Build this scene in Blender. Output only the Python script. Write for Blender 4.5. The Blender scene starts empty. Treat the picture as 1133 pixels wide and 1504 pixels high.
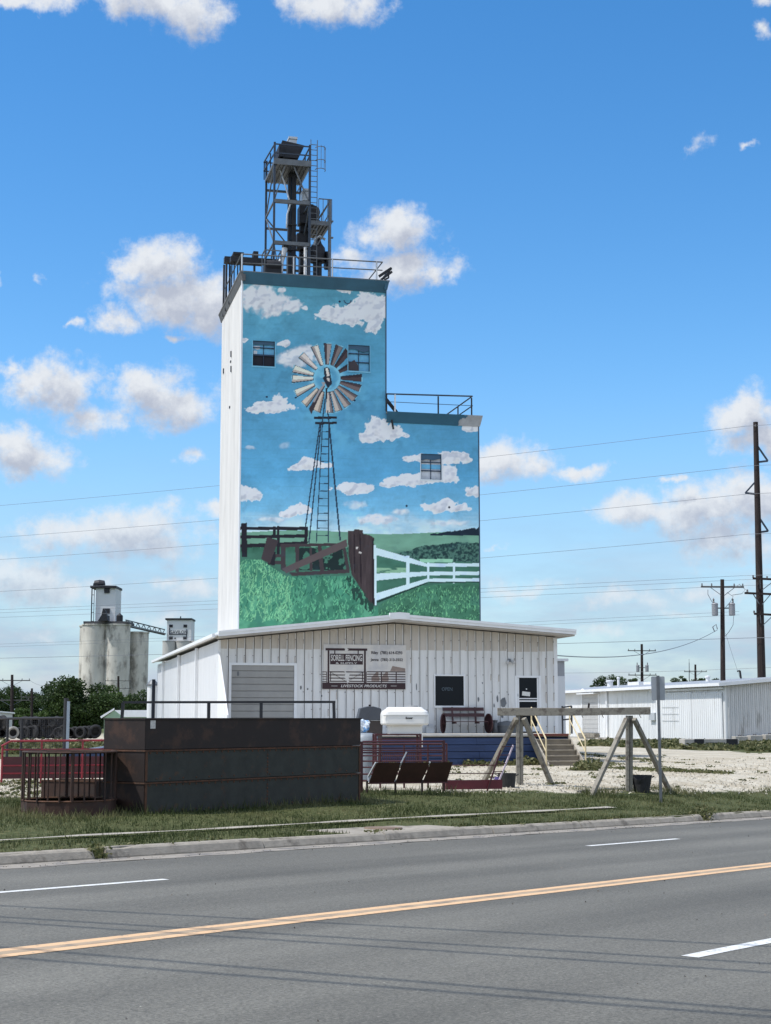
import bpy, math, random
import numpy as np
from mathutils import Vector, Matrix
random.seed(7)
RNG = np.random.default_rng(11)
R = math.radians
sc = bpy.context.scene
COL = sc.collection

# ------------------------------------------------------------ camera
FPX, PW, PH, HOR = 2262.0, 1133.0, 1504.0, 1055.0
PITCH = math.atan((HOR - PH / 2) / FPX)
EYE = 1.8
cam_d = bpy.data.cameras.new('camera')
cam = bpy.data.objects.new('camera', cam_d)
COL.objects.link(cam)
cam.location = (0, 0, EYE)
cam.rotation_euler = (R(90) + PITCH, 0, 0)
cam_d.sensor_fit = 'VERTICAL'
cam_d.sensor_height = 36.0
cam_d.lens = 36.0 * FPX / PH
cam_d.clip_start = 0.1
cam_d.clip_end = 12000
sc.camera = cam
sc.view_settings.view_transform = 'Standard'
sc.view_settings.look = 'None'
sc.view_settings.gamma = 1
sc.view_settings.exposure = 0.74

# ------------------------------------------------------------ sun
SUN_EL, SUN_HEAD = R(60), R(-105)          # heading is measured from +Y towards +X
sun_dir = Vector((math.sin(SUN_HEAD) * math.cos(SUN_EL), math.cos(SUN_HEAD) * math.cos(SUN_EL), math.sin(SUN_EL)))
sd = bpy.data.lights.new('sun', 'SUN')
sd.energy = 2.7
sd.angle = R(0.5)
sd.color = (1.0, 0.965, 0.91)
so = bpy.data.objects.new('sun', sd)
COL.objects.link(so)
so.rotation_euler = sun_dir.to_track_quat('Z', 'Y').to_euler()
so.location = (-60, 0, 120)

# ------------------------------------------------------------ pixel <-> place helpers
def ray(px, py):
    dx = (px - 566.5) / FPX
    dy = (752 - py) / FPX
    c, s = math.cos(PITCH), math.sin(PITCH)
    return Vector((dx, c - dy * s, s + dy * c))

def at(px, py, Y):
    r = ray(px, py)
    t = Y / r.y
    return Vector((r.x * t, Y, EYE + r.z * t))

def project(x, y, z):
    c, s = math.cos(PITCH), math.sin(PITCH)
    d = y * c + (z - EYE) * s
    v = -y * s + (z - EYE) * c
    return 566.5 + FPX * x / d, 752 - FPX * v / d

# ------------------------------------------------------------ world: sky and clouds
def make_world():
    w = bpy.data.worlds.new('World')
    sc.world = w
    w.use_nodes = True
    nt = w.node_tree
    nt.nodes.clear()
    N, L = nt.nodes.new, nt.links.new
    out = N('ShaderNodeOutputWorld')
    bg = N('ShaderNodeBackground')
    bg.inputs['Strength'].default_value = 0.12
    sky = N('ShaderNodeTexSky')
    sky.sky_type = 'NISHITA'
    sky.sun_disc = False
    sky.sun_elevation = SUN_EL
    sky.sun_rotation = SUN_HEAD
    sky.air_density = 1.0
    sky.dust_density = 0.1
    sky.ozone_density = 2.5
    hs = N('ShaderNodeHueSaturation')
    hs.inputs['Saturation'].default_value = 1.33
    hs.inputs['Value'].default_value = 0.93
    L(sky.outputs[0], hs.inputs['Color'])
    tc = N('ShaderNodeTexCoord')
    sep = N('ShaderNodeSeparateXYZ')
    L(tc.outputs['Generated'], sep.inputs[0])
    def math_(op, a, b=None, c=None, clamp=False):
        m = N('ShaderNodeMath'); m.operation = op; m.use_clamp = clamp
        for i, v in enumerate((a, b, c)):
            if v is None: continue
            if isinstance(v, (int, float)): m.inputs[i].default_value = v
            else: L(v, m.inputs[i])
        return m.outputs[0]
    def vm(op, a, b, out='Vector'):
        m = N('ShaderNodeVectorMath'); m.operation = op
        for i, v in enumerate((a, b)):
            if v is None: continue
            if isinstance(v, tuple): m.inputs[i].default_value = v
            else: L(v, m.inputs[i])
        return m.outputs[out]
    az = math_('ARCTAN2', sep.outputs[0], sep.outputs[1])
    el = math_('ARCSINE', sep.outputs[2])
    comb = N('ShaderNodeCombineXYZ')
    L(az, comb.inputs[0]); L(el, comb.inputs[1])
    base = comb.outputs[0]
    def noise(vec, scale, detail=6, rough=0.55, color=False):
        n = N('ShaderNodeTexNoise'); n.noise_dimensions = '3D'
        n.inputs['Scale'].default_value = scale
        n.inputs['Detail'].default_value = detail
        n.inputs['Roughness'].default_value = rough
        L(vec, n.inputs['Vector'])
        return n.outputs['Color' if color else 'Fac']
    blobs = CLOUDS
    # (px, py, half width px, half height px, strength)
    def field(vec):
        wn = noise(vec, 22, 5, 0.6, True)
        off = vm('SUBTRACT', wn, (0.5, 0.5, 0.5))
        sc_ = vm('MULTIPLY', off, (0.052, 0.034, 0.0))
        v = vm('ADD', vec, sc_)
        cur = None
        for (px, py, hw, hh, k) in blobs:
            r = ray(px, py).normalized()
            a, e = math.atan2(r.x, r.y), math.asin(r.z)
            d = vm('SUBTRACT', v, (a, e, 0))
            d = vm('MULTIPLY', d, (FPX / hw / 1.3, FPX / hh / 1.3, 0))
            d = vm('LENGTH', d, None, 'Value')
            d = math_('ADD', d, 1.0 - k)
            cur = d if cur is None else math_('MINIMUM', cur, d)
        f = math_('SUBTRACT', 1.0, cur)
        n1 = noise(vec, 48, 10, 0.66)
        n1 = math_('MULTIPLY', math_('SUBTRACT', n1, 0.5), 1.9)
        return math_('ADD', f, n1)
    f0 = field(base)
    shifted = vm('ADD', base, (-0.005, 0.014, 0.0))
    f1 = field(shifted)
    def mapr(v, a, b, c, d, smooth=True):
        m = N('ShaderNodeMapRange'); m.interpolation_type = 'SMOOTHSTEP' if smooth else 'LINEAR'
        L(v, m.inputs['Value'])
        for nme, x in zip(('From Min', 'From Max', 'To Min', 'To Max'), (a, b, c, d)): m.inputs[nme].default_value = x
        return m.outputs[0]
    cov = mapr(f0, -0.10, 0.72, 0.0, 0.97)
    # thickness seen towards the sun greys the cloud
    shade = mapr(f1, -0.15, 1.0, 0.0, 1.0)
    fine = math_('MULTIPLY', math_('SUBTRACT', noise(base, 90, 7, 0.65), 0.5), 1.1)
    shade = math_('ADD', shade, fine, clamp=True)
    mixc = N('ShaderNodeMix'); mixc.data_type = 'RGBA'
    mixc.inputs['A'].default_value = (4.1, 4.25, 4.45, 1)
    mixc.inputs['B'].default_value = (2.45, 2.65, 3.15, 1)
    L(shade, mixc.inputs['Factor'])
    # thin veil of cloud and haze low in the sky
    veil = noise(vm('MULTIPLY', base, (6.0, 22.0, 1.0)), 1.6, 6, 0.6)
    low = mapr(el, -0.02, 0.235, 1.0, 0.0)
    vcov = math_('MULTIPLY', math_('MULTIPLY', mapr(veil, 0.36, 0.66, 0.72, 1.0), low), 0.95)
    m0 = N('ShaderNodeMix'); m0.data_type = 'RGBA'
    L(vcov, m0.inputs['Factor']); L(hs.outputs[0], m0.inputs['A'])
    m0.inputs['B'].default_value = (1.65, 2.4, 3.4, 1)
    bank = noise(vm('MULTIPLY', base, (3.2, 13.0, 1.0)), 2.4, 7, 0.62)
    bcov = math_('MULTIPLY', math_('MULTIPLY', mapr(bank, 0.44, 0.62, 0.0, 1.0), mapr(el, 0.02, 0.15, 1.0, 0.0)), 0.55)
    mb_ = N('ShaderNodeMix'); mb_.data_type = 'RGBA'
    L(bcov, mb_.inputs['Factor']); L(m0.outputs['Result'], mb_.inputs['A']); mb_.inputs['B'].default_value = (2.75, 3.0, 3.6, 1)
    m0 = mb_
    # aerial perspective: low clouds melt into the haze
    fade = mapr(el, 0.0, 0.16, 0.45, 1.0)
    cov2 = math_('MULTIPLY', cov, fade)
    m1 = N('ShaderNodeMix'); m1.data_type = 'RGBA'
    L(cov2, m1.inputs['Factor']); L(m0.outputs['Result'], m1.inputs['A']); L(mixc.outputs['Result'], m1.inputs['B'])
    # added unseen cumulus overhead and behind the viewer, fills shaded fronts with light
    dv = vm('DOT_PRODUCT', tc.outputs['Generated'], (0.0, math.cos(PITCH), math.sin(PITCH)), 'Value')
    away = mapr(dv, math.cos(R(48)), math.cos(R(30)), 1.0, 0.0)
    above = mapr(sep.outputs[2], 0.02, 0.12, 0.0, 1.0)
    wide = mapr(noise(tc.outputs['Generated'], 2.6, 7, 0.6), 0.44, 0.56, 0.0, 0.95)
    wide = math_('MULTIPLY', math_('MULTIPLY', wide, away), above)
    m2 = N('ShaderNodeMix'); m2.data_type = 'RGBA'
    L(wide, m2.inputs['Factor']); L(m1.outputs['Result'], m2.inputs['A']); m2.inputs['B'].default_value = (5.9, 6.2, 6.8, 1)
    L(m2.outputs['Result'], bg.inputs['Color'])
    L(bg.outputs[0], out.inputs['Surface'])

CLOUDS = [
    (30, -6, 70, 16, 1), (200, -2, 110, 26, 1), (275, 14, 60, 36, 1), (480, 4, 75, 28, 1), (1128, 2, 22, 16, .7), (1120, 48, 24, 18, .6),
    (1025, 212, 34, 20, .45), (1098, 216, 14, 8, .5),
    (245, 400, 62, 36, 1), (262, 440, 95, 40, 1), (160, 468, 40, 20, .9), (195, 405, 30, 24, 1), (310, 460, 50, 38, 1), (265, 500, 24, 10, .6),
    (103, 472, 16, 10, .5), (4, 415, 14, 24, .6), (55, 412, 18, 12, .4),
    (585, 345, 52, 32, 1), (595, 400, 60, 30, 1), (525, 378, 50, 22, .75), (635, 410, 30, 18, .9),
    (80, 568, 66, 36, 1), (55, 560, 40, 26, 1), (130, 610, 50, 26, .8), (235, 592, 66, 36, 1), (205, 575, 34, 22, 1), (12, 548, 30, 12, .6),
    (45, 665, 66, 30, 1), (20, 645, 50, 24, .9), (285, 672, 40, 16, .55), (322, 738, 30, 14, .8),
    (140, 780, 120, 30, .95), (200, 785, 90, 34, 1), (60, 775, 60, 22, .6), (35, 845, 70, 34, 1), (105, 870, 60, 26, .8), (240, 850, 60, 16, .6), (300, 865, 50, 24, .8),
    (735, 672, 60, 30, 1), (838, 689, 44, 12, 1), (985, 706, 20, 9, .6), (730, 794, 20, 8, .5),
    (1095, 615, 48, 34, 1), (1120, 650, 50, 30, 1), (1020, 750, 120, 32, 1), (945, 748, 70, 26, 1), (1085, 735, 60, 36, 1), (1075, 790, 90, 34, .85),
    (770, 865, 90, 22, .6), (900, 880, 110, 22, .6), (1060, 860, 90, 24, .6), (250, 905, 90, 18, .5), (60, 930, 90, 22, .5), (880, 930, 140, 16, .45), (1010, 905, 60, 12, .5),
]
make_world()

# ------------------------------------------------------------ colours and materials
def lin(r, g, b):
    f = lambda c: (c / 255 / 12.92) if c / 255 <= 0.04045 else ((c / 255 + 0.055) / 1.055) ** 2.4
    return (f(r), f(g), f(b), 1)

MATS = {}
def mat(name, col, rough=0.7, metal=0.0, var=0.15, vscale=3.0, col2=None, c2scale=2.0, c2lo=0.5, c2hi=0.65, bump=0.0, bscale=30.0,
        stretch=(1, 1, 1), spec=0.5, attr=None, seed=0.0):
    """col, optional blotches of col2, fine value variation, bump"""
    if name in MATS: return MATS[name]
    m = bpy.data.materials.new(name); m.use_nodes = True
    nt = m.node_tree; N, L = nt.nodes.new, nt.links.new
    b = nt.nodes['Principled BSDF']
    b.inputs['Roughness'].default_value = rough
    b.inputs['Metallic'].default_value = metal
    b.inputs['Specular IOR Level'].default_value = spec
    tc = N('ShaderNodeTexCoord'); mp = N('ShaderNodeMapping')
    mp.inputs['Scale'].default_value = stretch
    mp.inputs['Location'].default_value = (seed, seed * 1.7, seed * 0.3)
    L(tc.outputs['Object'], mp.inputs[0])
    def noise(s, d=5, r=0.6):
        n = N('ShaderNodeTexNoise'); n.inputs['Scale'].default_value = s; n.inputs['Detail'].default_value = d; n.inputs['Roughness'].default_value = r
        L(mp.outputs[0], n.inputs['Vector']); return n.outputs['Fac']
    if attr:
        a = N('ShaderNodeAttribute'); a.attribute_name = attr; cur = a.outputs['Color']
    else:
        c = N('ShaderNodeRGB'); c.outputs[0].default_value = tuple(col[:3]) + (1,); cur = c.outputs[0]
    if col2 is not None:
        mr = N('ShaderNodeMapRange'); mr.interpolation_type = 'SMOOTHSTEP'
        mr.inputs['From Min'].default_value = c2lo; mr.inputs['From Max'].default_value = c2hi
        L(noise(c2scale, 8, 0.65), mr.inputs['Value'])
        mx = N('ShaderNodeMix'); mx.data_type = 'RGBA'
        L(mr.outputs[0], mx.inputs['Factor']); L(cur, mx.inputs['A']); mx.inputs['B'].default_value = tuple(col2[:3]) + (1,)
        cur = mx.outputs['Result']
    if var:
        mr = N('ShaderNodeMapRange'); mr.inputs['To Min'].default_value = 1 - var; mr.inputs['To Max'].default_value = 1 + var
        mr.inputs['From Min'].default_value = 0.25; mr.inputs['From Max'].default_value = 0.75
        L(noise(vscale), mr.inputs['Value'])
        vmul = N('ShaderNodeVectorMath'); vmul.operation = 'SCALE'
        L(cur, vmul.inputs[0]); L(mr.outputs[0], vmul.inputs['Scale']); cur = vmul.outputs[0]
    L(cur, b.inputs['Base Color'])
    if bump:
        bp = N('ShaderNodeBump'); bp.inputs['Strength'].default_value = bump; bp.inputs['Distance'].default_value = 0.02
        L(noise(bscale), bp.inputs['Height']); L(bp.outputs[0], b.inputs['Normal'])
    MATS[name] = m
    return m

# ------------------------------------------------------------ mesh building
class MB:
    SPLIT = {'rung', 'rungs', 'flange', 'cross_beam', 'brace', 'arm_brace'}
    def __init__(self): self.v = []; self.f = []; self.m = []; self.g = []
    def add(self, vs, fs, mi=0):
        o = len(self.v); self.g.append((o, len(self.f)))
        self.v += [tuple(p) for p in vs]
        self.f += [tuple(o + i for i in f) for f in fs]
        self.m += [mi] * len(fs)
        return self
    def box(self, x0, x1, y0, y1, z0, z1, mi=0, xf=None):
        if x0 > x1: x0, x1 = x1, x0
        if y0 > y1: y0, y1 = y1, y0
        if z0 > z1: z0, z1 = z1, z0
        vs = [(x, y, z) for z in (z0, z1) for y in (y0, y1) for x in (x0, x1)]
        if xf is not None: vs = [xf @ Vector(p) for p in vs]
        return self.add(vs, [(0, 2, 3, 1), (4, 5, 7, 6), (0, 1, 5, 4), (2, 6, 7, 3), (0, 4, 6, 2), (1, 3, 7, 5)], mi)
    def bar(self, p, q, w, h=None, mi=0, up=(0, 0, 1)):
        h = h or w
        p, q = Vector(p), Vector(q); d = (q - p)
        if d.length < 1e-6: return self
        d.normalize(); up = Vector(up)
        if abs(d.dot(up)) > 0.99: up = Vector((0, 1, 0))
        a = d.cross(up).normalized(); b = a.cross(d).normalized()
        vs = []
        for c in (p, q):
            for sa, sb in ((-1, -1), (1, -1), (1, 1), (-1, 1)): vs.append(c + a * sa * w / 2 + b * sb * h / 2)
        return self.add(vs, [(0, 3, 2, 1), (4, 5, 6, 7), (0, 1, 5, 4), (1, 2, 6, 5), (2, 3, 7, 6), (3, 0, 4, 7)], mi)
    def tube(self, pts, r, n=8, mi=0, r2=None, cap=True):
        pts = [Vector(p) for p in pts]; k = len(pts); o = []
        for i, c in enumerate(pts):
            d = (pts[min(i + 1, k - 1)] - pts[max(i - 1, 0)]).normalized()
            up = Vector((0, 0, 1)) if abs(d.z) < 0.95 else Vector((0, 1, 0))
            a = d.cross(up).normalized(); b = a.cross(d).normalized()
            rr = r if r2 is None else r + (r2 - r) * i / max(k - 1, 1)
            o += [c + (a * math.cos(t) + b * math.sin(t)) * rr for t in [2 * math.pi * j / n for j in range(n)]]
        fs = [(i * n + j, i * n + (j + 1) % n, (i + 1) * n + (j + 1) % n, (i + 1) * n + j) for i in range(k - 1) for j in range(n)]
        if cap: fs += [tuple(range(n))[::-1], tuple((k - 1) * n + j for j in range(n))]
        return self.add(o, fs, mi)
    def lathe(self, prof, c=(0, 0, 0), n=24, mi=0, axis='Z'):
        o = []
        for r, z in prof:
            for j in range(n):
                t = 2 * math.pi * j / n
                p = (r * math.cos(t), r * math.sin(t), z)
                if axis == 'Y': p = (p[0], p[2], p[1])
                if axis == 'X': p = (p[2], p[0], p[1])
                o.append((c[0] + p[0], c[1] + p[1], c[2] + p[2]))
        k = len(prof)
        fs = [(i * n + j, i * n + (j + 1) % n, (i + 1) * n + (j + 1) % n, (i + 1) * n + j) for i in range(k - 1) for j in range(n)]
        if prof[0][0] > 1e-4: fs.append(tuple(range(n))[::-1])
        if prof[-1][0] > 1e-4: fs.append(tuple((k - 1) * n + j for j in range(n)))
        return self.add(o, fs, mi)
    def ring(self, c, ro, ri, h, n=24, mi=0, axis='Z'):
        return self.lathe([(ri, -h / 2), (ro, -h / 2), (ro, h / 2), (ri, h / 2), (ri, -h / 2)], c, n, mi, axis)
    def prism(self, pts, y0, y1, mi=0, plane='XZ'):
        """extrude a polygon given in XZ (along Y), YZ (along X) or XY (along Z)"""
        n = len(pts)
        def P(a, b, t): return (a, t, b) if plane == 'XZ' else ((t, a, b) if plane == 'YZ' else (a, b, t))
        vs = [P(a, b, y0) for a, b in pts] + [P(a, b, y1) for a, b in pts]
        fs = [tuple(range(n)), tuple(range(n, 2 * n))[::-1]] + [(i, i + n, (i + 1) % n + n, (i + 1) % n) for i in range(n)]
        return self.add(vs, fs, mi)
    def xform(self, M):
        self.v = [tuple(M @ Vector(p)) for p in self.v]; return self
    def build(self, name, mats, parent=None, smooth=False, bevel=0.0, label=None, fixn=True):
        if name in self.SPLIT and len(self.g) > 1:
            gs = self.g + [(len(self.v), len(self.f))]; last = None; nm = 'rung' if name == 'rungs' else name
            for (v0, f0), (v1, f1) in zip(gs[:-1], gs[1:]):
                s = MB(); s.add(self.v[v0:v1], [tuple(i - v0 for i in f) for f in self.f[f0:f1]])
                last = s.build(nm, mats, parent, smooth, bevel, label, fixn)
            return last
        me = bpy.data.meshes.new(name)
        me.from_pydata(self.v, [], self.f)
        if not isinstance(mats, (list, tuple)): mats = [mats]
        for m in mats: me.materials.append(m)
        if len(mats) > 1: me.polygons.foreach_set('material_index', self.m)
        if fixn:
            import bmesh
            bm = bmesh.new(); bm.from_mesh(me); bmesh.ops.recalc_face_normals(bm, faces=bm.faces); bm.to_mesh(me); bm.free()
        if smooth:
            me.polygons.foreach_set('use_smooth', [True] * len(me.polygons)); me.set_sharp_from_angle(angle=R(40))
        me.update()
        o = bpy.data.objects.new(name, me)
        COL.objects.link(o)
        if parent is not None: o.parent = parent
        if bevel:
            bv = o.modifiers.new('bevel', 'BEVEL'); bv.width = bevel; bv.segments = 2; bv.limit_method = 'ANGLE'
        if label: o['label'] = label
        return o

def tag(o, label, cat, group=None):
    o['label'] = label; o['category'] = cat
    if group: o['group'] = group
    return o
def kind(o, k='structure'):
    o['kind'] = k; return o
def empty(name, loc, rz=0.0, label=None, cat=None, group=None):
    o = bpy.data.objects.new(name, None); COL.objects.link(o)
    o.location = loc; o.rotation_euler = (0, 0, rz); o.empty_display_size = 0.3
    if label: tag(o, label, cat, group)
    return o
def dup(root, loc, rz=None, label=None, scale=None):
    r = root.copy(); COL.objects.link(r); r.location = loc
    if rz is not None: r.rotation_euler = (0, 0, rz)
    if scale is not None: r.scale = scale
    if label: r['label'] = label
    for ch in list(root.children):
        c = ch.copy(); COL.objects.link(c); c.parent = r
        for g in list(ch.children):
            d = g.copy(); COL.objects.link(d); d.parent = c
    return r
def text_mesh(name, body, m, parent, loc, size, rot=(R(90), 0, 0), depth=0.004, width=None, height=None, align='CENTER', shear=0.0, bold=0.0, label=None):
    cu = bpy.data.curves.new(name, 'FONT'); cu.body = body; cu.size = size; cu.extrude = depth; cu.align_x = align; cu.shear = shear; cu.offset = bold
    cu.resolution_u = 3
    t = bpy.data.objects.new(name, cu); COL.objects.link(t)
    dg = bpy.context.evaluated_depsgraph_get(); dg.update()
    me = bpy.data.meshes.new_from_object(t.evaluated_get(dg))
    bpy.data.objects.remove(t)
    xs = [v.co.x for v in me.vertices]; ys = [v.co.y for v in me.vertices]
    w, h = max(xs) - min(xs), max(ys) - min(ys)
    kx = (width / w) if width else 1; ky = (height / h) if height else (kx if width else 1)
    cx = (max(xs) + min(xs)) / 2 if align == 'CENTER' else min(xs); cy = (max(ys) + min(ys)) / 2
    for v in me.vertices: v.co.x = (v.co.x - cx) * kx; v.co.y = (v.co.y - cy) * ky
    me.materials.clear(); me.materials.append(m); me.name = name
    o = bpy.data.objects.new(name, me); COL.objects.link(o); o.parent = parent; o.location = loc; o.rotation_euler = rot
    if label: o['label'] = label
    return o

# ------------------------------------------------------------ road frame and ground height
RH, RSL = R(40.11), 0.0194
rdir = Vector((math.sin(RH), math.cos(RH), 0)); ndir = Vector((-math.cos(RH), math.sin(RH), 0))
Z0 = 0.15
LOT = 0.12
def sq(x, y): return x * rdir.x + y * rdir.y, x * ndir.x + y * ndir.y
def xy(s, q): return s * rdir.x + q * ndir.x, s * rdir.y + q * ndir.y
def road_hit(px, py):
    r = ray(px, py)
    # EYE + t rz = Z0 - RSL * t * (r.rdir)
    t = (EYE - Z0) / (-r.z - RSL * (r.x * rdir.x + r.y * rdir.y))
    return sq(r.x * t, r.y * t)
QC = road_hit(566, 1236)[1]            # foot of the far kerb
def gz(x, y):
    s, q = sq(x, y)
    s = max(-20, min(48, s))
    zc = Z0 - RSL * s + 0.14
    t = max(0.0, min(1.0, (q - QC - 0.4) / 8.0)); t = t * t * (3 - 2 * t)
    return zc * (1 - t) + LOT * t
def gz_np(x, y):
    s = x * rdir.x + y * rdir.y; q = x * ndir.x + y * ndir.y
    zc = Z0 - RSL * np.clip(s, -20, 48) + 0.14
    t = np.clip((q - QC - 0.4) / 8.0, 0, 1); t = t * t * (3 - 2 * t)
    return zc * (1 - t) + LOT * t
def hit(px, py):
    """where the sight line meets the ground beyond the kerb"""
    r = ray(px, py); z = LOT
    for _ in range(30):
        t = (z - EYE) / r.z
        z = 0.5 * z + 0.5 * gz(r.x * t, r.y * t)
    t = (z - EYE) / r.z
    return Vector((r.x * t, r.y * t, z))
# ============================================================ GROUND
def ground_material():
    m = bpy.data.materials.new('ground'); m.use_nodes = True
    nt = m.node_tree; N, L = nt.nodes.new, nt.links.new
    b = nt.nodes['Principled BSDF']; b.inputs['Roughness'].default_value = 0.95; b.inputs['Specular IOR Level'].default_value = 0.15
    at_ = N('ShaderNodeAttribute'); at_.attribute_name = 'zone'          # x: grass amount, y: far field amount
    sep = N('ShaderNodeSeparateXYZ'); L(at_.outputs['Vector'], sep.inputs[0])
    tc = N('ShaderNodeTexCoord')
    def noise(s, d=6, r=0.6):
        n = N('ShaderNodeTexNoise'); n.inputs['Scale'].default_value = s; n.inputs['Detail'].default_value = d; n.inputs['Roughness'].default_value = r
        L(tc.outputs['Object'], n.inputs['Vector']); return n.outputs['Fac']
    def ramp(v, stops):
        r = N('ShaderNodeValToRGB'); L(v, r.inputs[0])
        e = r.color_ramp.elements
        while len(e) < len(stops): e.new(0.5)
        for i, (p, c) in enumerate(stops): e[i].position = p; e[i].color = tuple(c[:3]) + (1,)
        return r.outputs[0]
    def mix(f, a, b_):
        x = N('ShaderNodeMix'); x.data_type = 'RGBA'; L(f, x.inputs['Factor']); L(a, x.inputs['A']); L(b_, x.inputs['B']); return x.outputs['Result']
    def mapr(v, a, c):
        x = N('ShaderNodeMapRange'); x.interpolation_type = 'SMOOTHSTEP'; L(v, x.inputs['Value']); x.inputs['From Min'].default_value = a; x.inputs['From Max'].default_value = c; return x.outputs[0]
    def add(a, b_, k=1.0, o=0.0):
        x = N('ShaderNodeMath'); x.operation = 'MULTIPLY_ADD'; L(b_, x.inputs[0]); x.inputs[1].default_value = k
        y = N('ShaderNodeMath'); y.operation = 'ADD'; L(a, y.inputs[0]); y.inputs[1].default_value = o; L(y.outputs[0], x.inputs[2]); return x.outputs[0]
    gravel = ramp(noise(3.0, 12, 0.72), [(0.28, (0.36, 0.33, 0.265)), (0.5, (0.45, 0.415, 0.34)), (0.7, (0.55, 0.515, 0.43))])
    dirt = ramp(noise(0.6, 8), [(0.42, (1, 1, 1)), (0.62, (0.80, 0.76, 0.70))])
    mm = N('ShaderNodeMix'); mm.data_type = 'RGBA'; mm.blend_type = 'MULTIPLY'; mm.inputs['Factor'].default_value = 1.0
    L(gravel, mm.inputs['A']); L(dirt, mm.inputs['B'])
    soil = ramp(noise(9.0, 8), [(0.35, (0.035, 0.045, 0.015)), (0.55, (0.075, 0.085, 0.032)), (0.72, (0.16, 0.14, 0.075))])
    field = ramp(noise(0.05, 8), [(0.35, (0.05, 0.075, 0.02)), (0.65, (0.12, 0.13, 0.05))])
    # weeds creeping over the gravel in patches
    g = add(sep.outputs[0], noise(0.9, 9, 0.7), 1.15, -0.575)
    gm = mapr(g, 0.42, 0.58)
    c = mix(gm, mm.outputs['Result'], soil)
    c = mix(sep.outputs[1], c, field)
    L(c, b.inputs['Base Color'])
    bp = N('ShaderNodeBump'); bp.inputs['Strength'].default_value = 0.7; bp.inputs['Distance'].default_value = 0.03
    L(noise(14, 8, 0.7), bp.inputs['Height']); L(bp.outputs[0], b.inputs['Normal'])
    return m

def grass_edge(s):
    """q at which the grass gives way to gravel"""
    return float(np.interp(s, [-60, 10, 20, 26, 33, 41, 60, 120], [34, 32, 28.0, 25.5, 22.0, 20.7, 20.2, 20]))
def build_ground():
    def axis(marks):
        out = []
        for a, b, st in marks: out += list(np.arange(a, b, st))
        return np.array(out + [marks[-1][1]])
    S = axis([(-4000, -1000, 1000), (-1000, -200, 200), (-200, -60, 20), (-60, 0, 5), (0, 60, 1.0), (60, 160, 4), (160, 400, 30), (400, 1000, 200), (1000, 5000, 1000)])
    Q0 = QC + 0.1
    Q = np.concatenate([np.array([-4000, -1000, -200, -60, -20, -7.96, -7.9, 0, QC - 1.0, Q0 - 0.02]), np.arange(Q0, Q0 + 24, 0.5), np.arange(Q0 + 24, Q0 + 120, 3), np.arange(Q0 + 120, Q0 + 420, 30), np.array([600, 1000, 2000, 5000])])
    n, k = len(S), len(Q)
    SS, QQ = np.meshgrid(S, Q, indexing='ij')
    X = SS * rdir.x + QQ * ndir.x; Y = SS * rdir.y + QQ * ndir.y
    Z = gz_np(X, Y)
    Z += np.where(QQ > Q0 + 0.5, 0.02 * np.sin(X * 1.3) * np.cos(Y * 0.9), 0)
    Z[(QQ < Q0) & (QQ > -7.93)] = -6.0
    idx = np.arange(n * k).reshape(n, k)
    f = np.stack([idx[:-1, :-1], idx[1:, :-1], idx[1:, 1:], idx[:-1, 1:]], -1).reshape(-1, 4)
    me = bpy.data.meshes.new('ground')
    me.from_pydata(np.stack([X, Y, Z], -1).reshape(-1, 3).tolist(), [], f.tolist())
    zone = np.zeros((n * k, 3), np.float32)
    ge = np.interp(SS, [-60, 10, 20, 26, 33, 41, 60, 120], [34, 32, 28.0, 25.5, 22.0, 20.7, 20.2, 20])
    g = np.clip(0.5 + (ge - QQ) * 0.45, 0, 1)
    # grass strip along the white warehouse and rough grass left of the yard
    def patch(pts, soft=2.0):
        d = np.full(SS.shape, 1e9)
        P = [(p.x, p.y) for p in pts]; cx = sum(p[0] for p in P) / len(P); cy = sum(p[1] for p in P) / len(P)
        for i in range(len(P)):
            (x1, y1), (x2, y2) = P[i], P[(i + 1) % len(P)]
            nx, ny = y2 - y1, x1 - x2; l = math.hypot(nx, ny); nx /= l; ny /= l
            if (cx - x1) * nx + (cy - y1) * ny < 0: nx, ny = -nx, -ny
            d = np.minimum(d, (X - x1) * nx + (Y - y1) * ny)
        return np.clip(0.5 + d / soft, 0, 1)
    g = np.maximum(g, patch([hit(858, 1086), hit(858, 1093), hit(1000, 1101), hit(1200, 1109), hit(1200, 1093), hit(1050, 1089)]))
    g = np.maximum(g, patch([hit(-60, 1091), hit(60, 1090), hit(230, 1096), hit(230, 1108), hit(-60, 1118)]))
    zone[:, 0] = g.reshape(-1)
    D = np.hypot(X, Y)
    zone[:, 1] = np.clip((D - 150) / 40, 0, 1).reshape(-1)
    a = me.attributes.new('zone', 'FLOAT_VECTOR', 'POINT'); a.data.foreach_set('vector', zone.reshape(-1))
    me.materials.append(ground_material())
    me.polygons.foreach_set('use_smooth', [True] * len(me.polygons))
    o = bpy.data.objects.new('ground', me); COL.objects.link(o); kind(o)
build_ground()

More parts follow.
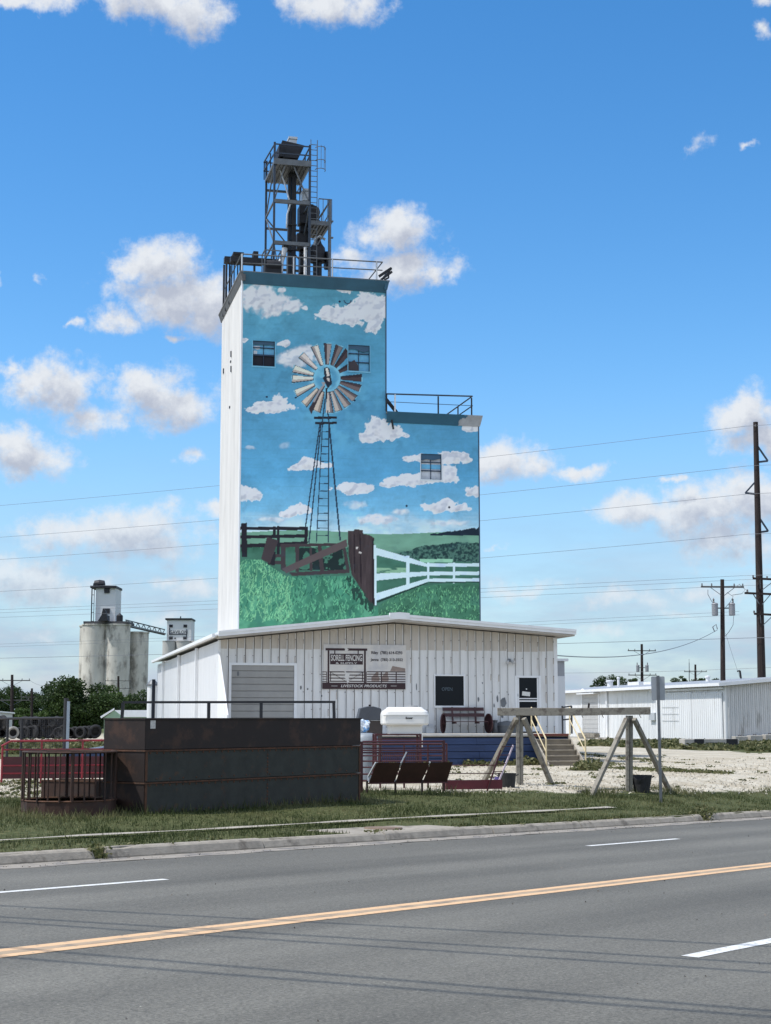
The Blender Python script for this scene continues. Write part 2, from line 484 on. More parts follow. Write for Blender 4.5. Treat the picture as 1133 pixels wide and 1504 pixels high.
# ============================================================ ROAD
ROADM = Matrix(((rdir.x * math.cos(math.atan(RSL)), ndir.x, 0, 0), (rdir.y * math.cos(math.atan(RSL)), ndir.y, 0, 0),
                (-math.sin(math.atan(RSL)), 0, 1, Z0), (0, 0, 0, 1)))
up_ = Vector((ROADM[0][0], ROADM[1][0], ROADM[2][0])).cross(Vector((ROADM[0][1], ROADM[1][1], ROADM[2][1])))
ROADM[0][2], ROADM[1][2], ROADM[2][2] = up_
def road_obj(mb, name, m, parent=None, **k):
    o = mb.build(name, m, parent, **k)
    if parent is None: o.matrix_world = ROADM
    return o
def asphalt():
    m = bpy.data.materials.new('asphalt'); m.use_nodes = True
    nt = m.node_tree; N, L = nt.nodes.new, nt.links.new
    b = nt.nodes['Principled BSDF']; b.inputs['Roughness'].default_value = 0.8; b.inputs['Specular IOR Level'].default_value = 0.35
    tc = N('ShaderNodeTexCoord')
    def noise(s, d=5, r=0.6, st=(1, 1, 1), loc=(0, 0, 0)):
        mp = N('ShaderNodeMapping'); mp.inputs['Scale'].default_value = st; mp.inputs['Location'].default_value = loc
        L(tc.outputs['Object'], mp.inputs[0])
        n = N('ShaderNodeTexNoise'); n.inputs['Scale'].default_value = s; n.inputs['Detail'].default_value = d; n.inputs['Roughness'].default_value = r
        L(mp.outputs[0], n.inputs['Vector']); return n.outputs['Fac']
    def mr(v, a, c, x, y):
        q = N('ShaderNodeMapRange'); L(v, q.inputs['Value'])
        for k_, t in zip(('From Min', 'From Max', 'To Min', 'To Max'), (a, c, x, y)): q.inputs[k_].default_value = t
        return q.outputs[0]
    def mul(a, c):
        q = N('ShaderNodeMath'); q.operation = 'MULTIPLY'; L(a, q.inputs[0])
        if isinstance(c, (int, float)): q.inputs[1].default_value = c
        else: L(c, q.inputs[1])
        return q.outputs[0]
    v = mr(noise(1.0, 4, 0.5, (0.05, 0.9, 1)), 0.3, 0.7, 0.80, 1.18)      # wheel tracks run along the road
    v = mul(v, mr(noise(0.35, 6, 0.6, (0.4, 1, 1), (9, 3, 0)), 0.3, 0.7, 0.88, 1.12))
    v = mul(v, mr(noise(11, 5, 0.75, (1, 1, 1), (2, 5, 0)), 0.3, 0.7, 0.82, 1.2))
    v = mul(v, mr(noise(0.12, 5, 0.6, (1, 1.4, 1), (4, 8, 0)), 0.35, 0.65, 0.88, 1.12))
    v = mul(v, mr(noise(34, 3, 0.85), 0.3, 0.7, 0.45, 1.6))               # aggregate
    v = mul(v, mr(noise(150, 2, 0.8), 0.3, 0.7, 0.75, 1.25))
    sx = N('ShaderNodeSeparateXYZ'); L(tc.outputs['Object'], sx.inputs[0])
    cs = N('ShaderNodeMath'); cs.operation = 'MULTIPLY_ADD'; L(sx.outputs[1], cs.inputs[0]); cs.inputs[1].default_value = 2 * math.pi / 1.9; cs.inputs[2].default_value = 1.0
    cc = N('ShaderNodeMath'); cc.operation = 'COSINE'; L(cs.outputs[0], cc.inputs[0])
    v = mul(v, mr(cc.outputs[0], -1, 1, 0.93, 1.07))
    # sealed cracks
    vo = N('ShaderNodeTexVoronoi'); vo.feature = 'DISTANCE_TO_EDGE'; vo.inputs['Scale'].default_value = 0.16
    wn = N('ShaderNodeTexNoise'); wn.inputs['Scale'].default_value = 1.2; wn.inputs['Detail'].default_value = 6; L(tc.outputs['Object'], wn.inputs['Vector'])
    ad = N('ShaderNodeVectorMath'); ad.operation = 'MULTIPLY_ADD'; L(wn.outputs['Color'], ad.inputs[0]); ad.inputs[1].default_value = (0.7, 0.7, 0.7); L(tc.outputs['Object'], ad.inputs[2])
    L(ad.outputs[0], vo.inputs['Vector'])
    v = mul(v, mr(vo.outputs['Distance'], 0.0, 0.003, 0.84, 1.0))
    sp = N('ShaderNodeTexNoise'); sp.inputs['Scale'].default_value = 26; sp.inputs['Detail'].default_value = 1; L(tc.outputs['Object'], sp.inputs['Vector'])
    v = mul(v, mr(sp.outputs['Fac'], 0.745, 0.78, 1.0, 2.3))              # pale chips
    col = N('ShaderNodeRGB'); col.outputs[0].default_value = (0.116, 0.111, 0.094, 1)
    s = N('ShaderNodeVectorMath'); s.operation = 'SCALE'; L(col.outputs[0], s.inputs[0]); L(v, s.inputs['Scale'])
    L(s.outputs[0], b.inputs['Base Color'])
    bp = N('ShaderNodeBump'); bp.inputs['Strength'].default_value = 0.35; bp.inputs['Distance'].default_value = 0.01
    L(noise(60, 3, 0.7), bp.inputs['Height']); L(bp.outputs[0], b.inputs['Normal'])
    return m
ASPH = asphalt()
CONC = mat('kerb concrete', (0.29, 0.26, 0.215), 0.9, var=0.25, vscale=5, col2=(0.15, 0.13, 0.105), c2scale=3, c2lo=0.52, c2hi=0.68, bump=0.5, bscale=40)
GUT = mat('gutter dust', (0.26, 0.235, 0.20), 0.95, var=0.2, vscale=6, col2=(0.16, 0.15, 0.14), c2scale=2.2, c2lo=0.48, c2hi=0.62, bump=0.3, bscale=60)
mb = MB()
sgrid = list(range(-60, 220, 10)); q0, q1 = -7.5, QC - 0.42
for a, b in zip(sgrid[:-1], sgrid[1:]): mb.add([(a, q0, 0), (b, q0, 0), (b, q1, 0), (a, q1, 0)], [(0, 1, 2, 3)])
kind(road_obj(mb, 'road', ASPH))
# gutter with a ragged edge against the asphalt
mb = MB(); ss = np.arange(-20, 90, 0.25)
edge = QC - 0.42 + 0.10 * np.array([math.sin(s * 1.9) * 0.4 + math.sin(s * 5.3 + 1) * 0.3 + random.uniform(-.25, .25) for s in ss])
vs = [(s, e, 0.004) for s, e in zip(ss, edge)] + [(s, QC + 0.02, 0.012) for s in ss]
n = len(ss)
mb.add(vs, [(i, i + 1, n + i + 1, n + i) for i in range(n - 1)])
kind(road_obj(mb, 'gutter', GUT))
# kerb in cast lengths with joints, two broken gaps
mb = MB(); s = -12.0
gaps = [road_hit(135, 1262)[0], road_hit(1036, 1206)[0]]
while s < 85:
    ln = random.choice([1.5, 2.9, 3.0, 3.05, 3.1])
    e = s + ln
    for g in gaps:
        if s < g < e: e = g - 0.14; 
    if e - s > 0.2:
        dz = random.uniform(-.012, .012); dq = random.uniform(-.012, .012)
        h = 0.15 + dz
        prof = [(QC + dq, -0.3), (QC + dq, 0.03), (QC + 0.05 + dq, h - 0.035), (QC + 0.085 + dq, h - 0.01), (QC + 0.12 + dq, h), (QC + 0.20 + dq, h), (QC + 0.20 + dq, -0.3)]
        k = max(2, int((e - s) / 0.3)); xs = np.linspace(s, e, k + 1)
        vv = []
        for x in xs:
            for j, (a, b) in enumerate(prof):
                ch = 0.02 * max(0, random.gauss(0, 1)) if j in (3, 4) and random.random() < .3 else 0
                vv.append((x, a + ch, b - ch * .6))
        npf = len(prof)
        fs = [(i * npf + j, i * npf + j + 1, (i + 1) * npf + j + 1, (i + 1) * npf + j) for i in range(k) for j in range(npf - 1)]
        fs += [tuple(range(npf)), tuple(k * npf + j for j in range(npf))[::-1]]
        mb.add(vv, fs)
    if any(abs(e + 0.14 - g) < 1e-6 for g in gaps): s = e + 0.32
    else: s = e + random.choice([0.012, 0.02, 0.03])
kind(road_obj(mb, 'kerb', CONC))
# near kerb behind the camera side
mb = MB(); mb.box(-60, 120, -7.9, -7.5, -0.2, 0.14); kind(road_obj(mb, 'kerb', CONC))
# painted lines
WHT = mat('road paint white', (0.62, 0.62, 0.60), 0.7, var=0.14, vscale=8, col2=(0.24, 0.24, 0.22), c2scale=14, c2lo=0.54, c2hi=0.66)
YEL = mat('road paint yellow', (0.62, 0.40, 0.22), 0.7, var=0.10, vscale=5, col2=(0.25, 0.20, 0.15), c2scale=12, c2lo=0.56, c2hi=0.70)
def stripe(s0, s1, q, w, m):
    mb = MB(); n_ = max(1, int((s1 - s0) / 0.4)); xs = np.linspace(s0, s1, n_ + 1)
    vv = [(x, q - w / 2 + random.uniform(-.006, .006), 0.004) for x in xs] + [(x, q + w / 2 + random.uniform(-.006, .006), 0.004) for x in xs]
    mb.add(vv, [(i, i + 1, n_ + 2 + i, n_ + 1 + i) for i in range(n_)])
    o = road_obj(mb, 'road_marking', m); kind(o)
qy = [road_hit(600, 1328.5)[1], road_hit(600, 1335)[1]]
for q in qy: stripe(-30, 120, q, 0.13, YEL)
YEF = mat('worn yellow between lines', (0.34, 0.255, 0.17), 0.8, var=0.18, vscale=3, col2=(0.20, 0.17, 0.13), c2scale=4, c2lo=.48, c2hi=.66)
_qm = (qy[0] + qy[1]) / 2; stripe(-30, 120, _qm, abs(qy[0] - qy[1]) - .135, YEF)
qw = 14.03
w1, w2 = road_hit(257, 1293)[0], road_hit(853, 1242)[0]
stripe(w1 - 3.05, w1, qw, 0.13, WHT); stripe(w2, road_hit(985, 1231.5)[0], qw, 0.13, WHT)
per = w2 - w1 + 3.0
stripe(w2 + per, w2 + per + 3, qw, 0.13, WHT)
nq = 6.22; n1 = road_hit(1008, 1405)[0]
stripe(n1, n1 + 3.05, nq, 0.15, WHT)
stripe(n1 - 9.1, n1 - 6.1, nq, 0.15, WHT)
# storm drain slab and narrow overgrown walk
def sheet(name, quads, m, lift=0.0):
    mb = MB(); 
    for q in quads: mb.add([(x, y, gz(x, y) + lift) for x, y in q], [tuple(range(len(q)))])
    o = mb.build(name, m); kind(o); return o
WALK = mat('old walk concrete', (0.33, 0.30, 0.25), 0.9, var=0.2, vscale=3, bump=0.4, bscale=30)
wq = [sq(hit(*p).x, hit(*p).y) for p in ((-30, 1239), (120, 1230), (280, 1222), (566, 1205), (720, 1197), (905, 1187))]
WALKPTS = wq
def walk_q(s): return float(np.interp(s, [a for a, b in wq], [b for a, b in wq]))
sl = np.arange(wq[0][0] - 6, wq[-1][0], 0.5); quads = []
for a, b in zip(sl[:-1], sl[1:]):
    w_a = 0.09 + 0.05 * math.sin(a * 2.1); w_b = 0.09 + 0.05 * math.sin(b * 2.1)
    quads.append([xy(a, walk_q(a) - w_a), xy(b, walk_q(b) - w_b), xy(b, walk_q(b) + w_b), xy(a, walk_q(a) + w_a)])
sheet('path', quads, WALK, 0.035)
dc = road_hit(603, 1232)[0]
dr = MB()
dr.box(dc - 1.5, dc + 1.5, QC + 0.2, QC + 1.25, -0.2, 0.152, 0)
dr.xform(ROADM)
sd_ = dr.build('drain_slab', CONC, bevel=0.02)
tag(sd_, 'weathered concrete storm drain slab set into the grass behind the kerb', 'drain')
lid = MB(); lid.lathe([(0.0, 0.02), (0.33, 0.02), (0.34, 0.0), (0.34, -0.02)], (dc - 0.1, QC + 0.72, 0.155), 28); lid.xform(ROADM)
lid.build('manhole_lid', mat('rusty lid', (0.17, 0.12, 0.085), 0.8, var=0.3, vscale=9), sd_)
# ============================================================ BUILDING FRAME
AZ = R(13.2)
U = Vector((math.cos(AZ), math.sin(AZ), 0)); V = Vector((-math.sin(AZ), math.cos(AZ), 0))
class Frame:
    """a building's own frame: u along its front, v into it, z up from the lot"""
    def __init__(s, px, Y, z=LOT):
        X = ray(px, 1055).x / ray(px, 1055).y * Y
        s.o = Vector((X, Y, z))
    def pix(s, px, py, v=0.0):
        r = ray(px, py); o = s.o + V * v
        t = (o - Vector((0, 0, EYE))).dot(V) / r.dot(V)
        p = Vector((0, 0, EYE)) + r * t - s.o
        return p.dot(U), p.z
    def side(s, px, py, u=0.0):
        r = ray(px, py); o = s.o + U * u
        t = (o - Vector((0, 0, EYE))).dot(U) / r.dot(U)
        p = Vector((0, 0, EYE)) + r * t - s.o
        return p.dot(V), p.z
    def world(s, u, v, z): return s.o + U * u + V * v + Vector((0, 0, z))
T = Frame(348.5, 64.0)
S = Frame(320.5, 57.0)

# ============================================================ MURAL PAINTING (colours per vertex)
def vnoise(x, y, seed=0):
    xi = np.floor(x).astype(int); yi = np.floor(y).astype(int); xf = x - xi; yf = y - yi
    def h(a, b):
        n = (a * 374761393 + b * 668265263 + seed * 1442695041) & 0xffffffff
        n = ((n ^ (n >> 13)) * 1274126177) & 0xffffffff
        return ((n ^ (n >> 16)) & 0xffff) / 65535.0
    u = xf * xf * (3 - 2 * xf); v = yf * yf * (3 - 2 * yf)
    return (h(xi, yi) * (1 - u) + h(xi + 1, yi) * u) * (1 - v) + (h(xi, yi + 1) * (1 - u) + h(xi + 1, yi + 1) * u) * v
def fbm(x, y, sc_, oct_=5, seed=0):
    r = 0; a = 0.5; t = 0; s = sc_
    for i in range(oct_): r = r + a * vnoise(x * s + 17.3 * i, y * s - 9.1 * i, seed + i); t += a; a *= 0.55; s *= 2.03
    return r / t
def inpoly(X, Y, P):
    c = np.zeros(X.shape, bool); n = len(P)
    for i in range(n):
        x1, y1 = P[i]; x2, y2 = P[(i + 1) % n]
        if y1 == y2: continue
        k = (y1 > Y) != (y2 > Y)
        c ^= k & (X < (x2 - x1) * (Y - y1) / (y2 - y1) + x1)
    return c
def sst(a, b, x):
    t = np.clip((x - a) / (b - a), 0, 1); return t * t * (3 - 2 * t)
WREF = np.array(lin(196, 220, 246)[:3]) / np.array([0.90, 1.06, 1.20])
def pc(r, g, b): return np.array(lin(r, g, b)[:3]) / WREF * 0.84
def paint(X, Y):
    """X, Y: position on the wall, in the same units as the traced design"""
    C = np.zeros(X.shape + (3,))
    def put(mask, col):
        m = mask[..., None] if mask.dtype != bool else mask.astype(float)[..., None]
        C[:] = C * (1 - m) + np.asarray(col) * m
    yy = Y
    ks = [415, 500, 600, 700, 750, 785]
    cs = [pc(86, 154, 182), pc(80, 150, 188), pc(82, 152, 196), pc(86, 160, 208), pc(114, 182, 224), pc(172, 210, 232)]
    for c in range(3): C[..., c] = np.interp(yy, ks, [k[c] for k in cs])
    n = fbm(X, Y, 0.025, 5, 3)
    C *= (0.74 + 0.52 * n)[..., None] * (0.93 + 0.14 * fbm(X * .35, Y * 1.6, .16, 4, 81))[..., None]
    C *= (0.94 + 0.12 * fbm(X, Y, 0.5, 2, 8))[..., None]
    # faint board-form lines of the concrete lifts
    for k in range(420, 790, 14):
        C *= (1 - 0.10 * np.exp(-((Y - k - 2 * fbm(X, Y, .02, 2, k)) / 0.6) ** 2) * (fbm(X, Y * 0, 0.03, 3, k) > 0.5))[..., None]
    # brighter scrubbed patches around the wheel and the tower
    for (a, b, w, h, k) in ((520, 590, 34, 24, .5), (462, 606, 20, 14, .5), (500, 640, 26, 26, .35), (575, 640, 50, 22, .25), (410, 460, 80, 30, .2), (385, 480, 30, 30, .3)):
        m = np.exp(-((X - a) / w) ** 2 - ((Y - b) / h) ** 2) * k * sst(.35, .65, fbm(X, Y, .07, 4, 5))
        put(m, pc(110, 190, 228))
    hz = sst(742, 782, Y) * sst(.35, .7, fbm(X, Y * 2.6, .03, 5, 6)) * .8
    put(hz, pc(196, 222, 238))
    def cloud(blobs, soft=0.0, seed=1, amp=0.9, bright=1.0):
        wx = (fbm(X, Y, .09, 3, seed + 40) - .5) * 12; wy = (fbm(X, Y, .09, 3, seed + 50) - .5) * 7
        f = np.full(X.shape, -9.0); top = np.full(X.shape, 0.0)
        for a, b, w, h in blobs:
            d = 1 - np.hypot((X + wx - a) / w, (Y + wy - b) / h)
            top = np.where(d > f, (Y - b) / h, top); f = np.maximum(f, d)
        nz = fbm(X, Y, .13, 4, seed)
        g = f + (nz - .5) * amp
        e = sst(-.02, 0.13 + soft, g)
        # cauliflower relief
        r = .5 * (fbm(X, Y * 1.15, .075, 3, seed + 9) - fbm(X - 3.2, Y * 1.15 - 3.8, .075, 3, seed + 9))
        base = np.stack([np.interp(r, [-.09, 0, .09], [pc(188, 198, 216)[i], pc(216, 224, 238)[i], pc(236, 242, 250)[i]]) for i in range(3)], -1)
        rim = np.exp(-((g - .08) / .07) ** 2) * (.95 if soft < .3 else .2)
        base = base * (1 - rim[..., None]) + pc(240, 248, 255) * rim[..., None]
        low = sst(-.2, .7, top) * .35
        base = base * (1 - low[..., None] * .35)
        m = e * bright
        C[:] = C * (1 - m[..., None]) + base * m[..., None]
    cloud([(376, 436, 30, 26), (402, 446, 32, 20), (428, 450, 20, 10)], .35, 1)
    cloud([(545, 453, 30, 26), (510, 463, 34, 16), (484, 461, 20, 12), (550, 478, 12, 14)], 0, 2)
    cloud([(508, 425, 13, 5)], 0, 3); cloud([(414, 426, 5, 4)], .2, 4); cloud([(446, 452, 6, 3)], 0, 5); cloud([(355, 499, 7, 3)], 0, 6)
    cloud([(418, 504, 11, 5)], 0, 7)
    cloud([(428, 526, 30, 17), (448, 521, 26, 15)], .35, 8, .8, .85)
    cloud([(402, 597, 34, 10), (412, 590, 16, 10), (378, 601, 16, 6)], 0, 9)
    cloud([(556, 630, 20, 16), (574, 636, 24, 12), (543, 641, 14, 10)], 0, 10)
    cloud([(612, 672, 20, 7), (664, 673, 28, 10)], 0, 11)
    cloud([(600, 705, 36, 9), (578, 711, 26, 5), (652, 697, 22, 13), (630, 702, 20, 9)], 0, 12)
    cloud([(452, 681, 16, 10), (436, 687, 14, 5), (470, 684, 18, 5)], 0, 13)
    cloud([(356, 724, 20, 11), (370, 728, 18, 8)], 0, 14)
    cloud([(520, 717, 30, 8)], 0, 15); cloud([(438, 749, 17, 9), (424, 754, 14, 5)], 0, 16)
    cloud([(655, 746, 40, 7), (658, 740, 16, 9)], 0, 17); cloud([(700, 721, 18, 8)], 0, 18)
    cloud([(550, 763, 34, 8)], .3, 19, .9, .85); cloud([(526, 742, 22, 8)], .5, 20, .7, .6); cloud([(400, 763, 30, 5)], .5, 21, .7, .6)
    cloud([(586, 752, 17, 7)], .5, 22, .7, .7); cloud([(660, 768, 40, 5)], .5, 23, .7, .6); cloud([(368, 657, 12, 3)], .5, 24, .6, .5); cloud([(417, 655, 14, 6)], .6, 25, .6, .3)
    cloud([(695, 628, 20, 6)], 0, 26)
    # ---- land
    land = Y > 782.5 + 2 * np.sin(X / 40) - 1.5 * (X < 520)
    put(land & (X > 340), pc(106, 154, 138))
    lf = fbm(X, Y * 3, .04, 5, 30)
    C[land] *= (0.78 + 0.44 * lf[land])[:, None]
    bk = (X < 548) & (Y > 803 + 6 * (fbm(X, X * 0, .15, 3, 44) - .5)); put(bk, pc(54, 104, 88)); C[bk] *= (0.5 + 1.0 * fbm(X, Y * .7, .12, 4, 45)[bk])[:, None]
    # trees on the far ridge
    tz = 786 - (X - 632) * 0.13 - 3.2 * fbm(X, X * 0, .28, 3, 31)
    put((X > 632) & (Y < 786.5) & (Y > tz), pc(22, 38, 54))
    # mid field and hedge
    put(sst(806, 816, Y) , pc(60, 108, 94))
    m = Y > 812
    C[m] *= (0.7 + 0.6 * fbm(X, Y * 2, .06, 5, 33)[m])[:, None]
    hy = np.interp(X, [575, 590, 604, 618, 640, 668, 704], [813, 811, 808, 802, 800, 796.5, 797]) + 3 * (fbm(X, X * 0, .22, 3, 34) - .5)
    hb = np.interp(X, [575, 600, 618, 655, 665, 704], [816, 819, 821, 822, 824, 827])
    hm = (X > 575) & (Y > hy) & (Y < hb)
    put(hm, pc(44, 78, 76))
    sp = fbm(X, Y, .35, 3, 35)
    put((hm & (sp > .55)), pc(72, 112, 104)); put((hm & (sp < .40)), pc(28, 54, 58))
    put((X > 617) & (X < 665) & (Y > 821) & (Y < 826), pc(140, 196, 172))
    put(sst(.5, .6, fbm(X, Y * 4, .05, 4, 36)) * ((Y > 834) & (Y < 846) & (X > 550) & (X < 600)) * .8, pc(140, 186, 158))
    # foreground grass, painted tuft by tuft
    gr = (Y > np.interp(X, [340, 352, 384, 398, 420, 515, 545, 553, 600, 706], [824, 822, 822, 832, 846, 846, 880, 892, 862, 854]))
    gl = gr & (X < 556)
    g1 = fbm(X, Y, .055, 5, 37)
    put(gl, pc(62, 128, 106)); C[gl] *= (0.55 + 0.8 * g1[gl])[:, None]
    put(sst(.55, .72, fbm(X, Y, .05, 4, 38)) * gl * .5, pc(100, 172, 142))
    put(sst(.56, .70, fbm(X, Y, .07, 4, 39)) * gl * .30, pc(34, 84, 72))
    gr2 = gr & (X >= 556)
    put(gr2, pc(62, 116, 94)); C[gr2] *= (0.45 + 1.0 * fbm(X, Y * 1.8, .05, 5, 41)[gr2])[:, None]
    # strokes
    rs = np.random.default_rng(5)
    x0_, y0_ = X.min(), Y.min()
    def stroke_field(n_, xr, yr, col, lmin, lmax, wd):
        for _ in range(n_):
            a = rs.uniform(*xr); b = rs.uniform(*yr); l = rs.uniform(lmin, lmax); an = rs.normal(0, .42)
            tx, ty = a + l * math.sin(an), b - l * math.cos(an)
            i0, i1 = np.searchsorted(xs1, [min(a, tx) - 1.5, max(a, tx) + 1.5]); j0, j1 = np.searchsorted(-ys1, [-(max(b, ty) + 1.5), -(min(b, ty) - 1.5)])
            if i1 <= i0 or j1 <= j0: continue
            sx, sy = X[j0:j1, i0:i1], Y[j0:j1, i0:i1]
            t = np.clip(((sx - a) * (tx - a) + (sy - b) * (ty - b)) / (l * l), 0, 1)
            bend = (rs.uniform(-2, 2)) * t * t
            d = np.hypot(sx - a - (tx - a) * t - bend, sy - b - (ty - b) * t)
            mk = (d < wd * (1.05 - t)) & gr[j0:j1, i0:i1]
            C[j0:j1, i0:i1][mk] = np.asarray(col) * rs.uniform(.8, 1.15)
    xs1 = X[X.shape[0] // 2]; ys1 = Y[:, X.shape[1] // 2]
    stroke_field(330, (342, 548), (826, 915), pc(40, 98, 82), 5, 14, .9)
    stroke_field(520, (342, 430), (824, 915), pc(116, 182, 142), 7, 19, .8)
    stroke_field(260, (400, 552), (850, 915), pc(92, 166, 132), 5, 13, .8)
    stroke_field(260, (556, 706), (862, 912), pc(104, 170, 128), 3, 8, .6)
    stroke_field(200, (556, 706), (860, 912), pc(30, 76, 60), 3, 7, .6)
    # ---- old brown fence
    DK = pc(30, 30, 40); BR = pc(60, 54, 60); BL = pc(84, 76, 80)
    def A(pts, k=5.395, ox=350, oy=740): return [(ox + a / k, oy + b / k) for a, b in pts]
    def rail(pts, col): put(inpoly(X, Y, A(pts)), col)
    for p in ([(-30, 182), (552, 182), (552, 210), (-30, 206)], [(-30, 252), (548, 240), (548, 268), (-30, 276)], [(-30, 322), (190, 312), (560, 296), (540, 330), (190, 345), (-30, 345)]): rail(p, DK)
    for p in ([(25, 155), (70, 150), (72, 420), (28, 420)], [(274, 178), (300, 178), (300, 262), (274, 262)], [(308, 174), (328, 174), (330, 420), (308, 420)], [(528, 184), (556, 184), (548, 312), (522, 312)]): rail(p, DK)
    rail([(250, 400), (340, 400), (340, 425), (250, 425)], BR); rail([(245, 450), (345, 450), (345, 478), (245, 478)], BR)
    rail([(236, 380), (300, 380), (290, 490), (236, 480)], DK)
    rail([(230, 260), (320, 290), (252, 475), (182, 438)], BR)
    dkm = inpoly(X, Y, A([(470, 350), (870, 350), (870, 525), (470, 525)]))
    put(dkm & (fbm(X, Y, .12, 4, 51) > .47), pc(22, 40, 42))
    for p in ([(335, 318), (860, 310), (860, 330), (335, 345)], [(400, 545), (885, 518), (885, 548), (430, 572)], [(338, 318), (378, 318), (378, 545), (338, 520)], [(452, 320), (482, 320), (482, 540), (456, 540)],
              [(565, 345), (587, 345), (588, 530), (568, 530)], [(630, 335), (660, 335), (682, 530), (650, 532)], [(826, 345), (852, 345), (884, 520), (858, 524)]): rail(p, BR)
    rail([(345, 515), (382, 552), (868, 338), (858, 280)], BL)
    # worn grass creeping over the foot of the fence
    # ---- windmill
    ST = pc(34, 52, 74)
    def line(x1, y1, x2, y2, w, col=ST):
        l = math.hypot(x2 - x1, y2 - y1); nx, ny = -(y2 - y1) / l * w / 2, (x2 - x1) / l * w / 2
        put(inpoly(X, Y, [(x1 + nx, y1 + ny), (x2 + nx, y2 + ny), (x2 - nx, y2 - ny), (x1 - nx, y1 - ny)]), col)
    line(470.2, 622, 449, 774, 1.9); line(472, 622, 454, 798, 1.9); line(474, 622, 465, 797, 1.4); line(483, 622, 482.8, 797, 1.7); line(483.6, 622, 500, 794, 2.4)
    y = 634.0; 
    while y < 797:
        t = (y - 622) / 175; line(474 - 9 * t, y, 483, y, 1.2); y += 10.9
    for yb in (613.6, 621.4): put(inpoly(X, Y, [(461 + (yb > 618) * 2, yb - 1.8), (495, yb - 2), (495, yb + 1.4), (461 + (yb > 618) * 2, yb + 2)]), DK)
    # scrubbed light halo and the wheel
    cx, cy = 480.5, 555.6
    rr = np.hypot(X - cx, Y - cy)
    put(np.exp(-((rr - 21) / 5) ** 2) * .7, pc(134, 204, 236)); put((rr < 19) * .6 * sst(.4, .6, fbm(X, Y, .1, 3, 61)), pc(126, 200, 234))
    lt, md, dk = (216, 210, 206), (150, 146, 150), (70, 60, 66)
    blades = [(-21, lt, md), (1.5, md, dk), (21, (120, 114, 118), dk), (38, dk, (50, 44, 52)), (62, dk, (44, 38, 48)), (89.5, dk, (52, 42, 50)), (107, (108, 98, 102), dk), (126, (150, 142, 142), (100, 92, 96)),
              (143, (166, 160, 160), (112, 106, 112)), (160, (188, 184, 182), (130, 128, 134)), (175.5, (196, 192, 190), (120, 118, 126)), (197, (198, 190, 182), (150, 140, 134)), (221, (204, 196, 188), (150, 142, 138)),
              (244, (222, 216, 210), (170, 164, 162)), (269, (228, 222, 216), (176, 170, 168)), (286, (226, 220, 214), (180, 174, 172)), (312, (208, 204, 204), (160, 158, 164))]
    for ang, c1, c2 in blades:
        a = R(ang); d = (math.sin(a), -math.cos(a)); n_ = (math.cos(a), math.sin(a))
        q = lambda r_, w_: (cx + d[0] * r_ + n_[0] * w_, cy + d[1] * r_ + n_[1] * w_)
        put(inpoly(X, Y, [q(20.5, -2.6), q(51.6, -6.6), q(52.4, 5.6), q(21, 2.7)]), pc(128, 186, 214))
        put(inpoly(X, Y, [q(20, -2.9), q(51.8, -6.2), q(50.2, 5.8), q(20, 2.4)]), pc(40, 50, 66))
        put(inpoly(X, Y, [q(21, -1.8), q(50.8, -4.6), q(49.8, 5.2), q(20.5, 2.0)]), pc(*c1))
        put(inpoly(X, Y, [q(21, -1.8), q(50.8, -4.6), q(50.6, -1.0), q(21, -0.6)]), pc(*c2))
    def W(pts, k=8.093, ox=420, oy=480): return [(ox + a / k, oy + b / k) for a, b in pts]
    put(inpoly(X, Y, W([(300, 930), (275, 975), (305, 1040), (325, 990), (400, 830), (470, 700), (440, 690)])), pc(58, 52, 60))
    put(inpoly(X, Y, W([(425, 660), (470, 655), (460, 700), (400, 790), (340, 900), (320, 890), (400, 740), (440, 690)])), pc(150, 150, 158))
    put(inpoly(X, Y, W([(455, 490), (490, 475), (520, 500), (545, 640), (550, 680), (500, 730), (460, 650), (440, 610), (458, 590)])), pc(34, 40, 56))
    put(inpoly(X, Y, W([(472, 490), (500, 488), (522, 580), (490, 590)])), pc(226, 222, 220)); put(inpoly(X, Y, W([(488, 605), (522, 612), (524, 655), (494, 640)])), pc(196, 192, 192))
    line(480.2, 570, 479.5, 586, 2.6, pc(30, 36, 50)); line(478, 586, 473.5, 622, 1.8); line(481.5, 603, 483.5, 622, 1.8)
    # ---- big post
    post = inpoly(X, Y, A([(868, 212), (918, 213), (922, 203), (988, 206), (992, 240), (1040, 246), (1078, 270), (1070, 420), (1086, 810), (1040, 800), (985, 690), (900, 560), (876, 420)]))
    put(post, pc(62, 54, 58))
    pn = fbm(X * 3, Y * .35, .12, 4, 55); C[post] *= (0.55 + 0.85 * pn[post])[:, None]
    for p in ([(915, 215), (922, 215), (930, 560), (918, 540)], [(962, 240), (972, 240), (980, 640), (968, 620)], [(1060, 290), (1076, 270), (1086, 800), (1062, 800)]): rail(p, pc(36, 28, 34))
    rail([(936, 340), (952, 340), (948, 360), (934, 358)], pc(190, 190, 190)); rail([(956, 378), (980, 382), (976, 396), (958, 392)], pc(190, 190, 190))
    gm = gr & inpoly(X, Y, A([(850, 560), (900, 560), (1090, 820), (1060, 880), (850, 700)])) & (fbm(X * 2, Y * .6, .2, 3, 57) > .5)
    put(gm, pc(30, 62, 56))
    # ---- white fence
    WF = pc(190, 218, 246)
    def B(pts): return A(pts, 6.665, 540, 740)
